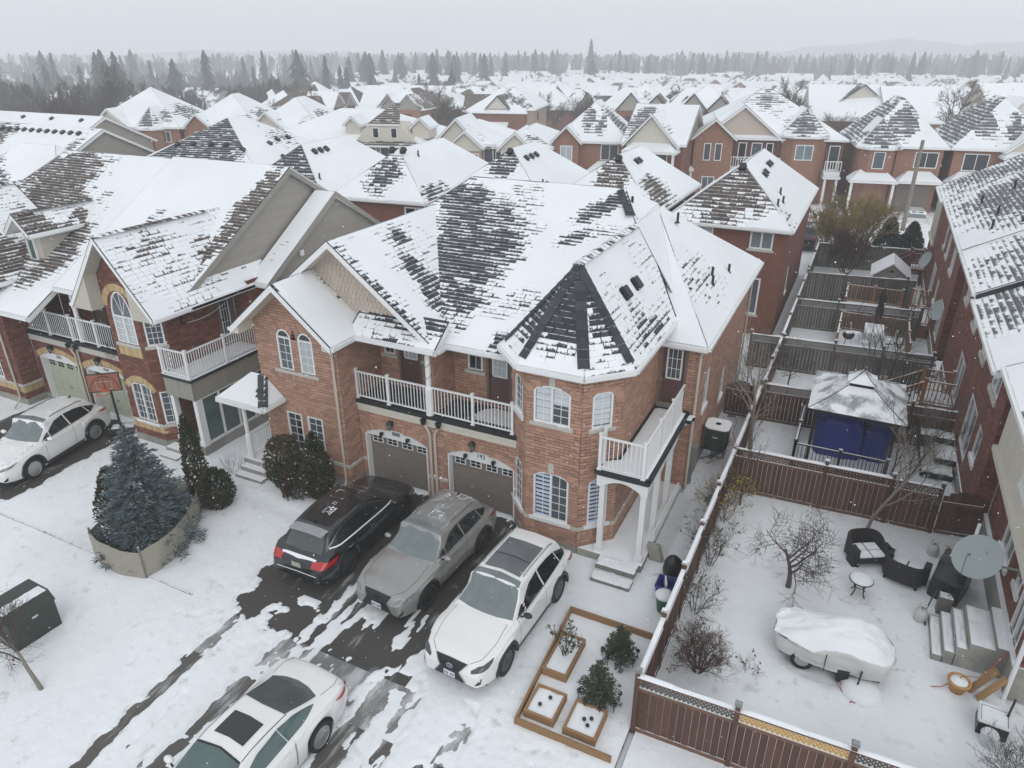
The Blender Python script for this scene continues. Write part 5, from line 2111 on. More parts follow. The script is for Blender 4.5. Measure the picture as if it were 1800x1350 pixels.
for k,(x,y,w,l,z,lab)in enumerate(((3.98,25.9,.95,2.4,.34,'longer snow-covered bench platform against the brick wall'),(4.22,26.2,.62,1.6,.58,'upper snow-covered bench step against the brick wall'))):
 T=thing('garden_bench',lab,'bench',(x,y,0))
 for i in range(int(w/.13)):
  mb=MB()
  xx=x-w/2+i*.13
  mb.bx(xx,xx+.118,y-l/2,y+l/2,z-.05,z,r=random.random())
  part(mb,'slat','timber_grey',T)
 mb=MB()
 for sx in(-1,1):
  for sy in(-1,1):
   mb.bx(x+sx*(w/2-.06)-.04,x+sx*(w/2-.06)+.04,y+sy*(l/2-.08)-.04,y+sy*(l/2-.08)+.04,.13,z-.05)
 mb.bx(x-w/2-.01,x+w/2,y-l/2-.03,y-l/2,z-.16,z+.01)
 mb.bx(x-w/2-.03,x-w/2,y-l/2,y+l/2,z-.16,z+.01)
 part(mb,'bench_frame','black_metal',T)
 mb=MB()
 rows=[[(x-w/2+.01+(w-.02)*i/12,y-l/2+.02+(l-.04)*j/24,z+.045*sstep(-.5,.1,fbm(i*.5+x,j*.12,k+1.))-.002)for i in range(13)]for j in range(25)]
 mb.grid(rows)
 part(mb,'bench_snow','snow_roof',T,smooth=True)
T=thing('storage_box','dark storage box with a thick snow lid behind the snowy benches','storage box',(4.0,26.75-.2,0))
mb=MB()
mb.bx(3.45,4.5,26.85-.3,27.05,0.14,.80)
mb.bx(3.42,4.53,26.5,27.08,.80,.86)
part(mb,'box','plastic_black',T)
mb=MB()
rows=[[(3.43+1.08*i/10,26.51+.56*j/6,.862+(.10*math.sin(PI*i/10)**.4*math.sin(PI*j/6)**.4 if 0<i<10 and 0<j<6 else 0))for i in range(11)]for j in range(7)]
mb.grid(rows)
part(mb,'snow_cap','snow_roof',T,smooth=True)
# ---------------------------------------------------------------- timber stairs, decks and patio sets up the yards
def timber_stair(label,x0,x1,y,z,yb,wood,n=5,side='x'):
 """landing against the wall with a flight going down towards -X"""
 T=thing('timber_stair',label,'stairs',(x0,y,0))
 mb=MB()
 mb.bx(x0,x1,y,yb,z-.14,z)
 part(mb,'landing',wood,T)
 s=MB()
 rows=[[(x0+.02+(x1-x0-.04)*i/8,y+.02+(yb-y-.04)*j/8,z+.04*(0 if i in(0,8)or j in(0,8)else 1))for i in range(9)]for j in range(9)]
 s.grid(rows)
 part(s,'stair_snow','snow_roof',T,smooth=True)
 for i in range(n):
  zz=z-(i+1)*z/(n+1)
  xx=x0-(i+1)*.27
  t=MB()
  t.bx(xx,xx+.29,y+.05,yb-.05,zz-.04,zz)
  to=part(t,'tread',wood,T)
 for yy in(y+.03,yb-.06):
  st=MB()
  a,b=Vector((x0,yy,z-.05)),Vector((x0-(n+.6)*.27,yy,.02))
  st.prism([a,a+Vector((0,0,-.24)),b+Vector((.25,0,-.0)),b],(0,.04,0))
  part(st,'stringer',wood,T)
  hr=MB()
  h=Vector((0,0,.92))
  hr.obb(a+h+Vector((0,-.03,0)),b-a,(0,.09,0),(0,0,.045))
  hr.obb(a+Vector((0,0,.12)),(b-a)*.95,(0,.05,0),(0,0,.06))
  part(hr,'handrail',wood,T)
  pw=MB()
  for q in(a,b+Vector((.1,0,0))):
   pw.bx(q.x-.06,q.x+.06,q.y-.04,q.y+.08,max(0,q.z-.3),q.z+1.08)
  part(pw,'newel_post',wood,T)
  k=int((b-a).length/.15)
  for i in range(1,k):
   q=a+(b-a)*(i/k)
   bl=MB()
   bl.bx(q.x-.018,q.x+.018,q.y,q.y+.036,q.z+.1,q.z+.92)
   part(bl,'baluster','black_metal',T)
 for zz in range(2):
  pass
 lg=MB()
 for xx in(x0+.05,x1-.15):
  for yy in(y+.05,yb-.15):
   lg.bx(xx,xx+.1,yy,yy+.1,0,z-.14)
 part(lg,'stair_post',wood,T)
 railing(T,(x0+.02,y+.03),(x1-.05,y+.03),z,.95,wood,step=.14,posts=(0,),post_w=.10,balr=.016)
 railing(T,(x0+.02,yb-.03),(x1-.05,yb-.03),z,.95,wood,step=.14,posts=(0,1),post_w=.10,balr=.016)
 return T
timber_stair('orange-brown timber stairs with black balusters behind the gazebo',3.45,4.52,29.0,1.0,30.3,'wood_orange')
timber_stair('dark red painted stairs at the farthest yard',3.3,4.15,49.2,1.1,50.4,'wood_red')
def deck(label,x0,x1,y0,y1,z,wood,rails):
 T=thing('timber_deck',label,'deck',((x0+x1)/2,(y0+y1)/2,0))
 mb=MB()
 mb.bx(x0,x1,y0,y1,z-.2,z)
 mb.bx(x0+.05,x1-.05,y0+.05,y1-.05,0,z-.2)
 part(mb,'deck_frame',wood,T)
 rows=[[(x0+.04+(x1-x0-.08)*i/14,y0+.04+(y1-y0-.08)*j/10,z+.045*(0 if i in(0,14)or j in(0,10)else 1))for i in range(15)]for j in range(11)]
 s=MB()
 s.grid(rows)
 part(s,'deck_snow','snow_roof',T,smooth=True)
 for a,b in rails:
  railing(T,a,b,z,.95,wood,step=.15,posts=(0,.5,1),post_w=.10,balr=.018)
 return T
deck('raised timber deck with the white patio table',.05,3.1,34.3,37.9,.45,'wood_orange',(((.05,37.85),(3.1,37.85)),((.08,34.4),(.08,37.8)),((3.1,34.4),(3.1,37.8))))
deck('farther timber deck with orange railings in front of the tall dark fence',.1,2.9,40.2,43.0,.45,'wood_orange',(((.1,42.95),(2.9,42.95)),((.12,40.3),(.12,42.9))))
deck('small deck at the patio door beside the middle satellite dish',3.3,4.15,39.3,42.4,.75,'wood_orange',(((3.32,39.35),(4.1,39.35)),((3.32,42.3),(4.1,42.3))))
T=thing('deck_stair','wide dark steps with snow beside the raised timber deck','stairs',(3.8,34.5,0))
for i in range(5):
 mb=MB()
 mb.bx(3.2,4.3,33.6+i*.3,33.9+i*.3,0,.15*(i+1))
 so=part(mb,'step','timber_grey',T)
 s=MB()
 s.poly([(3.22,33.68+i*.3,.15*(i+1)+.03),(4.28,33.68+i*.3,.15*(i+1)+.03),(4.28,33.89+i*.3,.15*(i+1)+.03),(3.22,33.89+i*.3,.15*(i+1)+.03)])
 part(s,'step_snow','snow_roof',so)
def table(p,w,l,h,label,mat='plastic_white',round_=False,snow=True,cat='table',name='patio_table',legs=4):
 T=thing(name,label,cat,p)
 x,y,z=p
 t=MB()
 if round_:
  t.lathe((x,y,z+h-.03),[(w/2-.02,0),(w/2,.01),(w/2,.025),(w/2-.02,.03)],28)
 else:
  t.bx(x-w/2,x+w/2,y-l/2,y+l/2,z+h-.04,z+h)
 part(t,'tabletop',mat,T)
 for i in range(legs):
  a=PI/4+i*2*PI/legs
  lg=MB()
  if round_:
   ca,sa=math.cos(a),math.sin(a)
   lg.tube([(x+ca*.34*w,y+sa*.34*w,z+h-.04),(x+ca*.22*w,y+sa*.22*w,z+h*.62),(x+ca*.26*w,y+sa*.26*w,z+h*.3),(x+ca*.44*w,y+sa*.44*w,z)],.018,5)
  else:
   qx,qy=(x+math.copysign(w/2-.06,math.cos(a)),y+math.copysign(l/2-.06,math.sin(a)))
   lg.tube([(qx,qy,z+h-.04),(qx,qy,z)],.022,5)
  part(lg,'leg',mat,T)
 if round_:
  rg=MB()
  rg.tube([(x+.23*w*math.cos(k*PI/8),y+.23*w*math.sin(k*PI/8),z+h*.6)for k in range(17)],.012,4,cap=False)
  part(rg,'stretcher',mat,T)
 if snow:
  s=MB()
  if round_:
   s.lathe((x,y,z+h),[(w/2-.015,0),(w/2-.03,.03),(w*.3,.048),(.02,.055)],28)
  else:
   s.bx(x-w/2+.01,x+w/2-.01,y-l/2+.01,y+l/2-.01,z+h+.001,z+h+.07)
  part(s,'snow_cap','snow_roof',T,smooth=round_)
 return T
table((1.62,36.2,.5),.85,1.5,.72,'white patio table under thick snow on the raised timber deck')
table((1.85,17.55,0),.62,.62,.55,'small round black garden table with a white snow top','black_metal',round_=True)
def wire_chair(p,rz,label,mat='plastic_white',group=None):
 T=thing('patio_chair',label,'chair',p,rz,group,world=False)
 f=MB()
 for sx in(-.22,.22):
  f.tube([(sx,-.2,0),(sx,-.22,.42),(sx,.2,.42),(sx,.28,.9)],.012,4)
  f.tube([(sx,.25,0),(sx,.2,.42)],.012,4)
 f.tube([(-.22,.28,.9),(0,.30,.95),(.22,.28,.9)],.012,4)
 part(f,'chair_frame',mat,T)
 s=MB()
 for k in range(7):
  s.tube([(-.22+.44*k/6,-.22,.42),(-.22+.44*k/6,.2,.42),(-.2+.40*k/6,.28,.9)],.006,3)
 part(s,'seat_wire',mat,T,kind='stuff')
 n=MB()
 n.bx(-.2,.2,-.2,.2,.43,.47)
 part(n,'snow_cap','snow_roof',T)
 return T
wire_chair((.85,36.2,.5),R(90),'wire patio chair left of the white patio table')
wire_chair((1.3,35.1,.5),R(180),'wire patio chair in front of the white patio table')
wire_chair((2.3,35.9,.5),R(-90),'wire patio chair right of the white patio table')
def kettle(p,label):
 T=thing('barbecue',label,'barbecue',p)
 x,y,z=p
 b=MB()
 b.lathe((x,y,z+.62),[(.05,-.2),(.2,-.14),(.27,0),(.26,.06),(.2,.15),(.05,.2)],16)
 part(b,'bowl','black_metal_snow',T,smooth=True)
 l=MB()
 for k in range(3):
  a=k*2*PI/3
  l.tube([(x+.12*math.cos(a),y+.12*math.sin(a),z+.48),(x+.25*math.cos(a),y+.25*math.sin(a),z)],.012,4)
 part(l,'leg','black_metal',T)
 return T
kettle((.55,35.2,.5),'black kettle barbecue dusted with snow on the raised deck')
def folded_umbrella(p,label):
 T=thing('patio_umbrella',label,'umbrella',p)
 x,y,z=p
 po=MB()
 po.tube([(x,y,z),(x,y,z+2.6)],.022,6)
 part(po,'pole','black_metal',T)
 c=MB()
 n=20
 rows=[]
 for t,r in((0,.05),(.15,.12),(.4,.15),(.55,.09),(.75,.12),(.95,.06),(1,.015)):
  rows.append([(x+r*(1+.25*math.cos(6*k*2*PI/n))*math.cos(k*2*PI/n),y+r*(1+.25*math.cos(6*k*2*PI/n))*math.sin(k*2*PI/n),z+.75+1.75*t)for k in range(n+1)])
 c.grid(rows)
 part(c,'canopy','plastic_black',T,smooth=True)
 return T
folded_umbrella((1.7,37.1,.5),'folded black patio umbrella standing behind the white table')
T=thing('umbrella_base','curved black cantilever umbrella stand on the raised deck','umbrella',(2.6,36.6,.5))
mb=MB()
mb.tube([(2.7,36.6,.52)]+[(2.7+.15*math.sin(k*.25),36.6-.12*k,1.0+.25*k-.035*k*k)for k in range(7)],.025,6)
part(mb,'mast','black_metal',T)
for k in range(4):
 a=k*PI/2+.4
 mb=MB()
 mb.tube([(2.7,36.6,.53),(2.7+.5*math.cos(a),36.6+.5*math.sin(a),.53)],.025,5)
 part(mb,'foot','black_metal',T)
def shed():
 T=thing('garden_shed','small grey garden shed with a snowy gable roof behind the tall dark fence','shed',(2.2,45.3,0))
 b=MB()
 b.prism([(1.35,44.6,0),(3.05,44.6,0),(3.05,44.6,1.65),(2.2,44.6,2.3),(1.35,44.6,1.65)],(0,2.2,0))
 part(b,'wall','siding_grey',T)
 for sg in(-1,1):
  r=MB()
  a,c=Vector((2.2,44.4,2.38)),Vector((2.2+sg*1.05,44.4,1.58))
  r.prism([a,c,c+Vector((0,0,.09)),a+Vector((0,0,.09))],(0,2.6,0))
  part(r,'roof','snow_roof',T)
 v=MB()
 v.prism([(2.02,44.58,1.9),(2.38,44.58,1.9),(2.2,44.58,2.06)],(0,.02,0))
 part(v,'gable_vent','vent_black',T)
 return T
shed()
tarp_lump((2.2,31.6,0),(.35,.35,.75),'small grey-green wrapped shrub in front of the old grey fence','burlap',3,'wrapped_shrub','wrapped shrub',.03)
# ---------------------------------------------------------------- ground: asphalt sheets with the snow lying over them as a height field
g=MB()
N=72
ring=[(0,0)]
rows=[]
for rr in(0,60,85,110,140,170,200,240,300,600,1000,1700):
 rows.append([(rr*math.cos(2*PI*k/N),rr*math.sin(2*PI*k/N),-.06-10.0*sstep(85,300,rr))for k in range(N+1)])
g.grid(rows)
struct(g,'ground','snow_ground',smooth=True)
def seg_d(p,a,b):
 ax,ay=a
 dx,dy=b[0]-ax,b[1]-ay
 t=max(0,min(1,((p[0]-ax)*dx+(p[1]-ay)*dy)/(dx*dx+dy*dy)))
 return math.hypot(p[0]-ax-t*dx,p[1]-ay-t*dy)
def in_poly(p,poly):
 r=False
 n=len(poly)
 for i in range(n):
  a,b=poly[i],poly[(i+1)%n]
  if(a[1]>p[1])!=(b[1]>p[1])and p[0]<(b[0]-a[0])*(p[1]-a[1])/(b[1]-a[1])+a[0]:
   r=not r
 return r
def poly_d(p,poly):
 d=min(seg_d(p,poly[i],poly[(i+1)%len(poly)])for i in range(len(poly)))
 return-d if in_poly(p,poly)else d
BARE=[([(-13.35,16.4),(-13.38,11.7),(-13.28,10.3),(-13.02,9.86),(-12.35,9.62),(-11.6,9.58),(-10.75,9.75),(-10.75,11.6),(-10.35,14.2),(-10.0,16.4)],.95),([(-9.95,16.4),(-10.0,13.2),(-10.1,10.6),(-9.72,9.85),(-8.4,9.66),(-7.95,9.82),(-7.62,10.4),(-7.66,13.2),(-7.7,16.4)],.95),([(-8.4,15.4),(-7.4,15.5),(-7.4,16.4),(-8.4,16.4)],.7),([(-25.35,10.0),(-23.35,10.2),(-23.55,14.8),(-24.6,15.6),(-26.2,15.6),(-25.9,12.0)],.9),([(-29.2,12.2),(-26.9,12.2),(-26.6,15.6),(-29.2,15.6)],.9),([(-32.5,10.5),(-29.6,11.5),(-29.4,14.6),(-32.5,14.6)],.55)]
STRIPES=[((-12.33,4.0),(-12.65,9.5),.19,.85),((-11.78,4.0),(-11.9,7.2),.10,.5),((-10.95,4.0),(-10.85,9.4),.30,.62),((-10.35,4.0),(-10.2,9.5),.15,.55),((-9.55,5.0),(-9.5,10.0),.25,.8),((-10.38,9.6),(-10.30,14.8),.16,.7),((-8.9,8.4),(-8.7,9.8),.6,.85),((-7.75,5.0),(-7.9,9.6),.35,.8),((-7.1,8.0),(-7.6,9.8),.45,.55),((-6.9,4.4),(-6.0,8.0),.22,.5),((-5.9,6.2),(-3.6,8.2),.14,.35),((-7.3,6.4),(-4.6,7.4),.18,.4),((-13.6,13.55),(-16.4,13.9),.30,.35),((-24.6,8.0),(-24.4,10.0),.18,.5)]
def bare(x,y):
 """0 = deep snow, 1 = swept to the asphalt"""
 n=fbm(x*1.9,y*1.3,1.0,4)
 n2=fbm(x*6.5,y*2.6,5.0,5)
 k=0.0
 for poly,s in BARE:
  d=poly_d((x,y),poly)
  if d<.5:
   k=max(k,s*sstep(.14,-.12,d+.16*n+.15*n2))
 for a,b,w,s in STRIPES:
  d=seg_d((x,y),a,b)
  if d<w*2:
   k=max(k,s*sstep(w*1.15,w*.5,d+w*.55*n2+w*.4*n))
   # slushy wheel-worn mouth of the drive
 if y<9.9 and-11.6<x<-3.0:
  f=sstep(-11.4,-10.2,x)*sstep(-3.4,-6.6,x)*sstep(3.0,5.0,y)
  k=max(k,f*.62*sstep(.02,.30,fbm(x*1.7+y*.25,y*.30,8.0,5)+.22*fbm(x*6,y*1.5,2.0,3)))
 if-10.3<x<-7.4 and 9.9<y<16.3:
  k*=1-.9*sstep(.22,.36,fbm(x*2.6,y*.55,3.3,4))
 if-13.3<x<-10.6 and 9.6<y<11.0:
  k*=1-sstep(.10,.22,fbm(x*1.5,y*1.5,12.3,4))
 return k
def snow_field(x0,x1,y0,y1,step,name='snow',mat='snow_ground',fn=bare,base=.055):
 nx,ny=int((x1-x0)/step)+1,int((y1-y0)/step)+1
 rows=[]
 for j in range(ny):
  y=y0+(y1-y0)*j/(ny-1)
  row=[]
  for i in range(nx):
   x=x0+(x1-x0)*i/(nx-1)
   h=base+.014*fbm(x*.8,y*.8,0.0,3)+.008*fbm(x*4,y*4,2.0,2)
   if fn:
    k=fn(x,y)
    h-=k*(base+.035)
   row.append((x,y,h))
  rows.append(row)
 mb=MB()
 mb.grid(rows)
 # footprints and small pocks are pressed into the grid
 v=np.array(mb.v)
 rs=np.random.RandomState(3)
 xs=ys=None
 prints=[]
 for(cx,cy,n,sx,sy)in((-13.6,8.9,60,1.6,.5),(-10.8,9.15,40,.8,.3),(-12.2,9.3,26,.5,.3),(-14.6,13.9,50,1.3,.18),(-17.5,9.0,36,2.6,.5),(-5.5,8.7,70,1.6,.8),(-3.6,9.2,40,.8,.4),(-10.45,12.5,22,.12,1.4),(-14.2,11.5,16,.2,1.3)):
  prints+=[(rs.normal(cx,sx),rs.normal(cy,sy),rs.uniform(.035,.075),rs.uniform(.010,.03))for _ in range(n)]
 for px,py,r,dd in prints:
  if x0<px<x1 and y0<py<y1:
   q=((v[:,0]-px)/r)**2+((v[:,1]-py)/(r*1.7))**2
   v[:,2]-=np.where(q<1.6,dd*np.exp(-q*1.4),0)
 mb.v=v.tolist()
 return struct(mb,name,mat,smooth=True)
mb=MB()
mb.poly([(-13.6,9.6,.004),(-7.45,9.6,.004),(-7.45,16.6,.004),(-13.6,16.6,.004)])
struct(mb,'driveway','asphalt')
mb=MB()
mb.poly([(-32.6,9.6,.004),(-23.2,9.6,.004),(-23.2,15.8,.004),(-32.6,15.8,.004)])
struct(mb,'driveway','asphalt')
mb=MB()
mb.poly([(-34,8.25,.0),(-2.4,8.25,.0),(-2.4,9.595,.0),(-34,9.595,.0)])
struct(mb,'sidewalk','concrete_slush')
mb=MB()
mb.poly([(-14.2,1.0,.004),(-2.6,1.0,.004),(-2.6,8.245,.004),(-14.2,8.245,.004)])
struct(mb,'driveway_apron','asphalt_slush')
mb=MB()
mb.poly([(-3.58,9.7,.0),(-2.4,9.7,.0),(-2.4,52,.0),(-3.58,52,.0)])
struct(mb,'walkway','concrete_slush')
snow_field(-14.3,-2.42,2.2,16.55,.05)
snow_field(-26.6,-14.25,2.2,16.55,.10)
snow_field(-40.0,-26.55,2.2,16.0,.20)
snow_field(-40.0,-3.6,16.5,60.0,.6,fn=None,base=.03)
def yard_bare(x,y):
 k=.55*sstep(.25,.5,fbm(x*3.0,y*3.0,6.0,4))*sstep(-.1,.3,fbm(x*.5,y*.5,1.5,2))
 d=math.hypot((x-1.15)/1.0,(y-14.35)/.45)
 return max(k,.95*sstep(1.1,.7,d))
snow_field(-2.28,5.0,8.0,21.2,.10,fn=yard_bare)
snow_field(-2.3,4.6,21.2,52.0,.22,fn=None)
def walk_bare(x,y):
 return.75*sstep(-.05,.25,fbm(x*2.0,y*.7,16.0,4))*sstep(18,21,y)*sstep(30,26,y)*sstep(-3.6,-3.2,x)
snow_field(-3.6,-2.32,16.0,52.0,.12,fn=walk_bare,base=.04)
mb=MB()
mb.bx(-36,-14.3,9.60,9.64,0,.075)
struct(mb,'lawn_edge','timber_grey')
# ---------------------------------------------------------------- plants
def grow(mbs,p,d,L,r,lev,rnd,spread=.75,up=.18,kids=(3,5),seg=4,minr=.004,wob=.25,shrink=.66,kid_from=.3):
 """a limb and its branches; mbs = (trunk, crown)"""
 mb=mbs[0]if lev==0 else mbs[1]
 pts,rr=[Vector(p)],[r]
 d=Vector(d).normalized()
 last=mbs[2]
 for i in range(seg):
  d=(d+Vector((rnd.gauss(0,wob),rnd.gauss(0,wob),rnd.gauss(0,wob*.6)+up*(1 if lev else.2)))*.45).normalized()
  pts.append(pts[-1]+d*(L/seg))
  rr.append(max(minr*.7,r*(1-.62*(i+1)/seg)))
 mb.tube(pts,rr,7 if lev==0 else(5 if lev==1 else 3),cap=False)
 if lev>=last:
  return
 n=rnd.randint(*kids)+(2 if lev==0 else 0)
 for k in range(n):
  t=kid_from+(1-kid_from)*(k+rnd.random()*.8)/n
  t=min(t,.98)
  i=min(seg-1,int(t*seg))
  q=pts[i]+(pts[i+1]-pts[i])*(t*seg-i)
  dd=(pts[i+1]-pts[i]).normalized()
  a=rnd.random()*2*PI+k*2.4
  o=dd.orthogonal().normalized()
  o=(o*math.cos(a)+dd.cross(o)*math.sin(a))
  nd_=(dd*(1-spread*.55)+o*spread).normalized()
  grow(mbs,q,nd_,L*shrink*(1.05-.35*t)*rnd.uniform(.75,1.15),max(minr,rr[i]*.60),lev+1,rnd,spread,up,kids,max(2,seg-(lev>0)),minr,wob,shrink,.22)
def bare_tree(name,label,p,h,r,seed,levels=4,lean=(0,0),bark='bark',twig='twig',cat='tree',group=None,kids=(3,5),spread=.75,minr=.004,trunk=.5,stems=1,up=.18,leaves=None,shrink=.66,kid_from=.35,nleaf=0,wob=.25):
 T=thing(name,label,cat,p,group=group)
 rnd=random.Random(seed)
 tb,cb=MB(),MB()
 for s_ in range(stems):
  a=2*PI*s_/max(1,stems)+rnd.random()
  k=0 if stems==1 else.45
  grow((tb,cb,levels),Vector(p)+Vector((.05*math.cos(a),.05*math.sin(a),0))*(stems>1),(lean[0]+k*math.cos(a),lean[1]+k*math.sin(a),1),h*trunk,r,0,rnd,spread,up,kids,5,minr,wob,shrink,kid_from)
 part(tb,'trunk',bark,T)
 part(cb,'crown',twig,T)
 if nleaf and leaves:
  lm=MB()
  vs_=cb.v
  for i in range(nleaf):
   q=Vector(vs_[rnd.randrange(len(vs_))])
   a,b=Vector((rnd.gauss(0,1),rnd.gauss(0,1),rnd.gauss(0,1))).normalized()*.045,Vector((rnd.gauss(0,1),rnd.gauss(0,1),-1)).normalized()*.05
   lm.poly([q,q+a,q+a+b,q+b],r=rnd.random())
  part(lm,'leaf',leaves,T,kind='stuff')
 return T
def conifer(name,label,p,h,rad,seed,mat='spruce_blue',whorls=26,per=15,twigs=9,snow=.10,group=None,droop=.22,tw=.020,base=.04,len_=.16):
 """whorls of boughs, each a spray of narrow needle twigs, some with snow"""
 T=thing(name,label,'tree',p,group=group)
 rnd=random.Random(seed)
 p=Vector(p)
 tr=MB()
 tr.tube([p,p+Vector((0,0,h*.6)),p+Vector((0,0,h))],[rad*.06,rad*.035,.008],6)
 part(tr,'trunk','bark',T)
 nb,sb=MB(),MB()
 for w in range(whorls):
  t=(w+rnd.random()*.6)/whorls
  z=h*(base+(1-base)*t)
  R_=rad*(1-t)**.82*rnd.uniform(.86,1.1)+.03
  n=max(4,int(per*(1-t)**.5))
  for k in range(n):
   a=2*PI*(k+rnd.random())/n
   L=R_*rnd.uniform(.72,1.12)
   d=Vector((math.cos(a),math.sin(a),0))
   side=Vector((-d.y,d.x,0))
   rise=.45*t+.02
   m=max(3,int(twigs*(.35+L/rad)))
   snowy=rnd.random()<snow*(1.6-t)
   for i in range(m):
    u=.12+.88*(i+rnd.random())/m
    c=p+Vector((0,0,z))+d*(L*u)+Vector((0,0,L*(rise*u-droop*u*u+.06*u**4)))
    for sg in(-1,1):
     ln=(len_*.5+.34*L*(1-u*.6))*rnd.uniform(.6,1.15)
     dv=(d*rnd.uniform(.5,1.0)+side*sg*rnd.uniform(.35,1.0)+Vector((0,0,rnd.uniform(-.12,.28)))).normalized()
     e=c+dv*ln
     wd=dv.cross(Vector((rnd.gauss(0,.4),rnd.gauss(0,.4),1))).normalized()*tw*rnd.uniform(.8,1.5)
     md=c+dv*ln*.45+Vector((0,0,.012))
     tgt=sb if(snowy and rnd.random()<.55)else nb
     rr=rnd.random()
     tgt.poly([c,md+wd,e,md-wd],r=rr)
     w2=wd.cross(dv).normalized()*tw*.8
     nb.poly([c,md+w2,e,md-w2],r=rr)
   e=p+Vector((0,0,z))+d*L+Vector((0,0,L*(rise-droop+.06)))
   for q in range(3):
    dv=(d+side*rnd.uniform(-.5,.5)+Vector((0,0,rnd.uniform(0,.35)))).normalized()
    wd=side*tw
    nb.poly([e-dv*.06,e+wd,e+dv*len_*.7,e-wd],r=rnd.random())
 for k in range(8):
  a=k*PI/4
  nb.poly([p+Vector((.02*math.cos(a),.02*math.sin(a),h*.94)),p+Vector((.05*math.cos(a),.05*math.sin(a),h*.97)),p+Vector((0,0,h*1.03))],r=.3)
 part(nb,'crown',mat,T)
 part(sb,'crown_snow','snow',T,kind='stuff')
 return T
def cedar(name,label,p,h,rad,seed,mat='cedar',n=3600,prof=None,snow=.015,group=None,cat='shrub',leaf=.055):
 """flat upright sprays packed through a rounded column"""
 T=thing(name,label,cat,p,group=group)
 rnd=random.Random(seed)
 p=Vector(p)
 st=MB()
 st.tube([p,p+Vector((0,0,h*.8))],[.04,.015],5)
 part(st,'stem','bark',T)
 prof=prof or(lambda t:(min(1,t*3.2)**.6)*(1-t)**.75*1.25)
 nb,sb=MB(),MB()
 for i in range(n):
  t=rnd.random()**1.15
  a=rnd.random()*2*PI
  lump=1+.16*fbm(math.cos(a)*1.6+seed,math.sin(a)*1.6,t*4.5)
  rr=rad*prof(t)*lump*(rnd.random()**.28)
  c=p+Vector((rr*math.cos(a),rr*math.sin(a),h*t+.03))
  out=Vector((math.cos(a),math.sin(a),0))
  d=(out*rnd.uniform(.2,.9)+Vector((rnd.gauss(0,.25),rnd.gauss(0,.25),rnd.uniform(.4,1.1)))).normalized()
  s=d.cross(Vector((rnd.gauss(0,1),rnd.gauss(0,1),rnd.gauss(0,.6)))).normalized()*leaf*rnd.uniform(.35,.7)
  L=leaf*rnd.uniform(1.2,2.3)
  tgt=sb if rnd.random()<snow else nb
  tgt.poly([c-s*.4,c+d*L*.5-s,c+d*L,c+d*L*.55+s],r=rnd.random())
 part(nb,'crown',mat,T)
 part(sb,'crown_snow','snow',T,kind='stuff')
 return T
conifer('blue_spruce','blue spruce tree standing inside a burlap wind screen on the front lawn',(-17.15,10.75,0),4.0,1.42,4,whorls=34,per=21,twigs=11,snow=.07)
# the wind screen
T=thing('burlap_screen','waist-high beige burlap screen wrapped in a U around the blue spruce','screen',(-16.9,10.6,0))
pts=[(-18.25,10.0),(-18.05,9.5),(-17.5,9.36),(-16.9,9.32),(-16.4,9.38),(-16.0,9.5),(-15.93,10.0),(-16.0,10.7),(-16.3,11.4),(-16.75,12.1),(-17.2,12.6)]
rows=[]
for j in range(9):
 t=j/8
 row=[]
 for i in range(len(pts)-1):
  for q in range(6):
   s=q/6
   x,y=pts[i][0]+(pts[i+1][0]-pts[i][0])*s,pts[i][1]+(pts[i+1][1]-pts[i][1])*s
   k=.035*fbm(x*2.2,y*2.2,t*1.2)*(1 if 0<j else.4)
   row.append((x+k,y-k,.02+(.93+.05*fbm(x*.8,y*.8,3.0))*t))
 row.append((*pts[-1],.02+.95*t))
 rows.append(row)
mb=MB()
mb.grid(rows)
rows2=[[(x+.012,y+.012,z)for x,y,z in r][::-1]for r in rows]
mb.grid(rows2)
part(mb,'burlap','burlap',T,smooth=True)
for x,y in(pts[1],pts[5],pts[8],pts[10]):
 mb=MB()
 mb.bx(x+.0,x+.045,y+.02,y+.06,0,1.12)
 part(mb,'stake','timber_grey',T)
mb=MB()
mb.lathe((-17.42,9.33,.42),[(.10,-.01),(.10,.0)],12,axis=Matrix.Rotation(PI/2,3,'X'))
part(mb,'hole_patch','utility_green',T)
cedar('cedar_shrub','dark cedar shrub at the left behind the blue spruce',(-18.75,10.85,0),2.1,.62,11)
cedar('cedar_shrub','tall slender dark cedar between the blue spruce and the glazed porch',(-17.55,12.95,0),3.15,.42,12,n=3800,prof=lambda t:(min(1,t*5)**.6)*(1-t)**.45)
cedar('cedar_shrub','low round cedar at the foot of the tall slender cedar',(-16.9,13.0,0),1.35,.60,13,prof=lambda t:math.sqrt(max(0,1-(2*t-.85)**2))*.95 if t<.92 else.2)
tarp_lump((-18.0,12.15,0),(.9,.9,.95),'grey snow-dusted cover over something behind the burlap screen','burlap',8,'garden_cover','cover',.05)
cedar('cedar_shrub','rounded cedar shrub beside the left porch steps',(-15.75,14.95,0),1.75,.62,14,prof=lambda t:math.sqrt(max(0.02,1-(1.7*t-.8)**2)),snow=.02)
cedar('cedar_shrub','low bronze shrub between the two cedars by the left windows',(-15.05,14.75,0),1.05,.62,15,mat='cedar_bronze',n=2600,prof=lambda t:math.sqrt(max(0.02,1-(1.6*t-.6)**2)),snow=.02)
cedar('cedar_shrub','pointed cedar beside the downpipe and the black car',(-14.2,14.75,0),2.45,.62,16,n=4600,snow=.02)
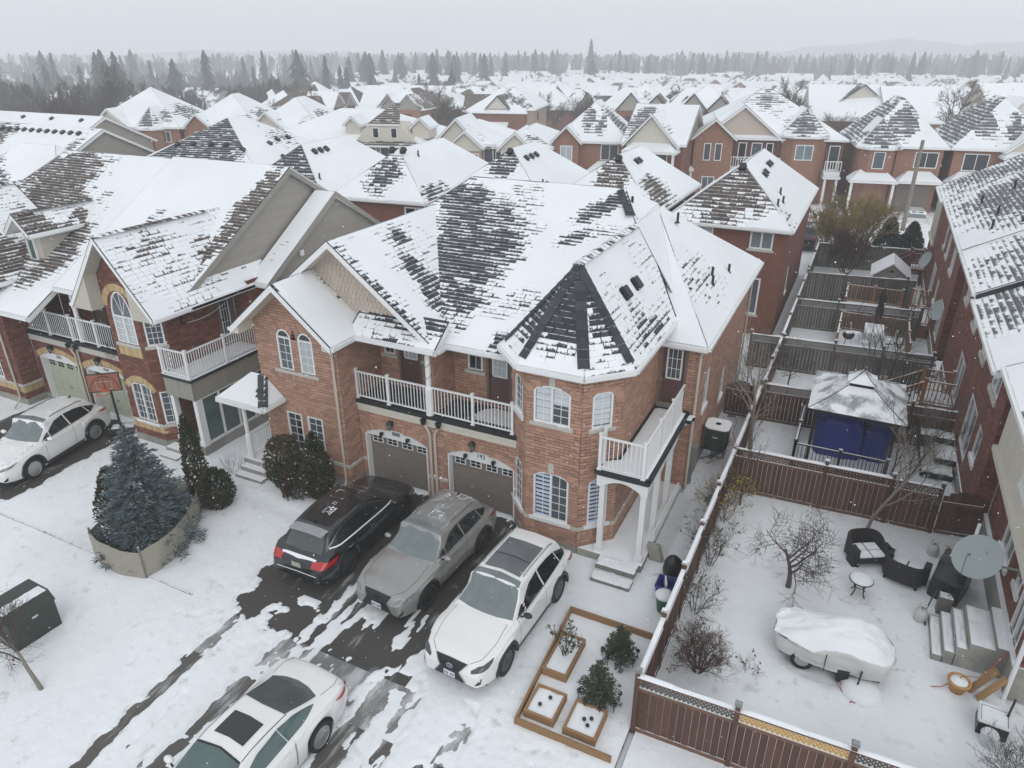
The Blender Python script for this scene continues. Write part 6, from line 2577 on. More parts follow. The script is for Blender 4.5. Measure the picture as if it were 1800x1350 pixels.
# front garden
conifer('small_spruce','small green spruce in the timber garden bed, nearer the porch',(-3.25,12.6,.1),.95,.40,21,'spruce_green',whorls=13,per=11,twigs=7,snow=.04,tw=.013,len_=.09)
conifer('small_spruce','small green spruce in the timber garden bed, nearer the street',(-3.28,11.2,.1),1.12,.48,22,'spruce_green',whorls=14,per=12,twigs=7,snow=.04,tw=.013,len_=.09)
bare_tree('rose_bush','leafy rose bush in the small planter beside the white car',(-4.42,11.95,.2),.8,.012,31,3,bark='twig',twig='twig',cat='shrub',kids=(3,4),trunk=.7,stems=5,minr=.003,leaves='leaf_green',nleaf=190,spread=.5)
# yard with the satellite dish
bare_tree('bare_tree','bare round-crowned little tree in the middle of the snowy yard',(.12,17.0,0),4.4,.08,41,4,spread=.95,kids=(4,5),trunk=.28,minr=.006,up=.12,shrink=.92,kid_from=.4,nleaf=60,leaves='leaf_dead')
bare_tree('bare_tree','tall thin bare tree against the brown cross fence',(1.95,20.6,0),4.8,.06,42,4,lean=(.04,0),bark='bark_pale',twig='bark_pale',kids=(3,5),trunk=.62,spread=.55,shrink=.6,minr=.005,up=.3)
bare_tree('bare_tree','slender bare tree at the left corner of the snowy yard',(-1.75,20.4,0),3.9,.035,43,4,bark='bark',twig='twig',kids=(3,4),trunk=.65,spread=.55,shrink=.55,minr=.004,up=.25)
bare_tree('bare_tree','pale forked bare tree beside the walkway fence and the air conditioner',(-1.85,23.2,0),6.2,.085,44,4,bark='bark_pale',twig='bark_pale',kids=(3,5),trunk=.55,spread=.6,minr=.005,up=.3,lean=(.05,-.05))
bare_tree('bare_tree','thin bare tree in the yard behind the gazebo',(-1.4,29.5,0),3.6,.04,45,4,kids=(3,5),trunk=.5,spread=.7,minr=.005)
bare_tree('bare_tree','bare multi-stemmed tree in front of the timber stairs',(2.2,30.9,0),4.4,.04,46,3,stems=4,kids=(3,4),trunk=.65,spread=.45,minr=.006,up=.3)
bare_tree('bare_tree','leafless sapling leaning over the gazebo roof',(2.55,22.6,0),4.6,.045,47,4,stems=2,kids=(3,5),trunk=.62,spread=.5,minr=.005,up=.3)
bare_tree('bare_shrub','big twiggy brown shrub in the corner of the brown fences',(-1.45,13.0,0),1.25,.014,51,3,bark='twig_red',twig='twig_red',cat='shrub',stems=26,kids=(3,5),trunk=.75,spread=.62,minr=.0035,shrink=.6,leaves='leaf_dead',nleaf=150)
bare_tree('bare_shrub','sprawling vine with dead leaves along the side fence',(-1.95,14.9,0),1.3,.012,52,3,bark='twig',twig='twig',cat='shrub',stems=8,kids=(3,4),trunk=.7,spread=.7,minr=.003,leaves='leaf_green',nleaf=110)
bare_tree('bare_shrub','tangle of stems with green leaves against the middle of the side fence',(-2.0,17.0,0),1.7,.012,53,3,bark='twig',twig='twig',cat='shrub',stems=9,kids=(3,4),trunk=.7,spread=.7,minr=.003,leaves='leaf_green',nleaf=260)
bare_tree('bare_shrub','yellow-green climber on top of the side fence',(-2.05,19.3,0),1.9,.012,54,3,bark='twig',twig='twig',cat='shrub',stems=8,kids=(4,5),trunk=.65,spread=.6,minr=.003,leaves='leaf_yellow',nleaf=620)
bare_tree('bare_shrub','small yellowish shrub beside the covered barbecue',(4.35,19.9,0),.7,.010,55,3,bark='twig',twig='twig',cat='shrub',stems=9,kids=(3,5),trunk=.75,spread=.7,minr=.003,leaves='leaf_yellow',nleaf=170)
bare_tree('bare_shrub','bare grey bush at the bottom right corner of the snowy yard',(5.0,12.7,0),1.2,.012,56,3,bark='twig',twig='twig',cat='shrub',stems=16,kids=(3,5),trunk=.8,spread=.6,minr=.0035)
bare_tree('bare_shrub','few dry stalks poking through the snow in the yard',(-.35,13.5,0),.5,.006,57,2,bark='twig',twig='twig',cat='shrub',stems=5,kids=(2,3),trunk=.8,spread=.5,minr=.003,leaves='leaf_dead',nleaf=26)
bare_tree('bare_tree','young bare tree with a few red leaves by the green utility box',(-14.9,5.85,0),3.5,.055,61,4,lean=(-.38,.12),bark='bark_pale',twig='twig',kids=(4,6),trunk=.46,spread=.80,minr=.004,leaves='leaf_dead',nleaf=70,up=.22,shrink=.74,kid_from=.5)
bare_tree('bare_shrub','thin dry stems beside the left porch steps',(-17.9,14.6,0),.7,.008,62,2,bark='twig',twig='twig',cat='shrub',stems=5,kids=(2,4),trunk=.8,spread=.5,minr=.003)
# hedge and shrubs at the far end of the yards
for k,(x,y,h,m,lab)in enumerate(((-1.4,53.0,3.6,'twig_yellow','yellow-brown leafless hedge tree at the end of the yards, left of the evergreens'),(.1,53.4,4.6,'twig_yellow','tallest yellow-green hedge tree at the end of the yards'),(-.2,49.0,3.0,'twig_red','dark brown bare shrub in front of the farthest fence'))):
 bare_tree('hedge_tree',lab,(x,y,0),h,.05,70+k,4,bark='bark',twig=m,stems=7,kids=(4,5),trunk=.7,spread=.5,minr=.014,up=.3,leaves='leaf_yellow' if m=='twig_yellow' else 'leaf_dead',nleaf=1500 if m=='twig_yellow' else 500)
cedar('evergreen_shrub','dark evergreen shrub at the end of the yards, left of the parked snowy car',(2.0,54.2,0),3.0,1.0,75,mat='conifer_far',n=3000,leaf=.13,snow=.01)
cedar('evergreen_shrub','dark evergreen shrub in front of the snowy parked car',(3.4,54.6,0),2.7,.95,76,mat='conifer_far',n=3000,leaf=.13,snow=.02)
# ---------------------------------------------------------------- cars
def lerp_tab(tab,x):
 if x<=tab[0][0]:
  return tab[0][1]
 for(a,p),(b,q)in zip(tab[:-1],tab[1:]):
  if x<=b:
   t=(x-a)/(b-a)
   t=t*t*(3-2*t)*.45+t*.55
   return p+(q-p)*t
 return tab[-1][1]
def catmull(pts,sub):
 out=[]
 n=len(pts)
 for i in range(n-1):
  p0,p1,p2,p3=pts[max(0,i-1)],pts[i],pts[i+1],pts[min(n-1,i+2)]
  for k in range(sub):
   t=k/sub
   out.append(tuple(.5*((2*b)+(-a+c)*t+(2*a-5*b+4*c-d)*t*t+(-a+3*b-3*c+d)*t**3)for a,b,c,d in zip(p0,p1,p2,p3)))
 out.append(pts[-1])
 return out
class Car:
 """one lofted shell (x forward, y left); glass, lamps and trim are laid on it by ray casting"""
 def __init__(s,name,label,loc,rz,sp,paint,group=None):
  s.sp=sp
  s.T=thing(name,label,'car',loc,rz,group,world=False)
  L,W=sp['L'],sp['W']
  s.xf,s.xr=L/2,-L/2
  s.wx=(L/2-sp['fo'],L/2-sp['fo']-sp['wb'])
  s.r=sp['r']
  ra=s.r+.065
  xs=sorted(set([round(-L/2+L*i/76,4)for i in range(77)]+[round(w+ra*math.cos(PI*k/14),4)for w in s.wx for k in range(15)]+[L/2-.005,L/2-.02,L/2-.05,-L/2+.005,-L/2+.02,-L/2+.05]))
  secs=[]
  for x in xs:
   tf,tr=max(0,(x-(L/2-.95))/.95),max(0,((-L/2+.75)-x)/.75)
   w=W/2*(1-sp.get('nose',.26)*tf**2.6-sp.get('tail',.16)*tr**2.8)
   zt=lerp_tab(sp['top'],x)
   zs=min(lerp_tab(sp['belt'],x),zt-.015)
   wt=min(lerp_tab(sp['wtop'],x)*W/2,w*.97)
   zb=.235+.10*tf**2+.12*tr**2
   for q in s.wx:
    if abs(x-q)<ra:
     zb=max(zb,s.r+math.sqrt(ra*ra-(x-q)**2))
   zb=min(zb,zs-.12)
   zm=zb+(zs-zb)*.5
   crown=lerp_tab(sp['crown'],x)
   ze=zt-crown
   ze=max(ze,zs+.004)
   fl=1.0
   for q in s.wx:
    fl+=.018*math.exp(-((x-q)/.42)**2)
   key=[(w*.95,zb),(w*.985*fl,zb+(zs-zb)*.28),(w*1.0*fl,zm+(zs-zb)*.12),(w*.975,zs-.05),(w*.945,zs+.0),(wt+(w*.945-wt)*.35,zs+(ze-zs)*.62),(wt,ze),(wt*.6,ze+crown*.68),(0,zt)]
   ring=catmull(key,4)
   if x>L/2-.06 or x<-L/2+.06:
    e=(x-(L/2-.06))/.06 if x>0 else((-L/2+.06)-x)/.06
    zc=(zb+zt)/2
    k=1-.16*e**2
    ring=[(y*(1-.06*e**2),zc+(z-zc)*k)for y,z in ring]
   secs.append([(x,y,z)for y,z in ring]+[(x,-y,z)for y,z in ring[-2::-1]])
  mb=MB()
  mb.grid([sec[::-1]for sec in secs])
  for sec,rev in((secs[0],0),(secs[-1],1)):
   i0=len(mb.v)
   zs_=sum(p[2]for p in sec)/len(sec)
   mb.v.append((sec[0][0]+(.012 if rev else-.012),0,zs_))
   mb.v.extend(sec)
   for k in range(len(sec)-1):
    f=(i0,i0+1+k,i0+2+k)
    mb.idx(f if not rev else f[::-1])
   f=(i0,i0+len(sec),i0+1)
   mb.idx(f if not rev else f[::-1])
  s.body=part(mb,'body',paint,s.T,smooth=True)
  s.bvh=BVHTree.FromPolygons([Vector(v)for v in mb.v],mb.f)
  ub=MB()
  ub.bx(-L/2+.25,L/2-.3,-W/2+.16,W/2-.16,.20,.70)
  part(ub,'underbody','car_trim',s.T)
  for q in s.wx:
   for sg in(1,-1):
    s.wheel(q,sg)
 def wheel(s,x,sg):
  W,r=s.sp['W'],s.r
  y=sg*(W/2-.02)
  ax=Matrix.Rotation(-sg*PI/2,3,'X')
  t=MB()
  t.lathe((x,y-sg*.22,r),[(r*.68,0),(r*.96,.0),(r,.03),(r,.19),(r*.95,.225),(r*.74,.228),(r*.71,.21)],28,axis=ax)
  wo=part(t,'wheel','tyre',s.T,smooth=True)
  rm=MB()
  rm.lathe((x,y-sg*.22,r),[(r*.72,.215),(r*.70,.222),(r*.66,.20)],28,axis=ax)
  n=s.sp.get('spokes',10)
  for k in range(n):
   a=2*PI*k/n+.2
   da=.10 if n<12 else.075
   c=Vector((x,y+sg*.0,r))
   pts=[]
   for rr,aa in((.10*r,a-da*2),(.67*r,a-da),(.67*r,a+da),(.10*r,a+da*2)):
    pts.append(c+Vector((rr*math.cos(aa),-sg*.012,rr*math.sin(aa))))
   rm.prism(pts if sg<0 else pts[::-1],(0,-sg*.03,0))
  rm.lathe((x,y-sg*.03,r),[(r*.16,0),(r*.16,.025),(r*.10,.032)],14,axis=ax)
  part(rm,'rim',s.sp.get('rim','rim_dark'),wo)
  bk=MB()
  bk.lathe((x,y-sg*.20,r),[(r*.68,.06),(r*.66,.10)],20,axis=ax)
  part(bk,'brake_disc','car_trim',wo)
  if s.sp.get('clad',True):
   c=MB()
   ra=r+.075
   rows=[]
   for k in range(25):
    a=-.12+(PI+.24)*k/24
    row=[]
    for dr,dy in((-.02,-.10),(-.02,.012),(.045,.014),(.05,-.02)):
     px,pz=x+(ra+dr)*math.cos(a),r+(ra+dr)*math.sin(a)
     row.append((px,sg*(W/2*s.plan(px)*1.012+dy),pz))
    rows.append(row)
   c.grid(rows)
   part(c,'wheel_arch','car_trim',s.T,smooth=True)
 def plan(s,x):
  L=s.sp['L']
  tf,tr=max(0,(x-(L/2-.95))/.95),max(0,((-L/2+.75)-x)/.75)
  return 1-s.sp.get('nose',.26)*tf**2.6-s.sp.get('tail',.16)*tr**2.8
 def lay(s,name,mat,lo,hi,d,off=.006,n=14,m=8,parent=None,mirror=True,label=None,smooth=True,kind=None):
  """patch between two guide lines (start points of rays) thrown along d on to the shell"""
  outs=[]
  for sg in((1,-1)if mirror else(1,)):
   def pt(line,t):
    ls=[0]
    for a,b in zip(line[:-1],line[1:]):
     ls.append(ls[-1]+(Vector(b)-Vector(a)).length)
    q=t*ls[-1]
    for i in range(len(line)-1):
     if q<=ls[i+1]+1e-9:
      k=0 if ls[i+1]==ls[i]else(q-ls[i])/(ls[i+1]-ls[i])
      return Vector(line[i]).lerp(Vector(line[i+1]),k)
    return Vector(line[-1])
   dv=Vector(d)
   rows,ok=[],True
   for j in range(m+1):
    row=[]
    for i in range(n+1):
     p=pt(lo,i/n).lerp(pt(hi,i/n),j/m)
     p=Vector((p.x,p.y*sg,p.z))
     dd=Vector((dv.x,dv.y*sg,dv.z)).normalized()
     o=p-dd*4
     h=s.bvh.ray_cast(o,dd,9)
     if h[0]is None:
      row.append(None)
      ok=False
     else:
      nn=h[1]if h[1].dot(dd)<0 else-h[1]
      row.append(h[0]+nn*off)
    rows.append(row)
   mb=MB()
   i0=0
   idx={}
   for j,row in enumerate(rows):
    for i,p in enumerate(row):
     if p is not None:
      idx[(i,j)]=len(mb.v)
      mb.v.append(tuple(p))
   for j in range(m):
    for i in range(n):
     q=[(i,j),(i+1,j),(i+1,j+1),(i,j+1)]
     if all(k in idx for k in q):
      P=[Vector(mb.v[idx[k]])for k in q]
      if max((P[a]-P[b]).length for a,b in((0,1),(1,2),(2,3),(3,0)))>.5:
       continue
      f=[idx[k]for k in q]
      nn=(P[1]-P[0]).cross(P[3]-P[0])
      if nn.dot(Vector((dv.x,dv.y*sg,dv.z)))>0:
       f=f[::-1]
      mb.idx(f)
   outs.append(part(mb,name,mat,parent or s.T,smooth=smooth,label=label,kind=kind))
  return outs
 def line(s,name,mat,pts,d,w=.012,off=.008,mirror=True,parent=None,n=16):
  pts=[Vector(p)for p in pts]
  lo,hi=[],[]
  dd=Vector(d).normalized()
  for i,p in enumerate(pts):
   t=(pts[min(i+1,len(pts)-1)]-pts[max(0,i-1)]).normalized()
   sd=t.cross(dd).normalized()*(w/2)
   lo.append(p-sd)
   hi.append(p+sd)
  return s.lay(name,mat,lo,hi,d,off,n,1,parent,mirror)
 def mirror_(s,x,z,mat,y=None):
  W=s.sp['W']/2
  for sg in(1,-1):
   m=MB()
   rows=[]
   for j in range(7):
    a=PI*j/6
    rows.append([(x+.075*math.sin(a)*math.cos(b)-.02,sg*(W+.075-.115*math.cos(a)),z+.075*math.sin(a)*math.sin(b))for b in[2*PI*k/10 for k in range(11)]])
   m.grid(rows if sg>0 else[r[::-1]for r in rows])
   o=part(m,'mirror',mat,s.T,smooth=True)
   a_=MB()
   a_.tube([(x+.03,sg*(W-.09),z-.07),(x,sg*(W+.02),z-.02)],.022,5)
   part(a_,'mirror_arm','car_trim',o)
 def handle(s,x,z,mat):
  W=s.sp['W']/2
  for sg in(1,-1):
   h=s.bvh.ray_cast(Vector((x,4*sg,z)),Vector((0,-sg,0)),9)
   if h[0]is None:
    continue
   m=MB()
   m.tube([h[0]+Vector((-.10,sg*.008,0)),h[0]+Vector((-.06,sg*.03,.003)),h[0]+Vector((.06,sg*.03,.003)),h[0]+Vector((.10,sg*.008,0))],.013,5)
   part(m,'door_handle',mat,s.T)
 def wiper(s,a,b,d=(0,0,-1)):
  P=[]
  for i in range(6):
   p=Vector(a).lerp(Vector(b),i/5)
   h=s.bvh.ray_cast(Vector((p.x,p.y,4)),Vector((0,0,-1)),9)
   if h[0]is not None:
    P.append(h[0]+h[1]*.02)
  m=MB()
  m.tube(P,.012,4)
  part(m,'wiper','car_trim',s.T)
 def plate(s,z,front=True,mat='plate',w=.30,h=.15,ink=True,tilt=0):
  dx=-1 if front else 1
  hit=s.bvh.ray_cast(Vector((-dx*5,.004,z)),Vector((dx,0,0)),9)
  x=hit[0].x-dx*.022
  m=MB()
  m.bx(x-.006,x+.006,-w/2,w/2,z-h/2,z+h/2)
  o=part(m,'licence_plate',mat,s.T)
  if ink:
   t=MB()
   rnd=random.Random(int(z*1000))
   for k in range(7):
    if k==3:
     continue
    y=-w*.39+w*.13*k
    t.bx(x-dx*.0085-.001,x-dx*.0085+.001,y-.011,y+.011,z-.035,z+.035)
   part(t,'plate_print','plate_ink',o)
  return o
def suv_top(L,H,cowl,rf,rr,tb,hood=1.0,nose=.72,ztb=1.10):
 """side outline: (x, z of the centre line)"""
 return[(-L/2,.62),(-L/2+.03,.80),(tb-.16,ztb-.09),(tb,ztb),(rr,H-.055),(rr+.35,H-.012),(-.25,H),(rf+.3,H-.02),(rf,H-.055),(cowl,hood+.06),(cowl+.10,hood+.03),(L/2-.42,hood-.115),(L/2-.16,nose+.10),(L/2-.03,nose-.02),(L/2,nose-.12)]
def wide_grille(c,mat='board_black',L=4.89,z0=.30,z1=.80,wt=.40,wm=.26,wb=.52,frame='chrome',mesh=True):
 x=3
 lo=[(x,-wb,z0),(x,-wb*.4,z0-.01),(x,wb*.4,z0-.01),(x,wb,z0)]
 mid=[(x,-wm,(z0+z1)/2+.06),(x,wm,(z0+z1)/2+.06)]
 hi=[(x,-wt,z1),(x,0,z1+.02),(x,wt,z1)]
 g1=c.lay('grille',mat,lo,mid,(-1,0,0),.010,14,6,mirror=False)[0]
 g2=c.lay('grille',mat,mid,hi,(-1,0,0),.010,14,6,mirror=False)[0]
 if mesh:
  for k in range(1,9):
   t=k/9
   w=wm+(wb-wm)*(1-t*2)if t<.5 else wm+(wt-wm)*(t*2-1)
   z=z0+(z1-z0)*t
   c.line('grille_bar','rim_dark',[(x,-w*.92,z),(x,0,z+.008),(x,w*.92,z)],(-1,0,0),.012,.016,False,g1)
 for sg in(1,):
  c.line('grille_trim',frame,[(x,wb+.01,z0),(x,wm+.012,(z0+z1)/2+.06),(x,wt+.012,z1)],(-1,0,0),.022,.018,True,g1)
 c.line('grille_trim',frame,[(x,-wb-.01,z0-.005),(x,0,z0-.018),(x,wb+.01,z0-.005)],(-1,0,0),.022,.018,False,g1)
 return g1
def doors(c,xa,xb,xc,zlo,zbelt,handles,mat):
 for x in(xa,xb,xc):
  c.line('door_seam','car_trim',[(x+.02,3,zlo),(x,3,zbelt-.12),(x-.02,3,zbelt)],(0,-1,0),.010,.003)
 c.line('door_seam','car_trim',[(xc,3,zlo),(xa,3,zlo)],(0,-1,0),.010,.003)
 for x in handles:
  c.handle(x,zbelt-.10,mat)
def emblem_oval(c,z,w=.085,parent=None,mat='chrome',fill=None):
 h=c.bvh.ray_cast(Vector((5,0,z)),Vector((-1,0,0)),9)
 p=h[0]+Vector((.02,0,0))
 m=MB()
 m.tube([p+Vector((.004,w*math.cos(k*PI/12),w*.72*math.sin(k*PI/12)))for k in range(25)],.010,5,cap=False)
 m.tube([p+Vector((.004,w*.20,w*.45)),p+Vector((.004,w*.34,-w*.30)),p+Vector((.004,-w*.52,-w*.30))],.009,5)
 o=part(m,'emblem',mat,c.T)
 if fill:
  f=MB()
  f.poly([p+Vector((0,w*math.cos(k*PI/10),w*.72*math.sin(k*PI/10)))for k in range(20)])
  part(f,'emblem_disc',fill,o)
  # white SUV in front of the porch
L=4.89
sp=dict(L=L,W=1.90,wb=2.79,fo=1.02,r=.375,spokes=14,rim='rim_dark',top=suv_top(L,1.70,.92,.10,-1.72,-2.10,1.08,.80,1.16),belt=[(-L/2,.80),(-2.1,1.12),(-1.5,1.10),(0,1.03),(1.0,.98),(1.6,.93),(2.2,.84),(L/2,.66)],wtop=[(-L/2,.78),(-2.1,.68),(-1.7,.62),(-1.2,.64),(0,.66),(.15,.66),(.95,.80),(1.3,.80),(2.1,.70),(L/2,.55)],crown=[(-L/2,.10),(-2.0,.06),(-1.6,.05),(.1,.05),(.9,.07),(1.5,.05),(L/2,.06)])
c=Car('parked_car','white SUV with black roof glass parked in front of the porch, nose to the street',(-6.32,12.45,.05),R(-93.2),sp,'car_white')
c.lay('windshield','car_glass_frost',[(.88,-.76,3),(.98,-.4,3),(1.01,0,3),(.98,.4,3),(.88,.76,3)],[(.17,-.60,3),(.12,0,3),(.17,.60,3)],(0,0,-1),.006,20,10,mirror=False)
c.lay('roof_glass','roof_glass_frost',[(.06,-.50,3),(.02,0,3),(.06,.50,3)],[(-1.22,-.50,3),(-1.22,0,3),(-1.22,.50,3)],(0,0,-1),.006,14,14,mirror=False)
c.line('roof_seam','car_trim',[(-.50,-.48,3),(-.54,0,3),(-.50,.48,3)],(0,0,-1),.03,.010,False)
c.lay('side_window','car_glass',[(.72,3,1.08),(.2,3,1.10),(-.52,3,1.13)],[(.46,3,1.24),(-.05,3,1.50),(-.46,3,1.565)],(0,-1,0),.006)
c.lay('side_window','car_glass',[(-.58,3,1.13),(-1.1,3,1.155),(-1.48,3,1.18)],[(-.52,3,1.565),(-1.0,3,1.55),(-1.38,3,1.50)],(0,-1,0),.006)
c.lay('side_window','car_glass',[(-1.52,3,1.18),(-1.98,3,1.24)],[(-1.42,3,1.49),(-1.86,3,1.33)],(0,-1,0),.006)
c.line('window_trim','chrome',[(.76,3,1.065),(-.5,3,1.115),(-1.98,3,1.225)],(0,-1,0),.018,.008)
c.lay('rear_window','car_glass',[(-1.80,-.52,3),(-1.80,.52,3)],[(-2.06,-.60,3),(-2.06,.60,3)],(0,0,-1),.008,10,5,mirror=False)
for sg in(1,-1):
 m=MB()
 P=[]
 for k in range(9):
  x=.0-1.55*k/8
  h=c.bvh.ray_cast(Vector((x,sg*.575,4)),Vector((0,0,-1)),9)
  P.append(h[0]+Vector((0,0,.035 if 0<k<8 else.005)))
 m.tube(P,.020,5)
 part(m,'roof_rail','chrome',c.T)
g1=wide_grille(c,'board_black',L,.33,.84,.42,.24,.46)
emblem_oval(c,.72,.085,None,'chrome','plate_ink')
c.lay('headlight','lamp_dark',[(3,1.12,.74),(3,1.30,.77),(2.55,1.25,.81)],[(3,1.14,.80),(3,1.32,.87),(2.3,1.25,.92)],(-.72,-.70,-.05),.010,12,5)
c.lay('air_vent','board_black',[(3,.98,.42),(3,1.14,.44)],[(3,1.04,.50),(3,1.18,.60)],(-.85,-.5,0),.012,6,4)
c.lay('bumper_trim','chrome',[(3,-.78,.255),(3,0,.235),(3,.78,.255)],[(3,-.80,.30),(3,0,.275),(3,.80,.30)],(-1,0,.02),.012,18,2,mirror=False)
c.lay('tail_light','lamp_red',[(-3,1.14,.92),(-2.3,1.2,.93)],[(-3,1.12,1.02),(-2.1,1.2,1.04)],(.75,-.66,0),.010,10,4)
c.plate(.50)
doors(c,.78,-.55,-1.55,.36,1.08,(-.30,-1.28),'car_white')
c.line('sill_trim','car_trim',[(1.0,3,.30),(-1.0,3,.30)],(0,-1,0),.10,.010)
c.line('hood_seam','car_trim',[(1.02,.70,3),(1.6,.74,3),(2.1,.66,3),(2.36,.40,3)],(0,0,-1),.010,.003)
c.mirror_(.62,1.13,'car_trim')
c.wiper((.93,.60,0),(.99,-.08,0))
c.wiper((.97,.05,0),(.93,-.60,0))
# grey SUV in the middle of the drive
L=4.66
sp2=dict(L=L,W=1.865,wb=2.69,fo=.99,r=.365,spokes=10,rim='rim_dark',top=suv_top(L,1.66,.86,.08,-1.58,-1.98,1.08,.82,1.15),belt=[(-L/2,.80),(-2.0,1.12),(-1.4,1.10),(0,1.03),(.95,.98),(1.5,.94),(2.1,.85),(L/2,.66)],wtop=[(-L/2,.78),(-2.0,.68),(-1.6,.62),(-1.1,.64),(0,.66),(.12,.66),(.9,.80),(1.25,.80),(2.0,.70),(L/2,.55)],crown=[(-L/2,.10),(-1.9,.06),(-1.5,.05),(.1,.05),(.86,.07),(1.4,.05),(L/2,.06)])
def mid_suv(name,label,loc,rz,paint,snowy,group=None,rim='rim_dark'):
 sp=dict(sp2)
 sp['rim']=rim
 c=Car(name,label,loc,rz,sp,paint,group)
 ws='car_glass_frost'
 c.lay('windshield',ws,[(.82,-.75,3),(.92,-.4,3),(.95,0,3),(.92,.4,3),(.82,.75,3)],[(.15,-.59,3),(.10,0,3),(.15,.59,3)],(0,0,-1),.006,20,10,mirror=False)
 c.lay('side_window','car_glass',[(.68,3,1.08),(.2,3,1.10),(-.46,3,1.13)],[(.43,3,1.23),(-.02,3,1.47),(-.40,3,1.53)],(0,-1,0),.006)
 c.lay('side_window','car_glass',[(-.52,3,1.13),(-1.0,3,1.15),(-1.38,3,1.17)],[(-.46,3,1.53),(-.9,3,1.51),(-1.26,3,1.45)],(0,-1,0),.006)
 c.lay('side_window','car_glass',[(-1.42,3,1.175),(-1.72,3,1.26)],[(-1.30,3,1.44),(-1.66,3,1.31)],(0,-1,0),.006)
 c.line('window_trim','chrome',[(.72,3,1.065),(-.5,3,1.115),(-1.4,3,1.16),(-1.76,3,1.25)],(0,-1,0),.018,.008)
 c.lay('rear_window','car_glass',[(-1.66,-.52,3),(-1.66,.52,3)],[(-1.92,-.60,3),(-1.92,.60,3)],(0,0,-1),.008,10,5,mirror=False)
 for sg in(1,-1):
  m=MB()
  P=[]
  for k in range(9):
   x=.0-1.4*k/8
   h=c.bvh.ray_cast(Vector((x,sg*.565,4)),Vector((0,0,-1)),9)
   P.append(h[0]+Vector((0,0,.035 if 0<k<8 else.005)))
  m.tube(P,.020,5)
  part(m,'roof_rail','chrome',c.T)
 wide_grille(c,'board_black',L,.34,.84,.40,.30,.50,'rim_dark')
 emblem_oval(c,.76,.07,None,'rim_dark')
 c.lay('headlight','lamp_clear',[(3,1.22,.75),(3,1.40,.78),(2.45,1.25,.82)],[(3,1.24,.80),(3,1.42,.86),(2.2,1.25,.92)],(-.72,-.70,-.05),.010,12,5)
 c.lay('air_vent','board_black',[(3,1.06,.36),(3,1.20,.38)],[(3,1.10,.42),(3,1.24,.52)],(-.85,-.5,0),.012,6,4)
 c.lay('bumper_trim','chrome',[(3,-.72,.265),(3,0,.245),(3,.72,.265)],[(3,-.74,.295),(3,0,.275),(3,.74,.295)],(-1,0,.02),.012,18,2,mirror=False)
 c.lay('tail_light','lamp_red',[(-3,1.16,.95),(-2.2,1.2,.97)],[(-3,1.16,1.02),(-2.0,1.2,1.04)],(.75,-.66,0),.010,10,4)
 c.plate(.50)
 doors(c,.72,-.50,-1.42,.36,1.08,(-.26,-1.16),paint)
 c.line('sill_trim','car_trim',[(.95,3,.30),(-.95,3,.30)],(0,-1,0),.10,.010)
 c.line('hood_seam','car_trim',[(.96,.69,3),(1.5,.72,3),(2.0,.64,3),(2.24,.38,3)],(0,0,-1),.010,.003)
 c.mirror_(.58,1.12,paint)
 c.wiper((.87,.58,0),(.93,-.08,0))
 c.wiper((.91,.05,0),(.87,-.58,0))
 fin=MB()
 h=c.bvh.ray_cast(Vector((-1.45,0,4)),Vector((0,0,-1)),9)
 fin.prism([h[0]+Vector((.09,-.02,-.01)),h[0]+Vector((-.07,-.02,-.01)),h[0]+Vector((-.07,-.02,.07))],(0,.04,0))
 part(fin,'antenna','car_trim',c.T)
 return c
def drift(c,x0,x1,y0,y1,seed,th=.0,off=.018,mat='snow_roof',n=30,m=20,scale=2.2):
 """ragged snow left lying on a car"""
 mb=MB()
 idx={}
 hs={}
 for j in range(m+1):
  for i in range(n+1):
   x,y=x0+(x1-x0)*i/n,y0+(y1-y0)*j/m
   h=c.bvh.ray_cast(Vector((x,y,4)),Vector((0,0,-1)),9)
   if h[0]is None:
    continue
   e=min(i,n-i,j,m-j)
   f=fbm(x*scale+seed,y*scale,seed,4)+(0 if e>2 else-.25*(3-e))
   idx[(i,j)]=len(mb.v)
   hs[(i,j)]=f
   mb.v.append(tuple(h[0]+h[1]*(off*sstep(th-.08,th+.25,f)-.004)))
 for j in range(m):
  for i in range(n):
   q=[(i,j),(i+1,j),(i+1,j+1),(i,j+1)]
   if all(k in idx for k in q)and max(hs[k]for k in q)>th-.06:
    mb.idx([idx[k]for k in q])
 return part(mb,'snow_cover',mat,c.T,smooth=True,kind='stuff')
c=mid_suv('parked_car','silver-grey SUV parked on bare asphalt between the black car and the white SUV',(-9.12,13.45,.01),R(-94.0),'car_grey',False)
drift(c,-1.58,.0,-.56,.56,3.3,-.30,.008,'frost_dust',40,26)
drift(c,-1.6,-1.15,-.4,.45,9.1,-.02,.02)
drift(c,-.5,-.15,-.2,.5,5.2,.05,.02)
c=mid_suv('parked_car','white SUV half covered in snow on the far-left driveway',(-24.95,12.65,.01),R(-79.0),'car_white',True,rim='rim_silver')
drift(c,-1.7,.1,-.62,.62,1.2,-.35,.035)
drift(c,.15,.9,-.66,.66,4.2,-.12,.02)
drift(c,.9,2.2,-.74,.74,7.7,-.30,.03)
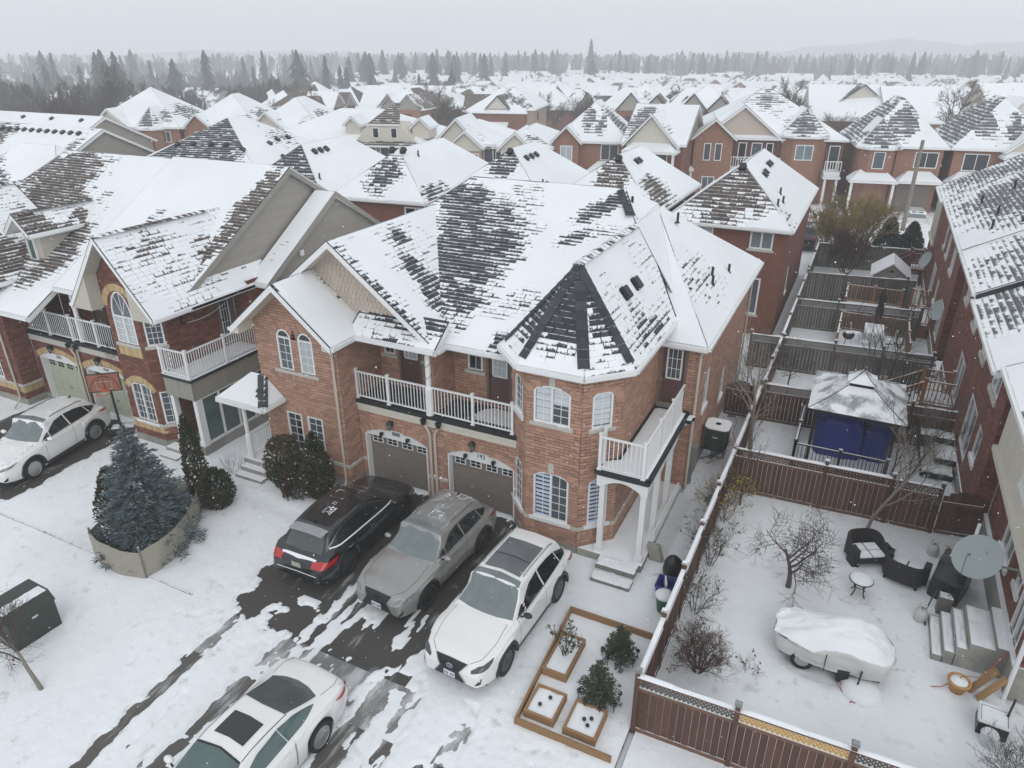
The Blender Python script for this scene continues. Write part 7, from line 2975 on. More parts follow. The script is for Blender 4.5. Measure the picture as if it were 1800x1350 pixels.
# black hatchback-like crossover, tail to the street
L=4.80
sp3=dict(L=L,W=1.90,wb=2.775,fo=.95,r=.365,spokes=10,rim='rim_dark',clad=False,nose=.22,tail=.14,top=[(-L/2,.52),(-L/2+.03,.80),(-2.22,1.00),(-2.06,1.08),(-1.66,1.50),(-1.5,1.555),(-.9,1.60),(-.1,1.61),(.25,1.575),(1.12,1.09),(1.22,1.05),(2.0,.93),(2.28,.78),(L/2,.60)],belt=[(-L/2,.78),(-2.0,1.06),(-1.4,1.05),(0,.99),(1.1,.94),(1.6,.90),(2.1,.80),(L/2,.56)],wtop=[(-L/2,.80),(-2.0,.70),(-1.6,.64),(-1.0,.66),(0,.68),(.2,.68),(1.1,.80),(1.4,.78),(2.1,.68),(L/2,.52)],crown=[(-L/2,.10),(-2.0,.06),(-1.5,.05),(.2,.05),(1.1,.07),(1.6,.05),(L/2,.06)])
c=Car('parked_car','black crossover parked by the left garage with red tail lights to the street',(-11.98,13.55,.01),R(91.0),sp3,'car_black')
c.lay('rear_window','car_glass_wet',[(-2.05,-.62,3),(-2.10,0,3),(-2.05,.62,3)],[(-1.74,-.56,3),(-1.74,0,3),(-1.74,.56,3)],(0,0,-1),.006,14,8,mirror=False)
c.lay('windshield','car_glass',[(1.06,-.74,3),(1.16,0,3),(1.06,.74,3)],[(.32,-.60,3),(.28,0,3),(.32,.60,3)],(0,0,-1),.006,16,8,mirror=False)
c.lay('side_window','car_glass',[(.92,3,1.02),(.3,3,1.05),(-.38,3,1.08)],[(.62,3,1.17),(.1,3,1.42),(-.34,3,1.47)],(0,-1,0),.006)
c.lay('side_window','car_glass',[(-.44,3,1.08),(-1.0,3,1.10),(-1.46,3,1.13)],[(-.40,3,1.47),(-.9,3,1.46),(-1.30,3,1.40)],(0,-1,0),.006)
c.lay('side_window','car_glass',[(-1.50,3,1.135),(-1.84,3,1.20)],[(-1.36,3,1.385),(-1.78,3,1.25)],(0,-1,0),.006)
c.line('window_snow','snow_roof',[(.96,3,1.0),(-.4,3,1.06),(-1.5,3,1.115),(-1.85,3,1.17)],(0,-1,0),.035,.014)
c.line('window_trim','chrome',[(.66,3,1.19),(.1,3,1.45),(-.4,3,1.495),(-.9,3,1.485),(-1.34,3,1.415),(-1.84,3,1.21)],(0,-1,0),.014,.008,n=28)
for sg in(1,-1):
 pass
c.lay('tail_light','lamp_red',[(-3,1.04,.80),(-2.7,1.12,.79),(-2.2,1.25,.82)],[(-3,1.14,.93),(-2.6,1.15,.95),(-2.05,1.25,.96)],(.74,-.67,0),.012,12,5)
c.lay('bumper_trim','snow_roof',[(-3,-.66,.60),(-3,0,.61),(-3,.66,.60)],[(-3,-.66,.625),(-3,0,.635),(-3,.66,.625)],(1,0,-.05),.018,18,2,mirror=False,label='snow lying on the rear bumper')
c.lay('tailgate_snow','snow_roof',[(-2.24,-.56,3),(-2.28,0,3),(-2.24,.56,3)],[(-2.19,-.58,3),(-2.21,0,3),(-2.19,.58,3)],(0,0,-1),.016,14,3,mirror=False)
sb=MB()
P0=[c.bvh.ray_cast(Vector((-1.62,y,4)),Vector((0,0,-1)),9)[0]for y in(-.56,-.3,0,.3,.56)]
sb.grid([[p+Vector((.05,0,.022))for p in P0],[p+Vector((-.26,0,.035))for p in P0],[p+Vector((-.27,0,.0))for p in P0],[p+Vector((-.05,0,-.04))for p in P0]])
part(sb,'spoiler','frost_dust',c.T)
c.plate(.78,False,'plate_cream',ink=False)
doors(c,.98,-.40,-1.46,.36,1.02,(-.16,-1.2),'chrome')
c.lay('headlight','lamp_clear',[(3,1.14,.66),(2.2,1.2,.70)],[(3,1.16,.74),(2.0,1.2,.80)],(-.74,-.67,0),.010,10,4)
c.mirror_(.86,1.06,'car_black')
drift(c,-1.52,.26,-.62,.62,2.1,-2.0,.008,'frost_dust',40,26)
drift(c,-.30,.12,-.05,.38,11.4,-.30,.035)
drift(c,-1.15,-.45,-.22,.10,6.6,.12,.014,'snow_roof',40,30,5.0)
fin=MB()
h=c.bvh.ray_cast(Vector((-1.42,0,4)),Vector((0,0,-1)),9)
fin.prism([h[0]+Vector((.09,-.02,-.01)),h[0]+Vector((-.07,-.02,-.01)),h[0]+Vector((-.07,-.02,.07))],(0,.04,0))
part(fin,'antenna','car_trim',c.T)
# white coupe at the bottom edge
L=4.83
sp4=dict(L=L,W=1.85,wb=2.73,fo=.99,r=.345,spokes=10,rim='rim_silver',clad=False,nose=.26,tail=.22,top=[(-L/2,.50),(-L/2+.03,.86),(-2.30,1.02),(-2.12,1.06),(-1.62,1.12),(-.72,1.40),(-.3,1.435),(.10,1.43),(.36,1.39),(1.20,.98),(1.30,.95),(2.05,.82),(2.30,.68),(L/2,.52)],belt=[(-L/2,.78),(-2.1,.99),(-1.5,1.0),(0,.93),(1.1,.88),(1.6,.84),(2.1,.74),(L/2,.50)],wtop=[(-L/2,.74),(-2.1,.76),(-1.62,.74),(-1.1,.64),(-.6,.60),(0,.61),(.3,.62),(1.15,.78),(1.5,.76),(2.1,.66),(L/2,.50)],crown=[(-L/2,.10),(-2.0,.05),(-1.5,.06),(-.6,.045),(.3,.045),(1.15,.07),(1.6,.05),(L/2,.06)])
c=Car('parked_car','white two-door car cut off by the bottom edge of the picture, with a dark sunroof',(-9.02,6.22,.01),R(-91.0),sp4,'car_white')
c.lay('rear_window','car_glass_wet',[(-1.60,-.60,3),(-1.70,-.3,3),(-1.73,0,3),(-1.70,.3,3),(-1.60,.60,3)],[(-.80,-.53,3),(-.76,0,3),(-.80,.53,3)],(0,0,-1),.006,18,10,mirror=False)
c.lay('windshield','glass_green',[(1.10,-.72,3),(1.20,0,3),(1.10,.72,3)],[(.42,-.57,3),(.36,0,3),(.42,.57,3)],(0,0,-1),.006,16,8,mirror=False)
c.line('windshield_edge','car_trim',[(.40,-.56,3),(.34,0,3),(.40,.56,3)],(0,0,-1),.04,.010,False)
c.lay('sunroof','roof_glass_dark',[(.14,-.38,3),(.12,0,3),(.14,.38,3)],[(-.40,-.38,3),(-.42,0,3),(-.40,.38,3)],(0,0,-1),.006,10,6,mirror=False)
c.lay('side_window','glass_green',[(.86,3,.97),(.2,3,1.0),(-.52,3,1.03)],[(.62,3,1.08),(.10,3,1.27),(-.46,3,1.315)],(0,-1,0),.006)
c.lay('side_window','glass_green',[(-.54,3,1.03),(-1.0,3,1.05),(-1.42,3,1.09)],[(-.48,3,1.315),(-.9,3,1.27),(-1.36,3,1.115)],(0,-1,0),.006)
c.line('roof_seam','car_trim',[(.36,.56,3),(-.3,.555,3),(-.82,.55,3)],(0,0,-1),.014,.006)
c.lay('tail_light','lamp_red',[(-3,1.18,.72),(-2.3,1.2,.78)],[(-3,1.14,.86),(-2.1,1.2,.88)],(.72,-.68,0),.010,10,4)
c.line('trunk_seam','car_trim',[(-1.66,.66,3),(-2.05,.70,3),(-2.3,.60,3)],(0,0,-1),.010,.003)
doors(c,.92,-.60,-.62,.34,.95,(-.36,),'car_white')
c.mirror_(.80,.98,'car_white')
c.plate(.62,False)
# ---------------------------------------------------------------- small things on the ground
def wicker_chair(p,rz,label):
 """tub chair with curved woven back, arms and a cross-strapped seat"""
 T=thing('wicker_chair',label,'chair',p,rz,'dark wicker armchairs in the snow',world=False)
 b=MB()
 rows=[]
 for j in range(6):
  z=.16+.58*j/5
  row=[]
  for i in range(21):
   a=PI*(-.12+1.24*i/20)
   k=(abs(math.cos(a))**3+abs(math.sin(a))**3)**(-1/3)
   row.append((.52*k*math.cos(a),.48*k*math.sin(a),z-.16*(j/5)*(1-math.sin(max(0,min(PI,a))))**2))
  rows.append(row)
 b.grid(rows)
 b.grid([[(x*.86,y*.86,z)for x,y,z in r][::-1]for r in rows])
 b.grid([rows[-1],[(x*.86,y*.86,z+.01)for x,y,z in rows[-1]]])
 part(b,'backrest','wicker',T,smooth=True)
 for sx in(-1,1):
  a=MB()
  a.rbox((sx*.48,-.20,.30),(.16,.34,.58))
  part(a,'armrest','wicker',T)
 s=MB()
 s.rbox((0,-.05,.26),(.86,.74,.16))
 part(s,'seat','wicker',T)
 n=MB()
 for sx in(-1,1):
  for sy in(-1,1):
   n.rbox((sx*.2,-.06+sy*.17,.36),(.36,.30,.035))
 part(n,'seat_snow','snow_roof',T,kind='stuff')
 for sx in(-1,1):
  for sy in(-1,1):
   l=MB()
   l.rbox((sx*.4,-.02+sy*.34,.09),(.06,.06,.18))
   part(l,'leg','wicker',T)
 return T
wicker_chair((1.95,19.25,0.02),R(30),'dark wicker armchair leaning among branches, farther from the barbecue')
wicker_chair((2.95,18.8,0.02),R(165),'large dark wicker tub chair with snow squares on its seat')
def covered_grill(p,rz,label):
 T=thing('covered_barbecue',label,'barbecue',p,rz,world=False)
 mb=MB()
 prof=[(-.62,.0,.62),(-.62,.70,.62),(-.38,.95,.55),(-.30,1.14,.45),(.30,1.16,.45),(.40,.95,.55),(.62,.72,.62),(.62,.0,.62)]
 rows=[]
 for j in range(9):
  t=j/8-.5
  row=[]
  for i in range(len(prof)-1):
   for q in range(5):
    s=q/5
    x,z=prof[i][0]+(prof[i+1][0]-prof[i][0])*s,prof[i][1]+(prof[i+1][1]-prof[i][1])*s
    f=.03*fbm(x*3,z*4,t*3)
    e=1-.10*(abs(t)*2)**4
    row.append((x*e+f,t*.72+f,z*(1-.06*(abs(t)*2)**3)))
  row.append((prof[-1][0],t*.72,0))
  rows.append(row)
 mb.grid(rows)
 for r,rev in((rows[0],0),(rows[-1],1)):
  mb.poly(r if rev else r[::-1])
 part(mb,'cover','plastic_black',T,smooth=True)
 s=MB()
 s.grid([[(-.1+.36*i/8,-.22+.42*j/8,1.155+.05*math.sin(PI*i/8)*math.sin(PI*j/8))for i in range(9)]for j in range(9)])
 part(s,'snow_patch','snow_roof',T,smooth=True)
 return T
covered_grill((4.05,18.75,0.02),R(70),'barbecue under a black cover with one snow patch, below the largest satellite dish')
def propane(p,label):
 T=thing('propane_tank',label,'gas tank',p)
 b=MB()
 b.lathe(Vector(p),[(.13,0),(.13,.03),(.155,.06),(.158,.26),(.13,.34),(.06,.37)],20)
 part(b,'tank','tank_white',T,smooth=True)
 v=MB()
 v.tube([Vector(p)+Vector((0,0,.36)),Vector(p)+Vector((0,0,.43))],.03,8)
 part(v,'valve','grey_metal',T)
 c=MB()
 c.tube([Vector(p)+Vector((.10*math.cos(a*.5),.10*math.sin(a*.5),.46))for a in range(0,9)],.012,5)
 for a in(0,2,4,6,8):
  c.tube([Vector(p)+Vector((.10*math.cos(a*.5),.10*math.sin(a*.5),.34)),Vector(p)+Vector((.10*math.cos(a*.5),.10*math.sin(a*.5),.46))],.009,4)
 part(c,'collar','tank_white',T)
 return T
propane((3.72,20.3,.03),'white propane tank beside the yellowish shrub')
propane((3.32,17.2,.03),'white propane tank at the foot of the snowy stone steps')
def yard_steps():
 T=thing('stone_steps','four snowy stone steps climbing to the patio door of the brick house','steps',(4.1,16.6,0))
 for i,(x,z)in enumerate(((3.52,.2),(3.74,.4),(3.96,.6),(4.20,.8))):
  mb=MB()
  mb.bx(x,x+(.24 if i<3 else.52),15.85,17.35,0,z)
  so=part(mb,'step','concrete',T)
  s=MB()
  w=.22 if i<3 else.5
  s.grid([[(x+.01+w*a/6,15.88+1.44*b/14,z+.055*(0 if a in(0,6)or b in(0,14)else 1)*sstep(-.7,-.1,fbm(a*.5,b*.4+i))+.002)for a in range(7)]for b in range(15)])
  part(s,'step_snow','snow_roof',so,smooth=True)
 mb=MB()
 mb.bx(4.721,5.0,15.85,17.35,0,.93)
 part(mb,'landing','concrete_snow',T)
 return T
yard_steps()
T=thing('hose_stand','black garden hose hanging by the stone steps','hose',(3.6,17.6,0))
mb=MB()
mb.tube([(3.45,17.0,.02),(3.42,17.3,.3),(3.55,17.6,.75),(3.8,17.8,.85),(4.0,17.75,.6),(4.1,17.7,.2)],.02,6)
part(mb,'hose','plastic_black',T)
mb=MB()
mb.rbox((3.85,17.75,.3),(.30,.25,.6))
part(mb,'reel','timber_grey',T)
def covered_trailer():
 T=thing('covered_trailer','small trailer under a wrinkled white tarp loaded with snow in the middle of the yard','trailer',(1.3,14.7,0))
 mb=MB()
 n,m=44,22
 rows=[]
 for j in range(m+1):
  t=j/m
  row=[]
  for i in range(n+1):
   a=2*PI*i/n
   ca,sa=math.cos(a),math.sin(a)
   k=(abs(ca)**4+abs(sa)**4)**(-.25)
   if t<.5:
    rr=1.0-.10*(1-t*2)+.04*math.sin(a*7+3*t)
    z=.30+.52*t*2
   else:
    q=(t-.5)*2
    rr=(1-q)**.75
    z=.82+.20*math.sin(q*PI/2)+.10*math.sin(ca*rr*3+.6)
   w=fbm(ca*k*rr*2.2+4,sa*k*rr*2.2,t*2.5,4)
   row.append((1.32+ca*k*rr*1.30+.06*w,14.75+sa*k*rr*.68+.05*w,z+.09*w*(1 if t>.1 else.4)))
  rows.append(row)
 mb.grid(rows)
 part(mb,'tarp','tarp_white',T,smooth=True)
 s=MB()
 rows=[]
 for j in range(17):
  row=[]
  for i in range(29):
   u,v=-1+2*i/28,-1+2*j/16
   q=max(abs(u),abs(v))
   z=.80+.20*math.sin(min(1,(1-q)*1.6)*PI/2)+.12*math.sin(u*2.4+.6)
   row.append((1.34+u*1.14,14.86+v*.50,z+.05+.10*fbm(u*1.9,v*1.7,3.3,4)-(.22 if q>.95 else 0)-(.25*sstep(-.2,-.7,v+.5*fbm(u*2,1.0,8.0)))))
  rows.append(row)
 s.grid(rows)
 part(s,'snow_load','snow_roof',T,smooth=True)
 for y in(14.25,15.2):
  w=MB()
  w.lathe((.72,y,.27),[(.12,-.07),(.25,-.08),(.27,-.03),(.27,.03),(.25,.08),(.12,.07)],22,axis=Matrix.Rotation(PI/2,3,'X'))
  wo=part(w,'wheel','tyre',T,smooth=True)
  r=MB()
  r.lathe((.72,y,.27),[(.16,-.075),(.16,.075)],16,axis=Matrix.Rotation(PI/2,3,'X'))
  part(r,'rim','rim_silver',wo)
 f=MB()
 f.bx(.2,2.4,14.3,15.15,.22,.36)
 f.bx(1.5,1.75,14.12,14.3,.05,.4)
 part(f,'chassis','car_trim',T)
 st=MB()
 st.tube([(1.95,14.02,.22),(1.97,14.06,.62)],.022,5)
 st.tube([(1.2,14.02,.32),(1.2,14.06,.8)],.012,4)
 part(st,'strap','car_trim',T)
 sn=MB()
 sn.lathe((2.05,14.05,-.02),[(.48,.0),(.44,.14),(.30,.25),(.05,.28)],20)
 part(sn,'snow_lump','snow_roof',T,smooth=True)
 return T
covered_trailer()
rnd=random.Random(5)
mb=MB()
mb.tube([(1.7+.22*math.sin(k*.9)+.03*k,13.78+.18*math.cos(k*1.3),.07+.02*math.sin(k))for k in range(14)],.014,4)
mb.tube([(1.62,13.95,.25),(1.6,13.9,.12),(1.7,13.8,.08)],.014,4)
solo(mb,'tow_strap','cord_red','thin red cord curled in the snow below the covered trailer','cord',(1.7,13.8,.05))
T=thing('flower_pot','terracotta pot filled with snow near the stone steps','pot',(4.02,15.05,.02))
mb=MB()
mb.lathe((4.02,15.05,.02),[(.14,0),(.22,.28),(.25,.29),(.25,.34),(.21,.345),(.20,.30)],22)
part(mb,'pot','terracotta',T,smooth=True)
mb=MB()
mb.lathe((4.02,15.05,.30),[(.20,0),(.17,.06),(.02,.09)],18)
part(mb,'snow_fill','snow_roof',T,smooth=True)
mb=MB()
mb.tube([(4.85,15.7,.95),(4.6,15.45,.6),(4.4,15.3,.38),(4.1,15.15,.44),(3.7,14.95,.1),(3.5,14.9,.07)],.011,4)
solo(mb,'extension_cord','cord_red','red extension cord trailing over the terracotta pot from the house wall','cord',(4.4,15.3,.3))
for k,(x,y)in enumerate(((4.62,15.30),(4.78,15.12))):
 mb=MB()
 a,b=Vector((x-.35,y-.12,.06)),Vector((x+.12,y+.18,.62))
 dv=b-a
 mb.obb(a,dv,Vector((.05,-.10,0)),Vector((-.06,0,.05)))
 solo(mb,'wood_plank','wood_tan',('cut timber plank leaning at the brick corner, nearer the steps','cut timber plank leaning at the brick corner, nearer the black bin')[k],'plank',(x,y,.05),'planks at the brick corner')
T=thing('storage_bin','open black bin with a white rim and snow inside at the bottom right','bin',(4.62,14.2,.02))
mb=MB()
q=[(4.30,13.95),(4.86,13.92),(4.92,14.45),(4.36,14.5)]
mb.prism([(x,y,.02)for x,y in q],(0,0,.40))
part(mb,'tub','plastic_black',T)
mb=MB()
for i in range(4):
 a,b=q[i],q[(i+1)%4]
 mb.tube([(a[0],a[1],.43),(b[0],b[1],.43)],.035,6)
part(mb,'rim','plastic_white',T)
mb=MB()
mb.poly([(4.61+(x-4.61)*.85,14.2+(y-14.2)*.85,.425)for x,y in q])
part(mb,'snow_fill','snow_roof',T)
mb=MB()
mb.tube([(4.85,14.3,.44),(4.95,14.55,.75)],.025,5)
part(mb,'handle','black_metal',T)
T=thing('bucket','white plastic bucket heaped with snow in front of the black bin','bucket',(4.50,13.72,.02))
mb=MB()
mb.lathe((4.50,13.72,.02),[(.14,0),(.17,.32),(.18,.33)],20)
part(mb,'pail','plastic_white',T,smooth=True)
mb=MB()
mb.lathe((4.50,13.72,.34),[(.17,0),(.15,.06),(.03,.10)],20)
part(mb,'snow_fill','snow_roof',T,smooth=True)
# garden bed frames
def frame_bed(label,x0,x1,y0,y1,h,sides='nsew',z=.03,cat='garden bed',fill=True,skew=0.0):
 T=thing('garden_bed',label,cat,((x0+x1)/2,(y0+y1)/2,0))
 t=.055
 segs={'w':((x0,y0),(x0-skew,y1)),'e':((x1,y0),(x1-skew,y1)),'s':((x0,y0),(x1,y0)),'n':((x0-skew,y1),(x1-skew,y1))}
 for k in sides:
  a,b=(Vector((*p,z))for p in segs[k])
  d=b-a
  L=d.length
  d.normalize()
  mb=MB()
  mb.rbox(a+d*(L/2)+Vector((0,0,h/2)),(L+(t if k in 'ns' else-t-.004),t,h),math.atan2(d.y,d.x),r=rnd.random())
  part(mb,'timber','wood_tan',T)
 if fill:
  mb=MB()
  mb.grid([[(x0+(x1-x0)*i/8-skew*j/8,y0+(y1-y0)*j/8,z+h-.05+.02*fbm(i*.4+x0,j*.4))for i in range(9)]for j in range(9)])
  part(mb,'snow_fill','snow_roof',T,smooth=True)
 return T
frame_bed('long timber border on three sides around the front garden bed',-4.70,-2.55,9.82,13.5,.20,'nsw',cat='garden bed',fill=False,skew=.17)
frame_bed('low timber planter with the rose bush',-4.70,-4.14,11.32,12.55,.24)
frame_bed('low square timber planter nearest the street corner of the garden border',-4.60,-3.94,10.08,10.84,.22)
frame_bed('low square timber planter nearest the brown corner post',-3.66,-2.97,10.04,10.82,.22)
k=0
for cx,cy,rr in((-3.25,12.6,.42),(-3.28,11.2,.46)):
 for a in(200,245,290,335,20):
  x,y=cx+rr*math.cos(R(a)),cy+rr*math.sin(R(a))
  T=thing('solar_light','black solar stake light in a ring round the spruce nearer the %s'%('porch' if cy>12 else 'street'),'garden light',(x,y,.05),group='solar lights around the small spruces')
  mb=MB()
  mb.tube([(x,y,.03),(x+.01,y,.26)],.012,5)
  part(mb,'stake','black_metal',T)
  mb=MB()
  mb.lathe((x+.01,y,.25),[(.025,0),(.045,.03),(.05,.07),(.02,.085)],9)
  part(mb,'lamp_head','black_metal',T)
for k,(x,y)in enumerate(((-4.36,10.36),(-4.22,10.62),(-3.34,10.42),(-3.20,10.50),(-3.22,10.30))):
 mb=MB()
 mb.lathe((x,y,.20),[(.02,0),(.045,.03),(.045,.06),(.02,.09)],9)
 solo(mb,'garden_ball','black_metal','small dark ball in the snow of the %s planter'%('street corner' if x<-4 else 'brown corner post'),'ornament',(x,y,.2),'dark balls in the square planters',smooth=True)
 # bins beside the porch
T=thing('rubbish_bag','black rubbish bag dusted with snow beside the side fence','bag',(-2.85,16.0,.04))
mb=MB()
rows=[]
for j in range(11):
 t=j/10
 r=.30*math.sin(PI*min(1,.12+.88*t))**.5*(1-.2*t)
 rows.append([(-2.85+(r+.04*fbm(math.cos(a)*2,math.sin(a)*2,t*3))*math.cos(a),16.0+(r+.04*fbm(math.cos(a)*2,math.sin(a)*2,t*3))*math.sin(a),.03+.78*t)for a in[2*PI*i/18 for i in range(19)]])
mb.grid(rows)
part(mb,'sack','plastic_black',T,smooth=True)
T=thing('recycling_box','blue recycling box by the side fence','recycling box',(-2.83,15.3,.04))
mb=MB()
b0,b1=[(-3.04,15.08),(-2.62,15.08),(-2.62,15.52),(-3.04,15.52)],[(-3.08,15.04),(-2.58,15.04),(-2.58,15.56),(-3.08,15.56)]
for i in range(4):
 j=(i+1)%4
 A,B,C,D=(*b0[i],.04),(*b0[j],.04),(*b1[j],.40),(*b1[i],.40)
 mb.poly([A,B,C,D])
 mb.poly([(D[0]*.94+-2.83*.06,D[1]*.94+15.3*.06,.40),(C[0]*.94+-2.83*.06,C[1]*.94+15.3*.06,.40),(B[0],B[1],.08),(A[0],A[1],.08)])
 mb.tube([D,C],.022,5)
mb.poly([(*p,.09)for p in b0])
part(mb,'box','plastic_blue',T)
mb=MB()
mb.rbox((-2.86,15.32,.34),(.05,.40,.22),.3)
part(mb,'cardboard','white_trim',T)
T=thing('green_bin','green compost bin with a snowy lid by the side fence','bin',(-2.72,14.62,.04))
mb=MB()
mb.lathe((-2.72,14.62,.04),[(.16,0),(.23,.50),(.24,.52)],18)
part(mb,'bin','plastic_green',T,smooth=True)
mb=MB()
mb.lathe((-2.72,14.62,.55),[(.25,0),(.24,.04),(.12,.10),(.02,.11)],18)
part(mb,'lid','snow_roof',T,smooth=True)
for k,(y0,y1)in enumerate(((16.75,18.25),(18.3,19.75))):
 T=thing('railing_panel',('old white railing panel leaning on the porch slab, nearer the steps','old white railing panel leaning on the porch slab, farther back')[k],'railing',(-3.4,(y0+y1)/2,0),group='railing panels leaning on the porch')
 A,B=Vector((-3.20,0,.04)),Vector((-3.66,0,.72))
 for q,nm in((0.0,'bottom_rail'),(1.0,'top_rail')):
  mb=MB()
  p=A.lerp(B,q)
  mb.bx(p.x-.02,p.x+.02,y0,y1,p.z-.02,p.z+.02)
  part(mb,nm,'white_trim',T)
 mb=MB()
 mb.tube([A,B],.010,4)
 n=int((y1-y0)/.105)
 me=mb.mesh('baluster','white_trim')
 for i in range(n+1):
  y=y0+(y1-y0)*i/n
  o=piece(me,'baluster',T,(0,y,0))
mb=MB()
a=Vector((-3.58,16.45,.03))
mb.obb(a,(.34,0,-.0),(0,.22,0),(-.16,0,.50))
solo(mb,'paving_slab','concrete','grey concrete slab leaning beside the white railing panels','slab',a)
def air_con(p,label):
 T=thing('air_conditioner',label,'air conditioner',p)
 x,y,z=p
 b=MB()
 n=18
 for j in range(n):
  z0=z+.05+j*.042
  q=[]
  for a in range(16):
   t=2*PI*a/16
   k=(abs(math.cos(t))**6+abs(math.sin(t))**6)**(-1/6)
   q.append((x+.40*k*math.cos(t),y+.40*k*math.sin(t),z0))
  b.prism(q,(0,0,.034))
 b.bx(x-.36,x+.36,y-.36,y+.36,z+.05,z+.80)
 part(b,'louvre_case','utility_green',T,kind='stuff')
 t=MB()
 q=[(x+.42*(abs(math.cos(a))**6+abs(math.sin(a))**6)**(-1/6)*math.cos(a),y+.42*(abs(math.cos(a))**6+abs(math.sin(a))**6)**(-1/6)*math.sin(a),z+.81)for a in[2*PI*k/20 for k in range(20)]]
 t.prism(q,(0,0,.05))
 part(t,'top_panel','snow_roof',T)
 f=MB()
 f.lathe((x,y,z+.862),[(.10,0),(.10,.004),(.29,.005),(.30,0)],24)
 part(f,'fan_grille','black_metal_snow',T)
 l=MB()
 l.rbox((x-.0,y-.425,z+.52),(.2,.01,.06))
 part(l,'name_plate','chrome',T)
 s=MB()
 s.bx(x-.45,x+.36,y-.42,y-.36,z-.02,z+.05)
 s.bx(x-.45,x+.36,y+.36,y+.42,z-.02,z+.05)
 s.tube([(x-.42,y-.39,z-.45),(x+.3,y-.39,z)],.02,5)
 s.tube([(x-.42,y+.39,z-.45),(x+.3,y+.39,z)],.02,5)
 part(s,'bracket','black_metal',T)
 return T
air_con((-3.10,22.9,.62),'dark air conditioner on brackets on the side wall with snow on top')
def utility_box():
 T=thing('utility_box','dark green utility cabinet with snow on its sloped lid on the left lawn','utility box',(-16.95,6.85,0),R(-2),world=False)
 b=MB()
 b.prism([(-.48,-.55,0),(.48,-.55,0),(.48,-.55,.86),(.30,-.55,1.06),(-.48,-.55,1.06)],(0,1.12,0))
 part(b,'cabinet','utility_green',T)
 l=MB()
 l.prism([(.50,-.57,.84),(.52,-.57,.87),(.31,-.57,1.10),(-.50,-.57,1.10),(-.50,-.57,1.06),(.30,-.57,1.06)],(0,1.16,0))
 part(l,'lid','utility_green',T)
 s=MB()
 s.grid([[(-.02+.34*i/8+.03*fbm(j*.4,1.),-.52+1.06*j/16,1.102+.035*math.sin(PI*i/8)*sstep(0,2,j)*sstep(16,14,j))for i in range(9)]for j in range(17)])
 part(s,'snow_cap','snow_roof',T,smooth=True)
 h=MB()
 h.rbox((.495,.05,.72),(.02,.14,.05))
 part(h,'latch','plastic_white',T)
 p=MB()
 p.bx(-.55,.55,-.62,.62,-.02,.05)
 part(p,'base_pad','concrete',T)
 return T
utility_box()
def basketball():
 T=thing('basketball_hoop','portable basketball hoop with orange ball artwork on its backboard by the left garages','basketball hoop',(-24.0,15.0,0),R(40),world=False)
 b=MB()
 b.prism([(-.45,-.35,.03),(.45,-.35,.03),(.35,.40,.03),(-.35,.40,.03)],(0,0,.16))
 part(b,'base','plastic_black',T)
 s=MB()
 s.grid([[(-.40+.8*i/8,-.05+.42*j/6,.192+.07*math.sin(PI*i/8)*math.sin(PI*j/6))for i in range(9)]for j in range(7)])
 part(s,'base_snow','snow_roof',T,smooth=True)
 p=MB()
 p.tube([(0,-.1,.1),(0,-.22,2.25)],.045,8)
 p.tube([(0,-.21,2.0),(0,-.62,2.35)],.03,6)
 part(p,'pole','black_metal',T)
 y=-.66
 bd=MB()
 bd.bx(-.56,.56,y-.015,y+.02,2.05,2.78)
 bo=part(bd,'backboard','board_black',T)
 a=MB()
 a.bx(-.52,.52,y-.019,y-.015,2.09,2.74)
 part(a,'backboard_art','board_art',bo)
 l=MB()
 yy=y-.021
 l.tube([(.47*math.cos(PI*k/14),yy,2.12+.56*math.sin(PI*k/14))for k in range(15)],.012,4)
 l.tube([(.26*math.cos(PI*k/14),yy,2.12+.56*math.sin(PI*k/14))for k in range(15)],.012,4)
 l.tube([(0,yy,2.10),(0,yy,2.72)],.012,4)
 part(l,'ball_seam','board_black',bo)
 q=MB()
 for z0,z1,w in((2.16,2.46,.25),):
  for p0,p1 in(((-w,z0),(w,z0)),((-w,z1),(w,z1)),((-w,z0),(-w,z1)),((w,z0),(w,z1))):
   q.tube([(p0[0],yy-.004,p0[1]),(p1[0],yy-.004,p1[1])],.012,4)
 part(q,'target_square','board_line',bo)
 h=MB()
 h.tube([(.22*math.cos(2*PI*k/20),y-.30+.22*math.sin(2*PI*k/20),2.12)for k in range(21)],.014,5,cap=False)
 h.rbox((0,y-.05,2.12),(.16,.10,.10))
 part(h,'rim','hoop_orange',T)
 return T
basketball()
# ---------------------------------------------------------------- the rows behind
def hip_planes(foot,ez,slopes):
 """a plane rising inwards from every side of the outline (None = a gable, no plane)"""
 out=[]
 n=len(foot)
 for i in range(n):
  s=slopes[i]if isinstance(slopes,(list,tuple))else slopes
  if s is None:
   continue
  a,b=foot[i],foot[(i+1)%n]
  dx,dy=b[0]-a[0],b[1]-a[1]
  L=math.hypot(dx,dy)
  nx,ny=-dy/L,dx/L
  out.append(plane((a[0],a[1],ez),s*nx,s*ny))
 return out
def rot_rect(x0,x1,y0,y1,a=0.0,c=None):
 c=c or((x0+x1)/2,y0)
 p=[(x0,y0),(x1,y0),(x1,y1),(x0,y1)]
 ca,sa=math.cos(R(a)),math.sin(R(a))
 return[(c[0]+(x-c[0])*ca-(y-c[1])*sa,c[1]+(x-c[0])*sa+(y-c[1])*ca)for x,y in p]
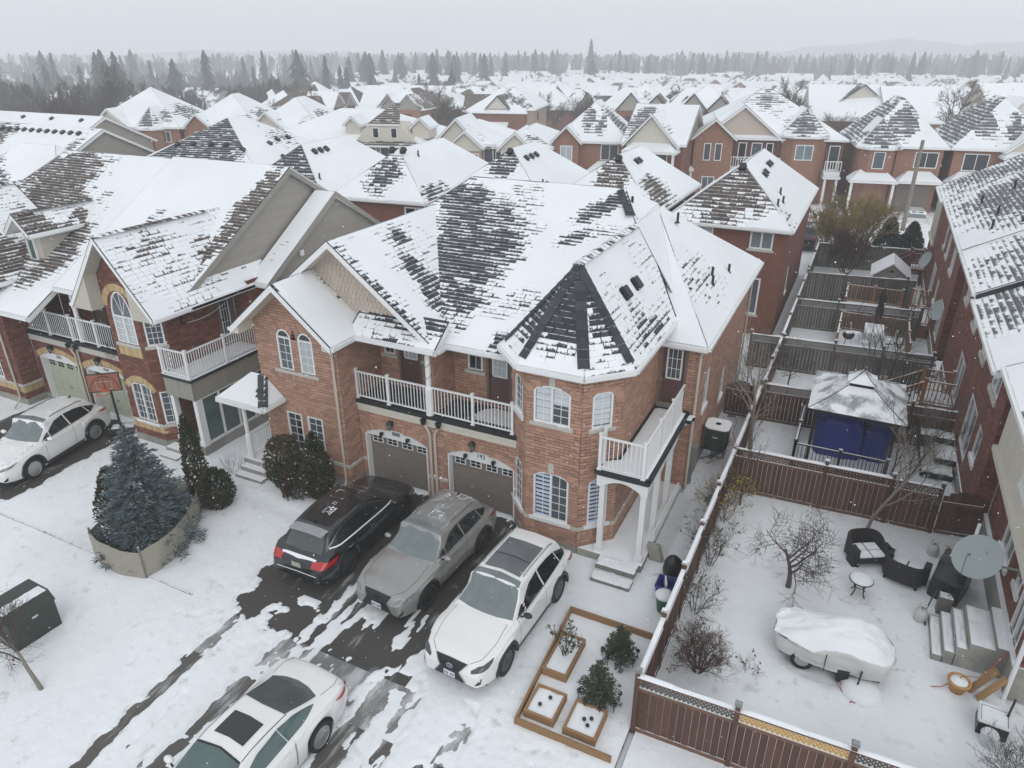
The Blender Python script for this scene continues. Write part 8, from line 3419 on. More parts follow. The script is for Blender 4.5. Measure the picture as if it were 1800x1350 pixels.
def back_house(label,foot,ez,slope,shingle,wall,spots,base,vents=(),wins=(),seed=1,inset=.32,tab=(.24,.36),limit=120,bare_amp=.12,group='hip-roofed houses in the row behind'):
 cx,cy=sum(p[0]for p in foot)/4,sum(p[1]for p in foot)/4
 T=thing('detached_house',label,'house',(cx,cy,0),group=group)
 wf=[(x+(cx-x)/math.hypot(cx-x,cy-y)*inset*1.3,y+(cy-y)/math.hypot(cx-x,cy-y)*inset*1.3)for x,y in foot]
 for i in range(4):
  f=Frame(wf[i],wf[(i+1)%4])
  hs=[Hole(u0,u1,z0,z1)for(k,u0,u1,z0,z1,g)in wins if k==i]
  w=MB()
  us=sorted({0,f.L}|{h.u0 for h in hs}|{h.u1 for h in hs})
  zs=sorted({0,ez}|{h.z0 for h in hs}|{h.z1 for h in hs})
  for a,b in zip(us[:-1],us[1:]):
   for c,d in zip(zs[:-1],zs[1:]):
    if not any(h.u0-1e-6<=a and b<=h.u1+1e-6 and h.z0-1e-6<=c and d<=h.z1+1e-6 for h in hs):
     w.poly([f.p(a,c),f.p(b,c),f.p(b,d),f.p(a,d)])
  part(w,'wall',wall,T)
  for(k,u0,u1,z0,z1,g)in wins:
   if k==i:
    window(T,f,Hole(u0,u1,z0,z1),2 if u1-u0>1.1 else 1,1,1,g,fw=.08,sill=z0>.8)
 ro=Roof(T,shingle,'white_trim',e=tab[0],w=tab[1],limit=limit,snow_cell=.4,rs=seed)
 pl=hip_planes(foot,ez,slope)
 ro.hip(foot,pl,spots=spots,base=base,amp={'all':bare_amp})
 ro.done()
 for(i,s,t,kind)in vents:
  a,b=Vector((*foot[i],0)),Vector((*foot[(i+1)%4],0))
  A,B,C=pl[i]
  n=Vector((-A,-B,1)).normalized()
  up=Vector((A,B,A*A+B*B)).normalized()
  h=Vector((A,B,0)).normalized()
  q=a.lerp(b,s)+h*t
  q.z=A*q.x+B*q.y+C+.03
  if kind=='v':
   vent(T,q,n,up,.95)
  else:
   stack(T,q,.35,.05)
 return T
G_='glass_mid'
back_house('red brick house with brown hip roof and a lone window, just behind the salmon house',rot_rect(-8.95,-2.75,35.9,49.0),5.55,.80,'shingle_brown','brick_red_far',{0:[(.47,.50,.36,.62,.88)],1:[(.10,.12,.12,.2,.35)]},{0:.92,'all':1.0},vents=((0,.50,2.9,'v'),(1,.35,2.2,'v'),(1,.40,2.25,'v'),(1,.22,.9,'p'),(1,.30,1.2,'p'),(1,.12,1.0,'p'),(1,.55,2.4,'v'),(1,.60,2.4,'v')),wins=((0,4.1,5.2,4.45,5.35,'glass_sky'),(0,.9,2.3,4.6,5.35,'glass_curtain'),(0,3.6,4.9,1.1,3.0,'glass_mid'),(1,3.0,3.6,1.5,2.9,G_)),seed=31,limit=300)
back_house('house with brown patch on its snowy roof, left of the brown-roofed brick house',rot_rect(-15.9,-9.55,36.4,47.0),5.55,.78,'shingle_brown','brick_red_far',{0:[(.55,.62,.22,.50,.75)],1:[(.32,.30,.24,.38,.80)]},{'all':1.0},vents=((0,.52,2.9,'v'),(1,.42,2.5,'v'),(1,.47,2.5,'v')),seed=32)
back_house('house with a nearly white hip roof and three dark vents behind the main ridge',rot_rect(-22.4,-16.0,36.6,47.0,4),5.55,.76,'shingle_dark','brick_red_far',{0:[(.50,.72,.20,.42,.75)],1:[(.10,.10,.18,.15,.4)]},{'all':1.0},vents=((0,.5,2.95,'v'),(1,.34,2.4,'v'),(1,.42,2.4,'v'),(1,.5,2.4,'v'),(1,.20,.8,'p'),(1,.25,.7,'v')),seed=33)
back_house('house with a dark streak on its hip roof behind the siding gables',rot_rect(-28.2,-22.0,33.7,46.0,6),5.55,.78,'shingle_dark','brick_red_far',{0:[(.50,.52,.24,.52,.70)],1:[(.16,.14,.20,.22,.6)]},{'all':1.0},vents=((0,.44,2.95,'v'),(0,.56,2.95,'v'),(1,.34,2.4,'p')),wins=((0,4.5,5.9,4.1,5.2,'glass_dark'),),seed=34)
back_house('house with charcoal front slope and white right slope behind the taller siding gable',rot_rect(-34.4,-28.4,32.6,44.0,8),5.55,.82,'shingle_dark','brick_red_far',{0:[(.62,.5,.6,.8,.85)]},{'all':1.0},vents=((1,.30,2.4,'v'),(1,.36,2.4,'v'),(1,.42,2.4,'v'),(1,.12,.9,'p')),seed=35)
back_house('big house with a charcoal panel between snowy slopes, left of centre',rot_rect(-47.5,-35.5,34.6,48.5,12,(-41,34.6)),5.3,.58,'shingle_dark','brick_red_far',{0:[(.50,.5,.30,.9,.95),(.28,.5,.14,.6,.5)],1:[(.12,.12,.14,.2,.6),(.6,.6,.2,.3,.35)]},{'all':1.0},vents=((0,.30,3.2,'v'),(0,.40,3.3,'v'),(0,.52,3.3,'v'),(0,.62,3.3,'v'),(1,.20,3.0,'v'),(1,.45,3.0,'v'),(1,.55,3.2,'v'),(1,.66,3.2,'v'),(1,.40,1.6,'v')),seed=36)
back_house('house with a snowy hip roof at the left edge behind the red brick house',rot_rect(-52.0,-41.0,24.8,33.0,6,(-46,25)),5.0,.72,'shingle_dark','brick_red_far',{0:[(.30,.35,.20,.45,.85)],1:[(.3,.5,.2,.4,.3)]},{'all':.97},seed=37)
back_house('low snowy hip roof with three square vents in front of the distant brick houses',rot_rect(-50.5,-42.0,36.5,46.0,10,(-46,36)),5.0,.55,'shingle_dark','brick_red_far',{0:[(.85,.2,.3,.4,.4)],3:[(.5,.5,.6,.6,.6)]},{'all':1.0},vents=((0,.40,1.7,'v'),(0,.55,1.7,'v'),(0,.70,1.7,'v')),seed=38)
def long_roof(label,x0,x1,y0,y1,ez,slope,shingle,spots,nv,seed,rot=0):
 T=thing('row_house',label,'house',((x0+x1)/2,(y0+y1)/2,0))
 foot=rot_rect(x0,x1,y0,y1,rot)
 ro=Roof(T,shingle,'white_trim',e=.26,w=.4,limit=60,snow_cell=.4,rs=seed)
 pl=hip_planes(foot,ez,[slope,None,slope,None])
 ro.hip(foot,pl,spots=spots,base={'all':.98},amp={'all':.12})
 ro.done()
 zr=ez+slope*(y1-y0)/2-.1
 for i in(1,3):
  w=MB()
  f=Frame(foot[i],foot[(i+1)%4])
  w.poly([f.p(.2,0,-.25),f.p(f.L-.2,0,-.25),f.p(f.L-.2,ez,-.25),f.p(f.L/2,zr,-.25),f.p(.2,ez,-.25)])
  part(w,'gable_wall','siding_grey',T)
 w=MB()
 for i in(0,2):
  f=Frame(foot[i],foot[(i+1)%4])
  w.poly([f.p(0,0,-.3),f.p(f.L,0,-.3),f.p(f.L,ez,-.3),f.p(0,ez,-.3)])
 part(w,'wall','brick_red_far',T)
 A,B,C=pl[0]
 n,up=Vector((-A,-B,1)).normalized(),Vector((A,B,A*A+B*B)).normalized()
 h=Vector((A,B,0)).normalized()
 for k in range(nv):
  q=Vector((*foot[0],0)).lerp(Vector((*foot[1],0)),.06+.8*k/max(1,nv-1))+h*((y1-y0)/2-.8)
  q.z=A*q.x+B*q.y+C+.03
  vent(T,q,n,up,1.0)
 return T
long_roof('long snowy roof with a row of dark vents along its ridge at the left',-66.0,-53.0,31.5,44.0,4.7,.50,'shingle_brown',{0:[(.14,.5,.22,.7,.9),(.92,.6,.06,.5,.5)]},12,41)
long_roof('plain snowy gable roof farthest left behind the long vented roof',-80.0,-64.0,41.0,51.0,5.2,.50,'shingle_brown',{},4,42)
def street_house(name,label,loc,rz,W,D,ez,sl,wall,shingle,feats,wins,seed=1,group=None,base=.95,spots=None,gable_ends=False,tab=(.34,.5),simple=False):
 """a house facing the camera; local x along the facade, y into the plot"""
 T=thing(name,label,'house',loc,rz,group,world=False)
 w=MB()
 for a,b in(((0,0),(W,0)),((W,0),(W,D)),((W,D),(0,D)),((0,D),(0,0))):
  w.poly([(*a,0),(*b,0),(*b,ez),(*a,ez)])
 part(w,'wall',wall,T)
 ro=Roof(T,shingle,'white_trim',e=tab[0],w=tab[1],limit=0,snow_cell=.6,gutter=False,rs=seed)
 o=.35
 foot=[(-o,-o),(W+o,-o),(W+o,D+o),(-o,D+o)]
 ge=None if gable_ends else sl
 ro.hip(foot,hip_planes(foot,ez,[sl,ge,sl,ge]),spots=spots or{},base={'all':base},amp={'all':.16})
 if gable_ends:
  zr=ez+sl*(D/2+o)-.15
  for q in([(W-.02,0,ez-.2),(W-.02,D,ez-.2),(W-.02,D/2,zr)],[(.02,D,ez-.2),(.02,0,ez-.2),(.02,D/2,zr)]):
   g=MB()
   g.poly(q)
   part(g,'gable_wall',gable_ends,T)
 for ft in feats:
  k=ft[0]
  if k=='gable':
   _,xc,hw,pr,e2,s2,fm,wm=ft
   f2=[(xc-hw-.3,-pr-.4),(xc+hw+.3,-pr-.4),(xc+hw+.3,D*.5),(xc-hw-.3,D*.5)]
   zr=e2+s2*(hw+.3)
   ro.hip(f2,[plane((xc,0,zr),-s2,0),plane((xc,0,zr),s2,0)],spots={0:[(.3,.5,.3,.3,.25)]},base={'all':base},amp={'all':.12})
   if pr>.01:
    b=MB()
    b.bx(xc-hw,xc+hw,-pr,.05,0,e2)
    part(b,'wall',wm,T)
   g=MB()
   g.poly([(xc-hw,-pr-.012,e2-.3),(xc+hw,-pr-.012,e2-.3),(xc+hw,-pr-.012,e2),(xc,-pr-.012,zr-.2),(xc-hw,-pr-.012,e2)])
   part(g,'gable_face',fm,T)
   r=MB()
   for sg in(-1,1):
    a,c=Vector((xc,-pr-.42,zr)),Vector((xc+sg*(hw+.3),-pr-.42,e2))
    r.prism([a,c,c-Vector((0,0,.2)),a-Vector((0,0,.2))],(0,.04,0))
   part(r,'barge_board','white_trim',T)
  elif k=='turret':
   _,xc,hw,pr,e2,bs=ft
   c=hw*.45
   f2=[(xc-hw-.3,-pr+c),(xc-hw+c-.1,-pr-.3),(xc+hw-c+.1,-pr-.3),(xc+hw+.3,-pr+c),(xc+hw+.3,D*.35),(xc-hw-.3,D*.35)]
   ap=(xc,-pr+hw,e2+2.3)
   def thr(p,q):
    dx,dy=q[0]-p[0],q[1]-p[1]
    L=math.hypot(dx,dy)
    nx,ny=-dy/L,dx/L
    run=(ap[0]-p[0])*nx+(ap[1]-p[1])*ny
    return plane((p[0],p[1],e2),2.3/run*nx,2.3/run*ny)
   ro.hip(f2,[thr(f2[i],f2[i+1])for i in(0,1,2,3)]+[thr(f2[5],f2[0])],spots={1:[(.5,.5,.7,.6,.9)],0:[(.5,.5,.7,.6,.5)],2:[(.5,.4,.6,.5,.5)],3:[(.3,.4,.3,.3,.3)]},base={'all':base})
   b=MB()
   b.prism([(xc-hw,-pr+c,0),(xc-hw+c,-pr,0),(xc+hw-c,-pr,0),(xc+hw,-pr+c,0),(xc+hw,.05,0),(xc-hw,.05,0)],(0,0,e2))
   part(b,'turret_wall',wall,T)
  elif k=='porch':
   _,x0,x1,dp,z,cols=ft
   f2=[(x0,-dp),(x1,-dp),(x1,.1),(x0,.1)]
   ro.hip(f2,[plane((0,-dp,z),0,.5),plane((x0,0,z),.8,0),plane((x1,0,z),-.8,0)],base={'all':1.0})
   for i in range(cols):
    x=x0+.25+(x1-x0-.5)*i/max(1,cols-1)
    m=MB()
    m.bx(x-.1,x+.1,-dp+.15,-dp+.35,0,z)
    part(m,'porch_column','white_trim',T)
  elif k=='balcony':
   _,x0,x1,dp,z=ft
   m=MB()
   m.bx(x0,x1,-dp,0,z-.35,z)
   part(m,'balcony','white_trim_snow',T)
   m=MB()
   m.bx(x0,x1,-dp,-dp+.06,z+.85,z+.93)
   n=int((x1-x0)/.22)
   for i in range(n+1):
    x=x0+(x1-x0)*i/n
    m.bx(x-.03,x+.03,-dp,-dp+.05,z,z+.9)
   part(m,'railing','white_trim',T,kind='stuff')
   m=MB()
   m.poly([(x0,-.02,z),(x1,-.02,z),(x1,-.02,ez-.1),(x0,-.02,ez-.1)])
   part(m,'recess_wall','mortar_red',T)
  elif k=='garage':
   _,x0,x1,z,m_=ft
   m=MB()
   m.bx(x0,x1,-.05,-.01,.05,z)
   part(m,'garage_door',m_,T)
  elif k=='dormer':
   _,xc,hw,y,z0,z1,fm=ft
   m=MB()
   m.prism([(xc-hw,y,z0),(xc+hw,y,z0),(xc+hw,y,z1),(xc,y,z1+hw*.9),(xc-hw,y,z1)],(0,3,0))
   part(m,'dormer_wall',fm,T)
   f2=[(xc-hw-.2,y-.25),(xc+hw+.2,y-.25),(xc+hw+.2,y+3),(xc-hw-.2,y+3)]
   zr=z1+hw*.9+.2
   ro.hip(f2,[plane((xc,0,zr),-.9,0),plane((xc,0,zr),.9,0)],base={'all':base})
  elif k=='mansard':
   _,x0,x1,y,z0,z1=ft
   m=MB()
   m.prism([(x0,y,z0),(x1,y,z0),(x1-.9*(z1-z0),y,z1),(x0+.9*(z1-z0),y,z1)],(0,3.5,0))
   part(m,'gable_face','siding_cream',T)
   ro.face([(x0-.2,y-.5,z0-.35),(x1+.2,y-.5,z0-.35),(x1+.2,y+.1,z0+.02),(x0-.2,y+.1,z0+.02)],.35)
   ro.face([(x0+.9*(z1-z0)-.1,y-.1,z1),(x1-.9*(z1-z0)+.1,y-.1,z1),((x0+x1)/2+.9,y+2.6,z1+1.7),((x0+x1)/2+.3,y+2.6,z1+1.7)],.15)
 ro.done()
 for(x,y,z,ww,hh,g)in wins:
  m=MB()
  m.bx(x-.08,x+ww+.08,y-.035,y-.002,z-.08,z+hh+.08)
  wo=part(m,'window','white_trim',T)
  g_=MB()
  k=2 if ww>.9 else 1
  for i in range(k):
   a=x+ww*i/k+(.03 if i else 0)
   g_.bx(a,x+ww*(i+1)/k-(.03 if i<k-1 else 0),y-.045,y-.036,z,z+hh)
  part(g_,'pane',g,wo)
 return T
GD='glass_dark'
# twin of the salmon house across the next street
street_house('semi_detached_house','brick house across the next street with beige gable and dark corner turret',(-15.6,71.6,-.1),R(14),13.4,13,5.9,.60,'brick_salmon_far','shingle_grey',[('gable',4.3,3.4,.0,5.8,.80,'siding_beige','brick_salmon_far'),('gable',1.75,1.75,1.3,5.9,.85,'brick_salmon_far','brick_salmon_far'),('turret',9.9,1.9,1.0,6.2,1),('balcony',3.6,8.0,.4,3.3),('balcony',11.9,13.3,1.1,3.2),('porch',-2.0,.2,1.6,3.1,2),('porch',11.9,13.4,1.2,2.7,2)],[(1.0,-1.3,4.0,.5,1.4,G_),(2.0,-1.3,4.0,.5,1.4,G_),(9.2,-1.0,4.2,1.4,1.2,'glass_sky'),(4.2,-.03,4.0,.6,1.4,GD),(5.4,-.03,3.4,.8,2.0,G_),(6.7,-.03,4.0,.5,1.4,GD),(12.3,-.03,3.3,.8,2.0,GD),(1.1,-1.3,.9,1.0,1.5,G_)],51,spots={0:[(.5,.75,.15,.3,.5),(.7,.3,.15,.3,.3),(.3,.9,.1,.2,.5)]})
street_house('detached_house','brick house with white sided gable and porch, left of the turreted brick house',(-20.4,65.3,-.1),R(3),5.2,9.5,5.8,.58,'brick_red_far','shingle_grey',[('gable',2.5,2.2,.8,5.7,1.05,'siding_cream','brick_red_far'),('porch',.2,5.0,2.0,5.3,2)],[(2.0,-.84,3.9,2.0,1.3,G_),(.5,-.84,3.9,.5,1.2,GD)],52,gable_ends='siding_grey',spots={0:[(.2,.5,.25,.6,.7)]})
street_house('detached_house','brick house with steep dark-streaked hip roof, right of the cream townhouses',(-27.3,65.4,-.1),R(13),6.6,10,5.6,.90,'brick_salmon_far','shingle_grey',[('gable',1.2,1.15,1.0,5.6,1.0,'brick_salmon_far','brick_salmon_far'),('porch',2.6,6.6,2.4,2.6,0)],[(.7,-1.0,3.8,1.0,1.4,'glass_curtain'),(4.4,0,4.0,1.5,1.3,G_)],53,spots={0:[(.45,.6,.10,.4,.8),(.62,.5,.08,.5,.7)],1:[(.4,.4,.4,.5,.7)]})
# cream and tan townhouses
street_house('town_house','left unit of the cream townhouses with small dormer and brown triangular roof',(-54.5,55.6,-.4),R(16.5),16.4,12,5.6,.40,'brick_tan_far','shingle_brown',[('mansard',9.8,15.6,-.4,5.75,7.3),('dormer',9.0,.7,1.0,6.0,7.0,'siding_cream')],[(11.6,-.4,6.1,.5,.8,GD),(13.4,-.4,6.1,.5,.8,GD)]+[(x,0,4.0,.75,1.1,G_)for x in(10.8,12.1,13.4,14.7)]+[(8.0,0,3.4,.9,1.4,'glass_sky'),(4.4,0,3.9,.9,1.1,G_),(1.2,0,3.9,.9,1.1,G_)],54,base=1.0)
street_house('town_house','middle unit of the cream townhouses with two timbered cream gables',(-38.4,60.4,-.4),R(16.5),6.3,12,5.6,.42,'brick_tan_far','shingle_grey',[('gable',2.9,1.7,.2,5.9,1.0,'siding_cream','siding_cream'),('gable',3.9,1.5,1.0,5.4,.85,'siding_cream','brick_tan_far'),('dormer',-.9,.8,.8,5.9,6.9,'siding_cream')],[(1.6,-.22,4.0,.7,1.1,GD),(2.9,-1.0,3.6,.7,1.3,G_),(4.2,-1.0,3.4,.9,1.4,'glass_sky'),(5.5,0,4.0,.8,1.2,G_)],55,base=1.0,spots={0:[(.75,.3,.12,.4,.4)]})
street_house('town_house','right unit of the cream townhouses with one timbered gable and bare-swept roof',(-32.2,62.4,-.4),R(16.5),5.2,12,5.4,.44,'siding_cream','shingle_grey',[('gable',2.1,1.4,1.0,5.3,.9,'siding_cream','siding_cream')],[(1.1,-1.0,3.3,.7,1.5,G_),(2.6,-1.0,3.3,.6,1.2,GD),(.1,0,3.8,.7,1.1,G_)],56,base=1.0,spots={0:[(.6,.4,.4,.4,.5)]})
# two houses beyond the yards at the right
street_house('detached_house','brick house with bay and snowy garage roof behind the parked snowy car',(-1.2,73.2,-.1),R(10),6.8,11,5.7,1.0,'brick_salmon_far','shingle_grey',[('turret',1.6,1.5,.9,5.6,1),('gable',3.0,.0,.6,5.7,.9,'brick_salmon_far','brick_salmon_far'),('porch',-.6,3.3,2.0,2.9,2),('porch',3.4,7.0,1.4,2.9,0),('garage',3.7,6.4,2.4,'garage_taupe')],[(1.2,-.9,3.9,.8,1.3,G_),(4.7,0,4.0,1.7,1.2,GD)],57,base=.9,spots={0:[(.55,.6,.12,.5,.9),(.40,.45,.1,.4,.7)],3:[(.5,.5,.8,.8,.6)],1:[(.4,.4,.4,.4,.4)]})
street_house('detached_house','brick house with white porch columns at the right edge beyond the grey roof',(6.3,74.6,-.1),R(8),7.5,11,5.7,.95,'brick_salmon_far','shingle_grey',[('gable',5.4,1.6,.8,5.6,.9,'siding_cream','brick_salmon_far'),('porch',3.4,7.0,1.6,5.2,3),('porch',-.3,3.2,1.6,2.9,0)],[(.9,0,3.9,1.8,1.3,GD),(4.6,-.85,3.6,1.0,1.4,G_)],58,base=.9,spots={0:[(.30,.6,.14,.5,.9),(.6,.4,.12,.5,.7)],3:[(.5,.5,.8,.8,.7)]})
# brick houses at the far left
for k,(x,y,a,lab,sd,W)in enumerate(((-84.0,58.0,22,'brick house with a pale gable and small brown turret under the far-left bare trees',61,11),(-73.5,62.5,22,'brick house with a grey-streaked hip roof right of the small brown turret',62,9),(-66.0,66.0,20,'small brick gable house between the far-left brick houses and the cream townhouses',63,8))):
 street_house('detached_house',lab,(x,y,-.3),R(a),W,11,5.3,.7,'brick_salmon_far','shingle_grey',[[('gable',3.2,2.0,.6,5.3,.9,'siding_cream','brick_salmon_far'),('turret',7.6,1.5,.9,5.2,1)],[('gable',2.0,1.4,.4,5.3,.9,'brick_salmon_far','brick_salmon_far')],[('gable',2.2,1.8,1.0,5.2,.9,'siding_cream','brick_salmon_far')]][k],[(2.6,-.62 if k==0 else 0,3.6,.7,1.2,G_),(W-2.2,0,3.7,1.0,1.1,G_),(1.6,-.62 if k==0 else-.4,3.6,.5,1.2,G_)],sd,base=1.0,spots={0:[(.8,.3,.2,.3,.5)],1:[(.5,.3,.4,.3,.6)]})
 # parked car under snow far up the yards
c=mid_suv('parked_car','car buried in white snow at the far end behind the evergreen shrubs',(4.35,71.2,-.9),R(-85),'car_white',True)
drift(c,-2.2,2.2,-.85,.85,3.0,-1.0,.06,n=24,m=12)
c2=mid_suv('parked_car','dark car partly seen beside the brown-roofed brick house',(-3.0,57.5,0),R(80),'car_black',True)
# utility pole
T=thing('utility_pole','wooden utility pole behind the evergreen shrubs','pole',(3.3,66.0,-.5))
mb=MB()
mb.tube([(3.3,66.0,-.5),(3.25,65.4,7.0)],[.17,.13],8)
part(mb,'pole','bark_pale',T)
T=thing('street_lamp','curved street lamp among the bare trees at the far left','lamp post',(-150.0,91.6,0))
mb=MB()
mb.tube([(-150,91.6,-1),(-150,91.6,7.5),(-150.3,91.4,8.6),(-151.2,91.0,9.2),(-152.6,90.4,9.3)],.13,6)
part(mb,'post','grey_metal',T)
mb=MB()
mb.rbox((-153.0,90.2,9.25),(.9,.4,.2),.4)
part(mb,'lamp_head','grey_metal',T)
# ---------------------------------------------------------------- the estate, woods and hills beyond
def drop(x,y):
 """the land falls away towards the estate"""
 return-10.0*sstep(85,300,math.hypot(x,y))-.1
def roof_far_mat(key,dark):
 m,t,b=new_mat(key)
 g=nd(t,'ShaderNodeNewGeometry')
 oi=nd(t,'ShaderNodeObjectInfo')
 a=nd(t,'ShaderNodeAttribute',attribute_name='snow')
 n1=noi(t,g.outputs['Position'],.45,4,.6)
 n2=noi(t,g.outputs['Position'],2.6,3,.6)
 s=mth(t,'ADD',a.outputs['Fac'],mth(t,'ADD',mth(t,'MULTIPLY',mth(t,'SUBTRACT',n1,.5),1.3),mth(t,'MULTIPLY',mth(t,'SUBTRACT',n2,.5),.7)))
 s=mth(t,'ADD',s,mth(t,'MULTIPLY',mth(t,'SUBTRACT',oi.outputs['Random'],.5),.3))
 t.links.new(mixc(t,ramp(t,s,.34,.56),dark,SNOW),b.inputs['Base Color'])
 b.inputs['Roughness'].default_value=.9
 M[key]=m
roof_far_mat('roof_far_dark',(.085,.09,.098))
roof_far_mat('roof_far_brown',(.13,.105,.09))
def far_geo(k):
 """roof, wall and window meshes of one far house, local, facade at -y"""
 rn=random.Random(900+k)
 W,D,ez=rn.uniform(8,10.5),rn.uniform(10.5,13),5.4
 sl=rn.uniform(.62,.85)
 rf,wl,wn,gb=MB(),MB(),MB(),MB()
 for a,b in(((0,0),(W,0)),((W,0),(W,D)),((W,D),(0,D)),((0,D),(0,0))):
  wl.poly([(*a,-1),(*b,-1),(*b,ez),(*a,ez)])
 def faces(foot,pl,am):
  for i,(a,b,c)in enumerate(pl):
   poly=[Vector((x,y,a*x+b*y+c))for x,y in foot]
   for j,(a2,b2,c2)in enumerate(pl):
    if j!=i and len(poly)>2:
     poly=clip3(poly,lambda p:(a2*p.x+b2*p.y+c2)-(a*p.x+b*p.y+c)+1e-7)
   if len(poly)>2:
    rf.poly(poly,0,am[i%len(am)])
    rf.poly([p-Vector((0,0,.25))for p in poly[::-1]],0,1.0)
    for p,q in zip(poly,poly[1:]+poly[:1]):
     if abs(p.z-q.z)<.02 and p.z<ez+.4:
      rf.poly([p-Vector((0,0,.25)),q-Vector((0,0,.25)),q,p],0,1.0)
 foot=[(-.4,-.4),(W+.4,-.4),(W+.4,D+.4),(-.4,D+.4)]
 hip=k%3!=2
 am=[rn.uniform(.5,1.1),rn.choice((.15,.8,1.0)),1.0,rn.choice((.1,.25,.8))]
 faces(foot,hip_planes(foot,ez,[sl,sl if hip else None,sl,sl if hip else None]),am if hip else[am[0],am[2]])
 if not hip:
  zr=ez+sl*(D/2+.4)-.2
  for x,r in((W,1),(0,-1)):
   q=[(x,0,ez),(x,D,ez),(x,D/2,zr)]
   gb.poly(q if r>0 else q[::-1])
 for g in range(1+k%2):
  xc=W*(.28+.46*g)+rn.uniform(-.3,.3)
  hw=rn.uniform(1.6,2.4)
  s2=rn.uniform(.85,1.15)
  pr=rn.uniform(.2,1.2)
  zr=ez+s2*(hw+.3)
  faces([(xc-hw-.3,-pr-.4),(xc+hw+.3,-pr-.4),(xc+hw+.3,D*.45),(xc-hw-.3,D*.45)],[plane((xc,0,zr),-s2,0),plane((xc,0,zr),s2,0)],[rn.choice((.3,.9)),rn.choice((.3,.9))])
  gb.poly([(xc-hw,-pr,ez-.1),(xc+hw,-pr,ez-.1),(xc,-pr,zr-.25)])
  wl.poly([(xc-hw,-pr,-1),(xc+hw,-pr,-1),(xc+hw,-pr,ez),(xc-hw,-pr,ez)])
  for s_ in(-1,1):
   wl.poly([(xc+s_*hw,-pr,-1),(xc+s_*hw,0,-1),(xc+s_*hw,0,ez),(xc+s_*hw,-pr,ez)][::s_])
  wn.bx(xc-.6,xc+.6,-pr-.06,-pr-.01,3.3,4.6)
 for x in(W*.15,W*.8):
  wn.bx(x-.5,x+.5,-.06,-.01,3.3,4.5)
 wn.bx(W+.01,W+.05,D*.3,D*.3+.9,3.3,4.5)
 if k%3==0:
  f=[(-.2,-2.2),(W*.5,-2.2),(W*.5,.1),(-.2,.1)]
  faces(f,[plane((0,-2.2,2.7),0,.45)],[1.0])
  wl.poly([(0,-2,-1),(W*.5-.2,-2,-1),(W*.5-.2,-2,2.6),(0,-2,2.6)])
 return rf,wl,wn,gb,W,D
NV=9
far_mesh=[]
for k in range(NV):
 rf,wl,wn,gb,W,D=far_geo(k)
 wm=('brick_salmon_far','brick_tan_far','brick_red_far')[(0,2,1,0,2,0,1,2,0)[k]]
 rm=('roof_far_dark','roof_far_brown')[k%2]
 far_mesh.append((rf,wl,wn,gb,W,D,wm,rm,[rf.mesh('roof',rm),wl.mesh('wall',wm),wn.mesh('window','glass_dark'),gb.mesh('gable_face',('siding_cream','siding_grey')[k%2])if gb.f else None]))
rn=random.Random(77)
spots_=[]
ca,sa=math.cos(R(15)),math.sin(R(15))
v=118.0
row=0
while v<520:
 u=-340.0
 while u<170:
  u+=rn.uniform(9.8,12.0)
  if rn.random()<.05:
   u+=12
  x,y=-20+u*ca-(v+rn.uniform(-1.2,1.2))*sa*.0-v*sa*.25,u*sa*.55+v
  d=math.hypot(x,y)
  az=math.degrees(math.atan2(-x,y))-26
  if abs(az)>39 or d<112 or d>560:
   continue
  if d<150 and rn.random()<.35:
   continue
  woods=az>16-4*math.sin(v*.05)and d<245
  if woods and(d<150 or rn.random()<.72):
   continue
  if az>12 and d>330:
   continue
  spots_.append((d,x,y,(R(15)if row%2==0 else R(195))+rn.uniform(-.12,.12)+(PI/2 if rn.random()<.16 else 0),rn.randrange(NV)))
 v+=(12.0,15.5)[row%2]*(1+v/3000)
 row+=1
spots_.sort()
SIDE=lambda x,y:('left','middle','right')[0 if math.degrees(math.atan2(-x,y))>32 else(1 if math.degrees(math.atan2(-x,y))>6 else 2)]
KIND=('hip-roofed salmon brick house','hip-roofed dark brick house','gabled tan brick house','hip-roofed salmon brick house with two gables','hip-roofed dark brick house','gabled salmon brick house','hip-roofed tan brick house','hip-roofed dark brick house with two gables','gabled salmon brick house')
ZONE=('front rows','middle rows','back rows')
rest=[MB(),MB(),MB(),MB()]
for i,(d,x,y,a,k)in enumerate(spots_):
 rf,wl,wn,gb,W,D,wm,rm,ms=far_mesh[k]
 if i<290:
  z=0 if d<165 else(1 if d<225 else 2)
  lab='%s in the %s, %s of the estate'%(KIND[k],ZONE[z],SIDE(x,y))
  T=thing('far_house',lab,'house',(x,y,drop(x,y)),a,lab.replace('house','houses',1),world=False)
  for nm,me in zip(('roof','wall','window','gable_face'),ms):
   if me is None or(d>260 and nm=='window'):
    continue
   o=bpy.data.objects.new(nm,me)
   COL.objects.link(o)
   o.parent=T
 else:
  mt=Matrix.Translation((x,y,drop(x,y)))@Matrix.Rotation(a,4,'Z')
  for src,dst in((rf,rest[0]),(wl,rest[1]),(gb,rest[1])):
   i0=len(dst.v)
   dst.v.extend(tuple(mt@Vector(p))for p in src.v)
   for f,am in zip(src.f,src.a):
    dst.idx([q+i0 for q in f],0,0,am)
mm=MB()
for src,mi in((rest[0],0),(rest[1],1)):
 i0=len(mm.v)
 mm.v.extend(src.v)
 for f,am in zip(src.f,src.a):
  mm.idx([q+i0 for q in f],mi,0,am)
o=struct(mm,'far_houses',['roof_far_dark','brick_salmon_far'],kind='stuff')
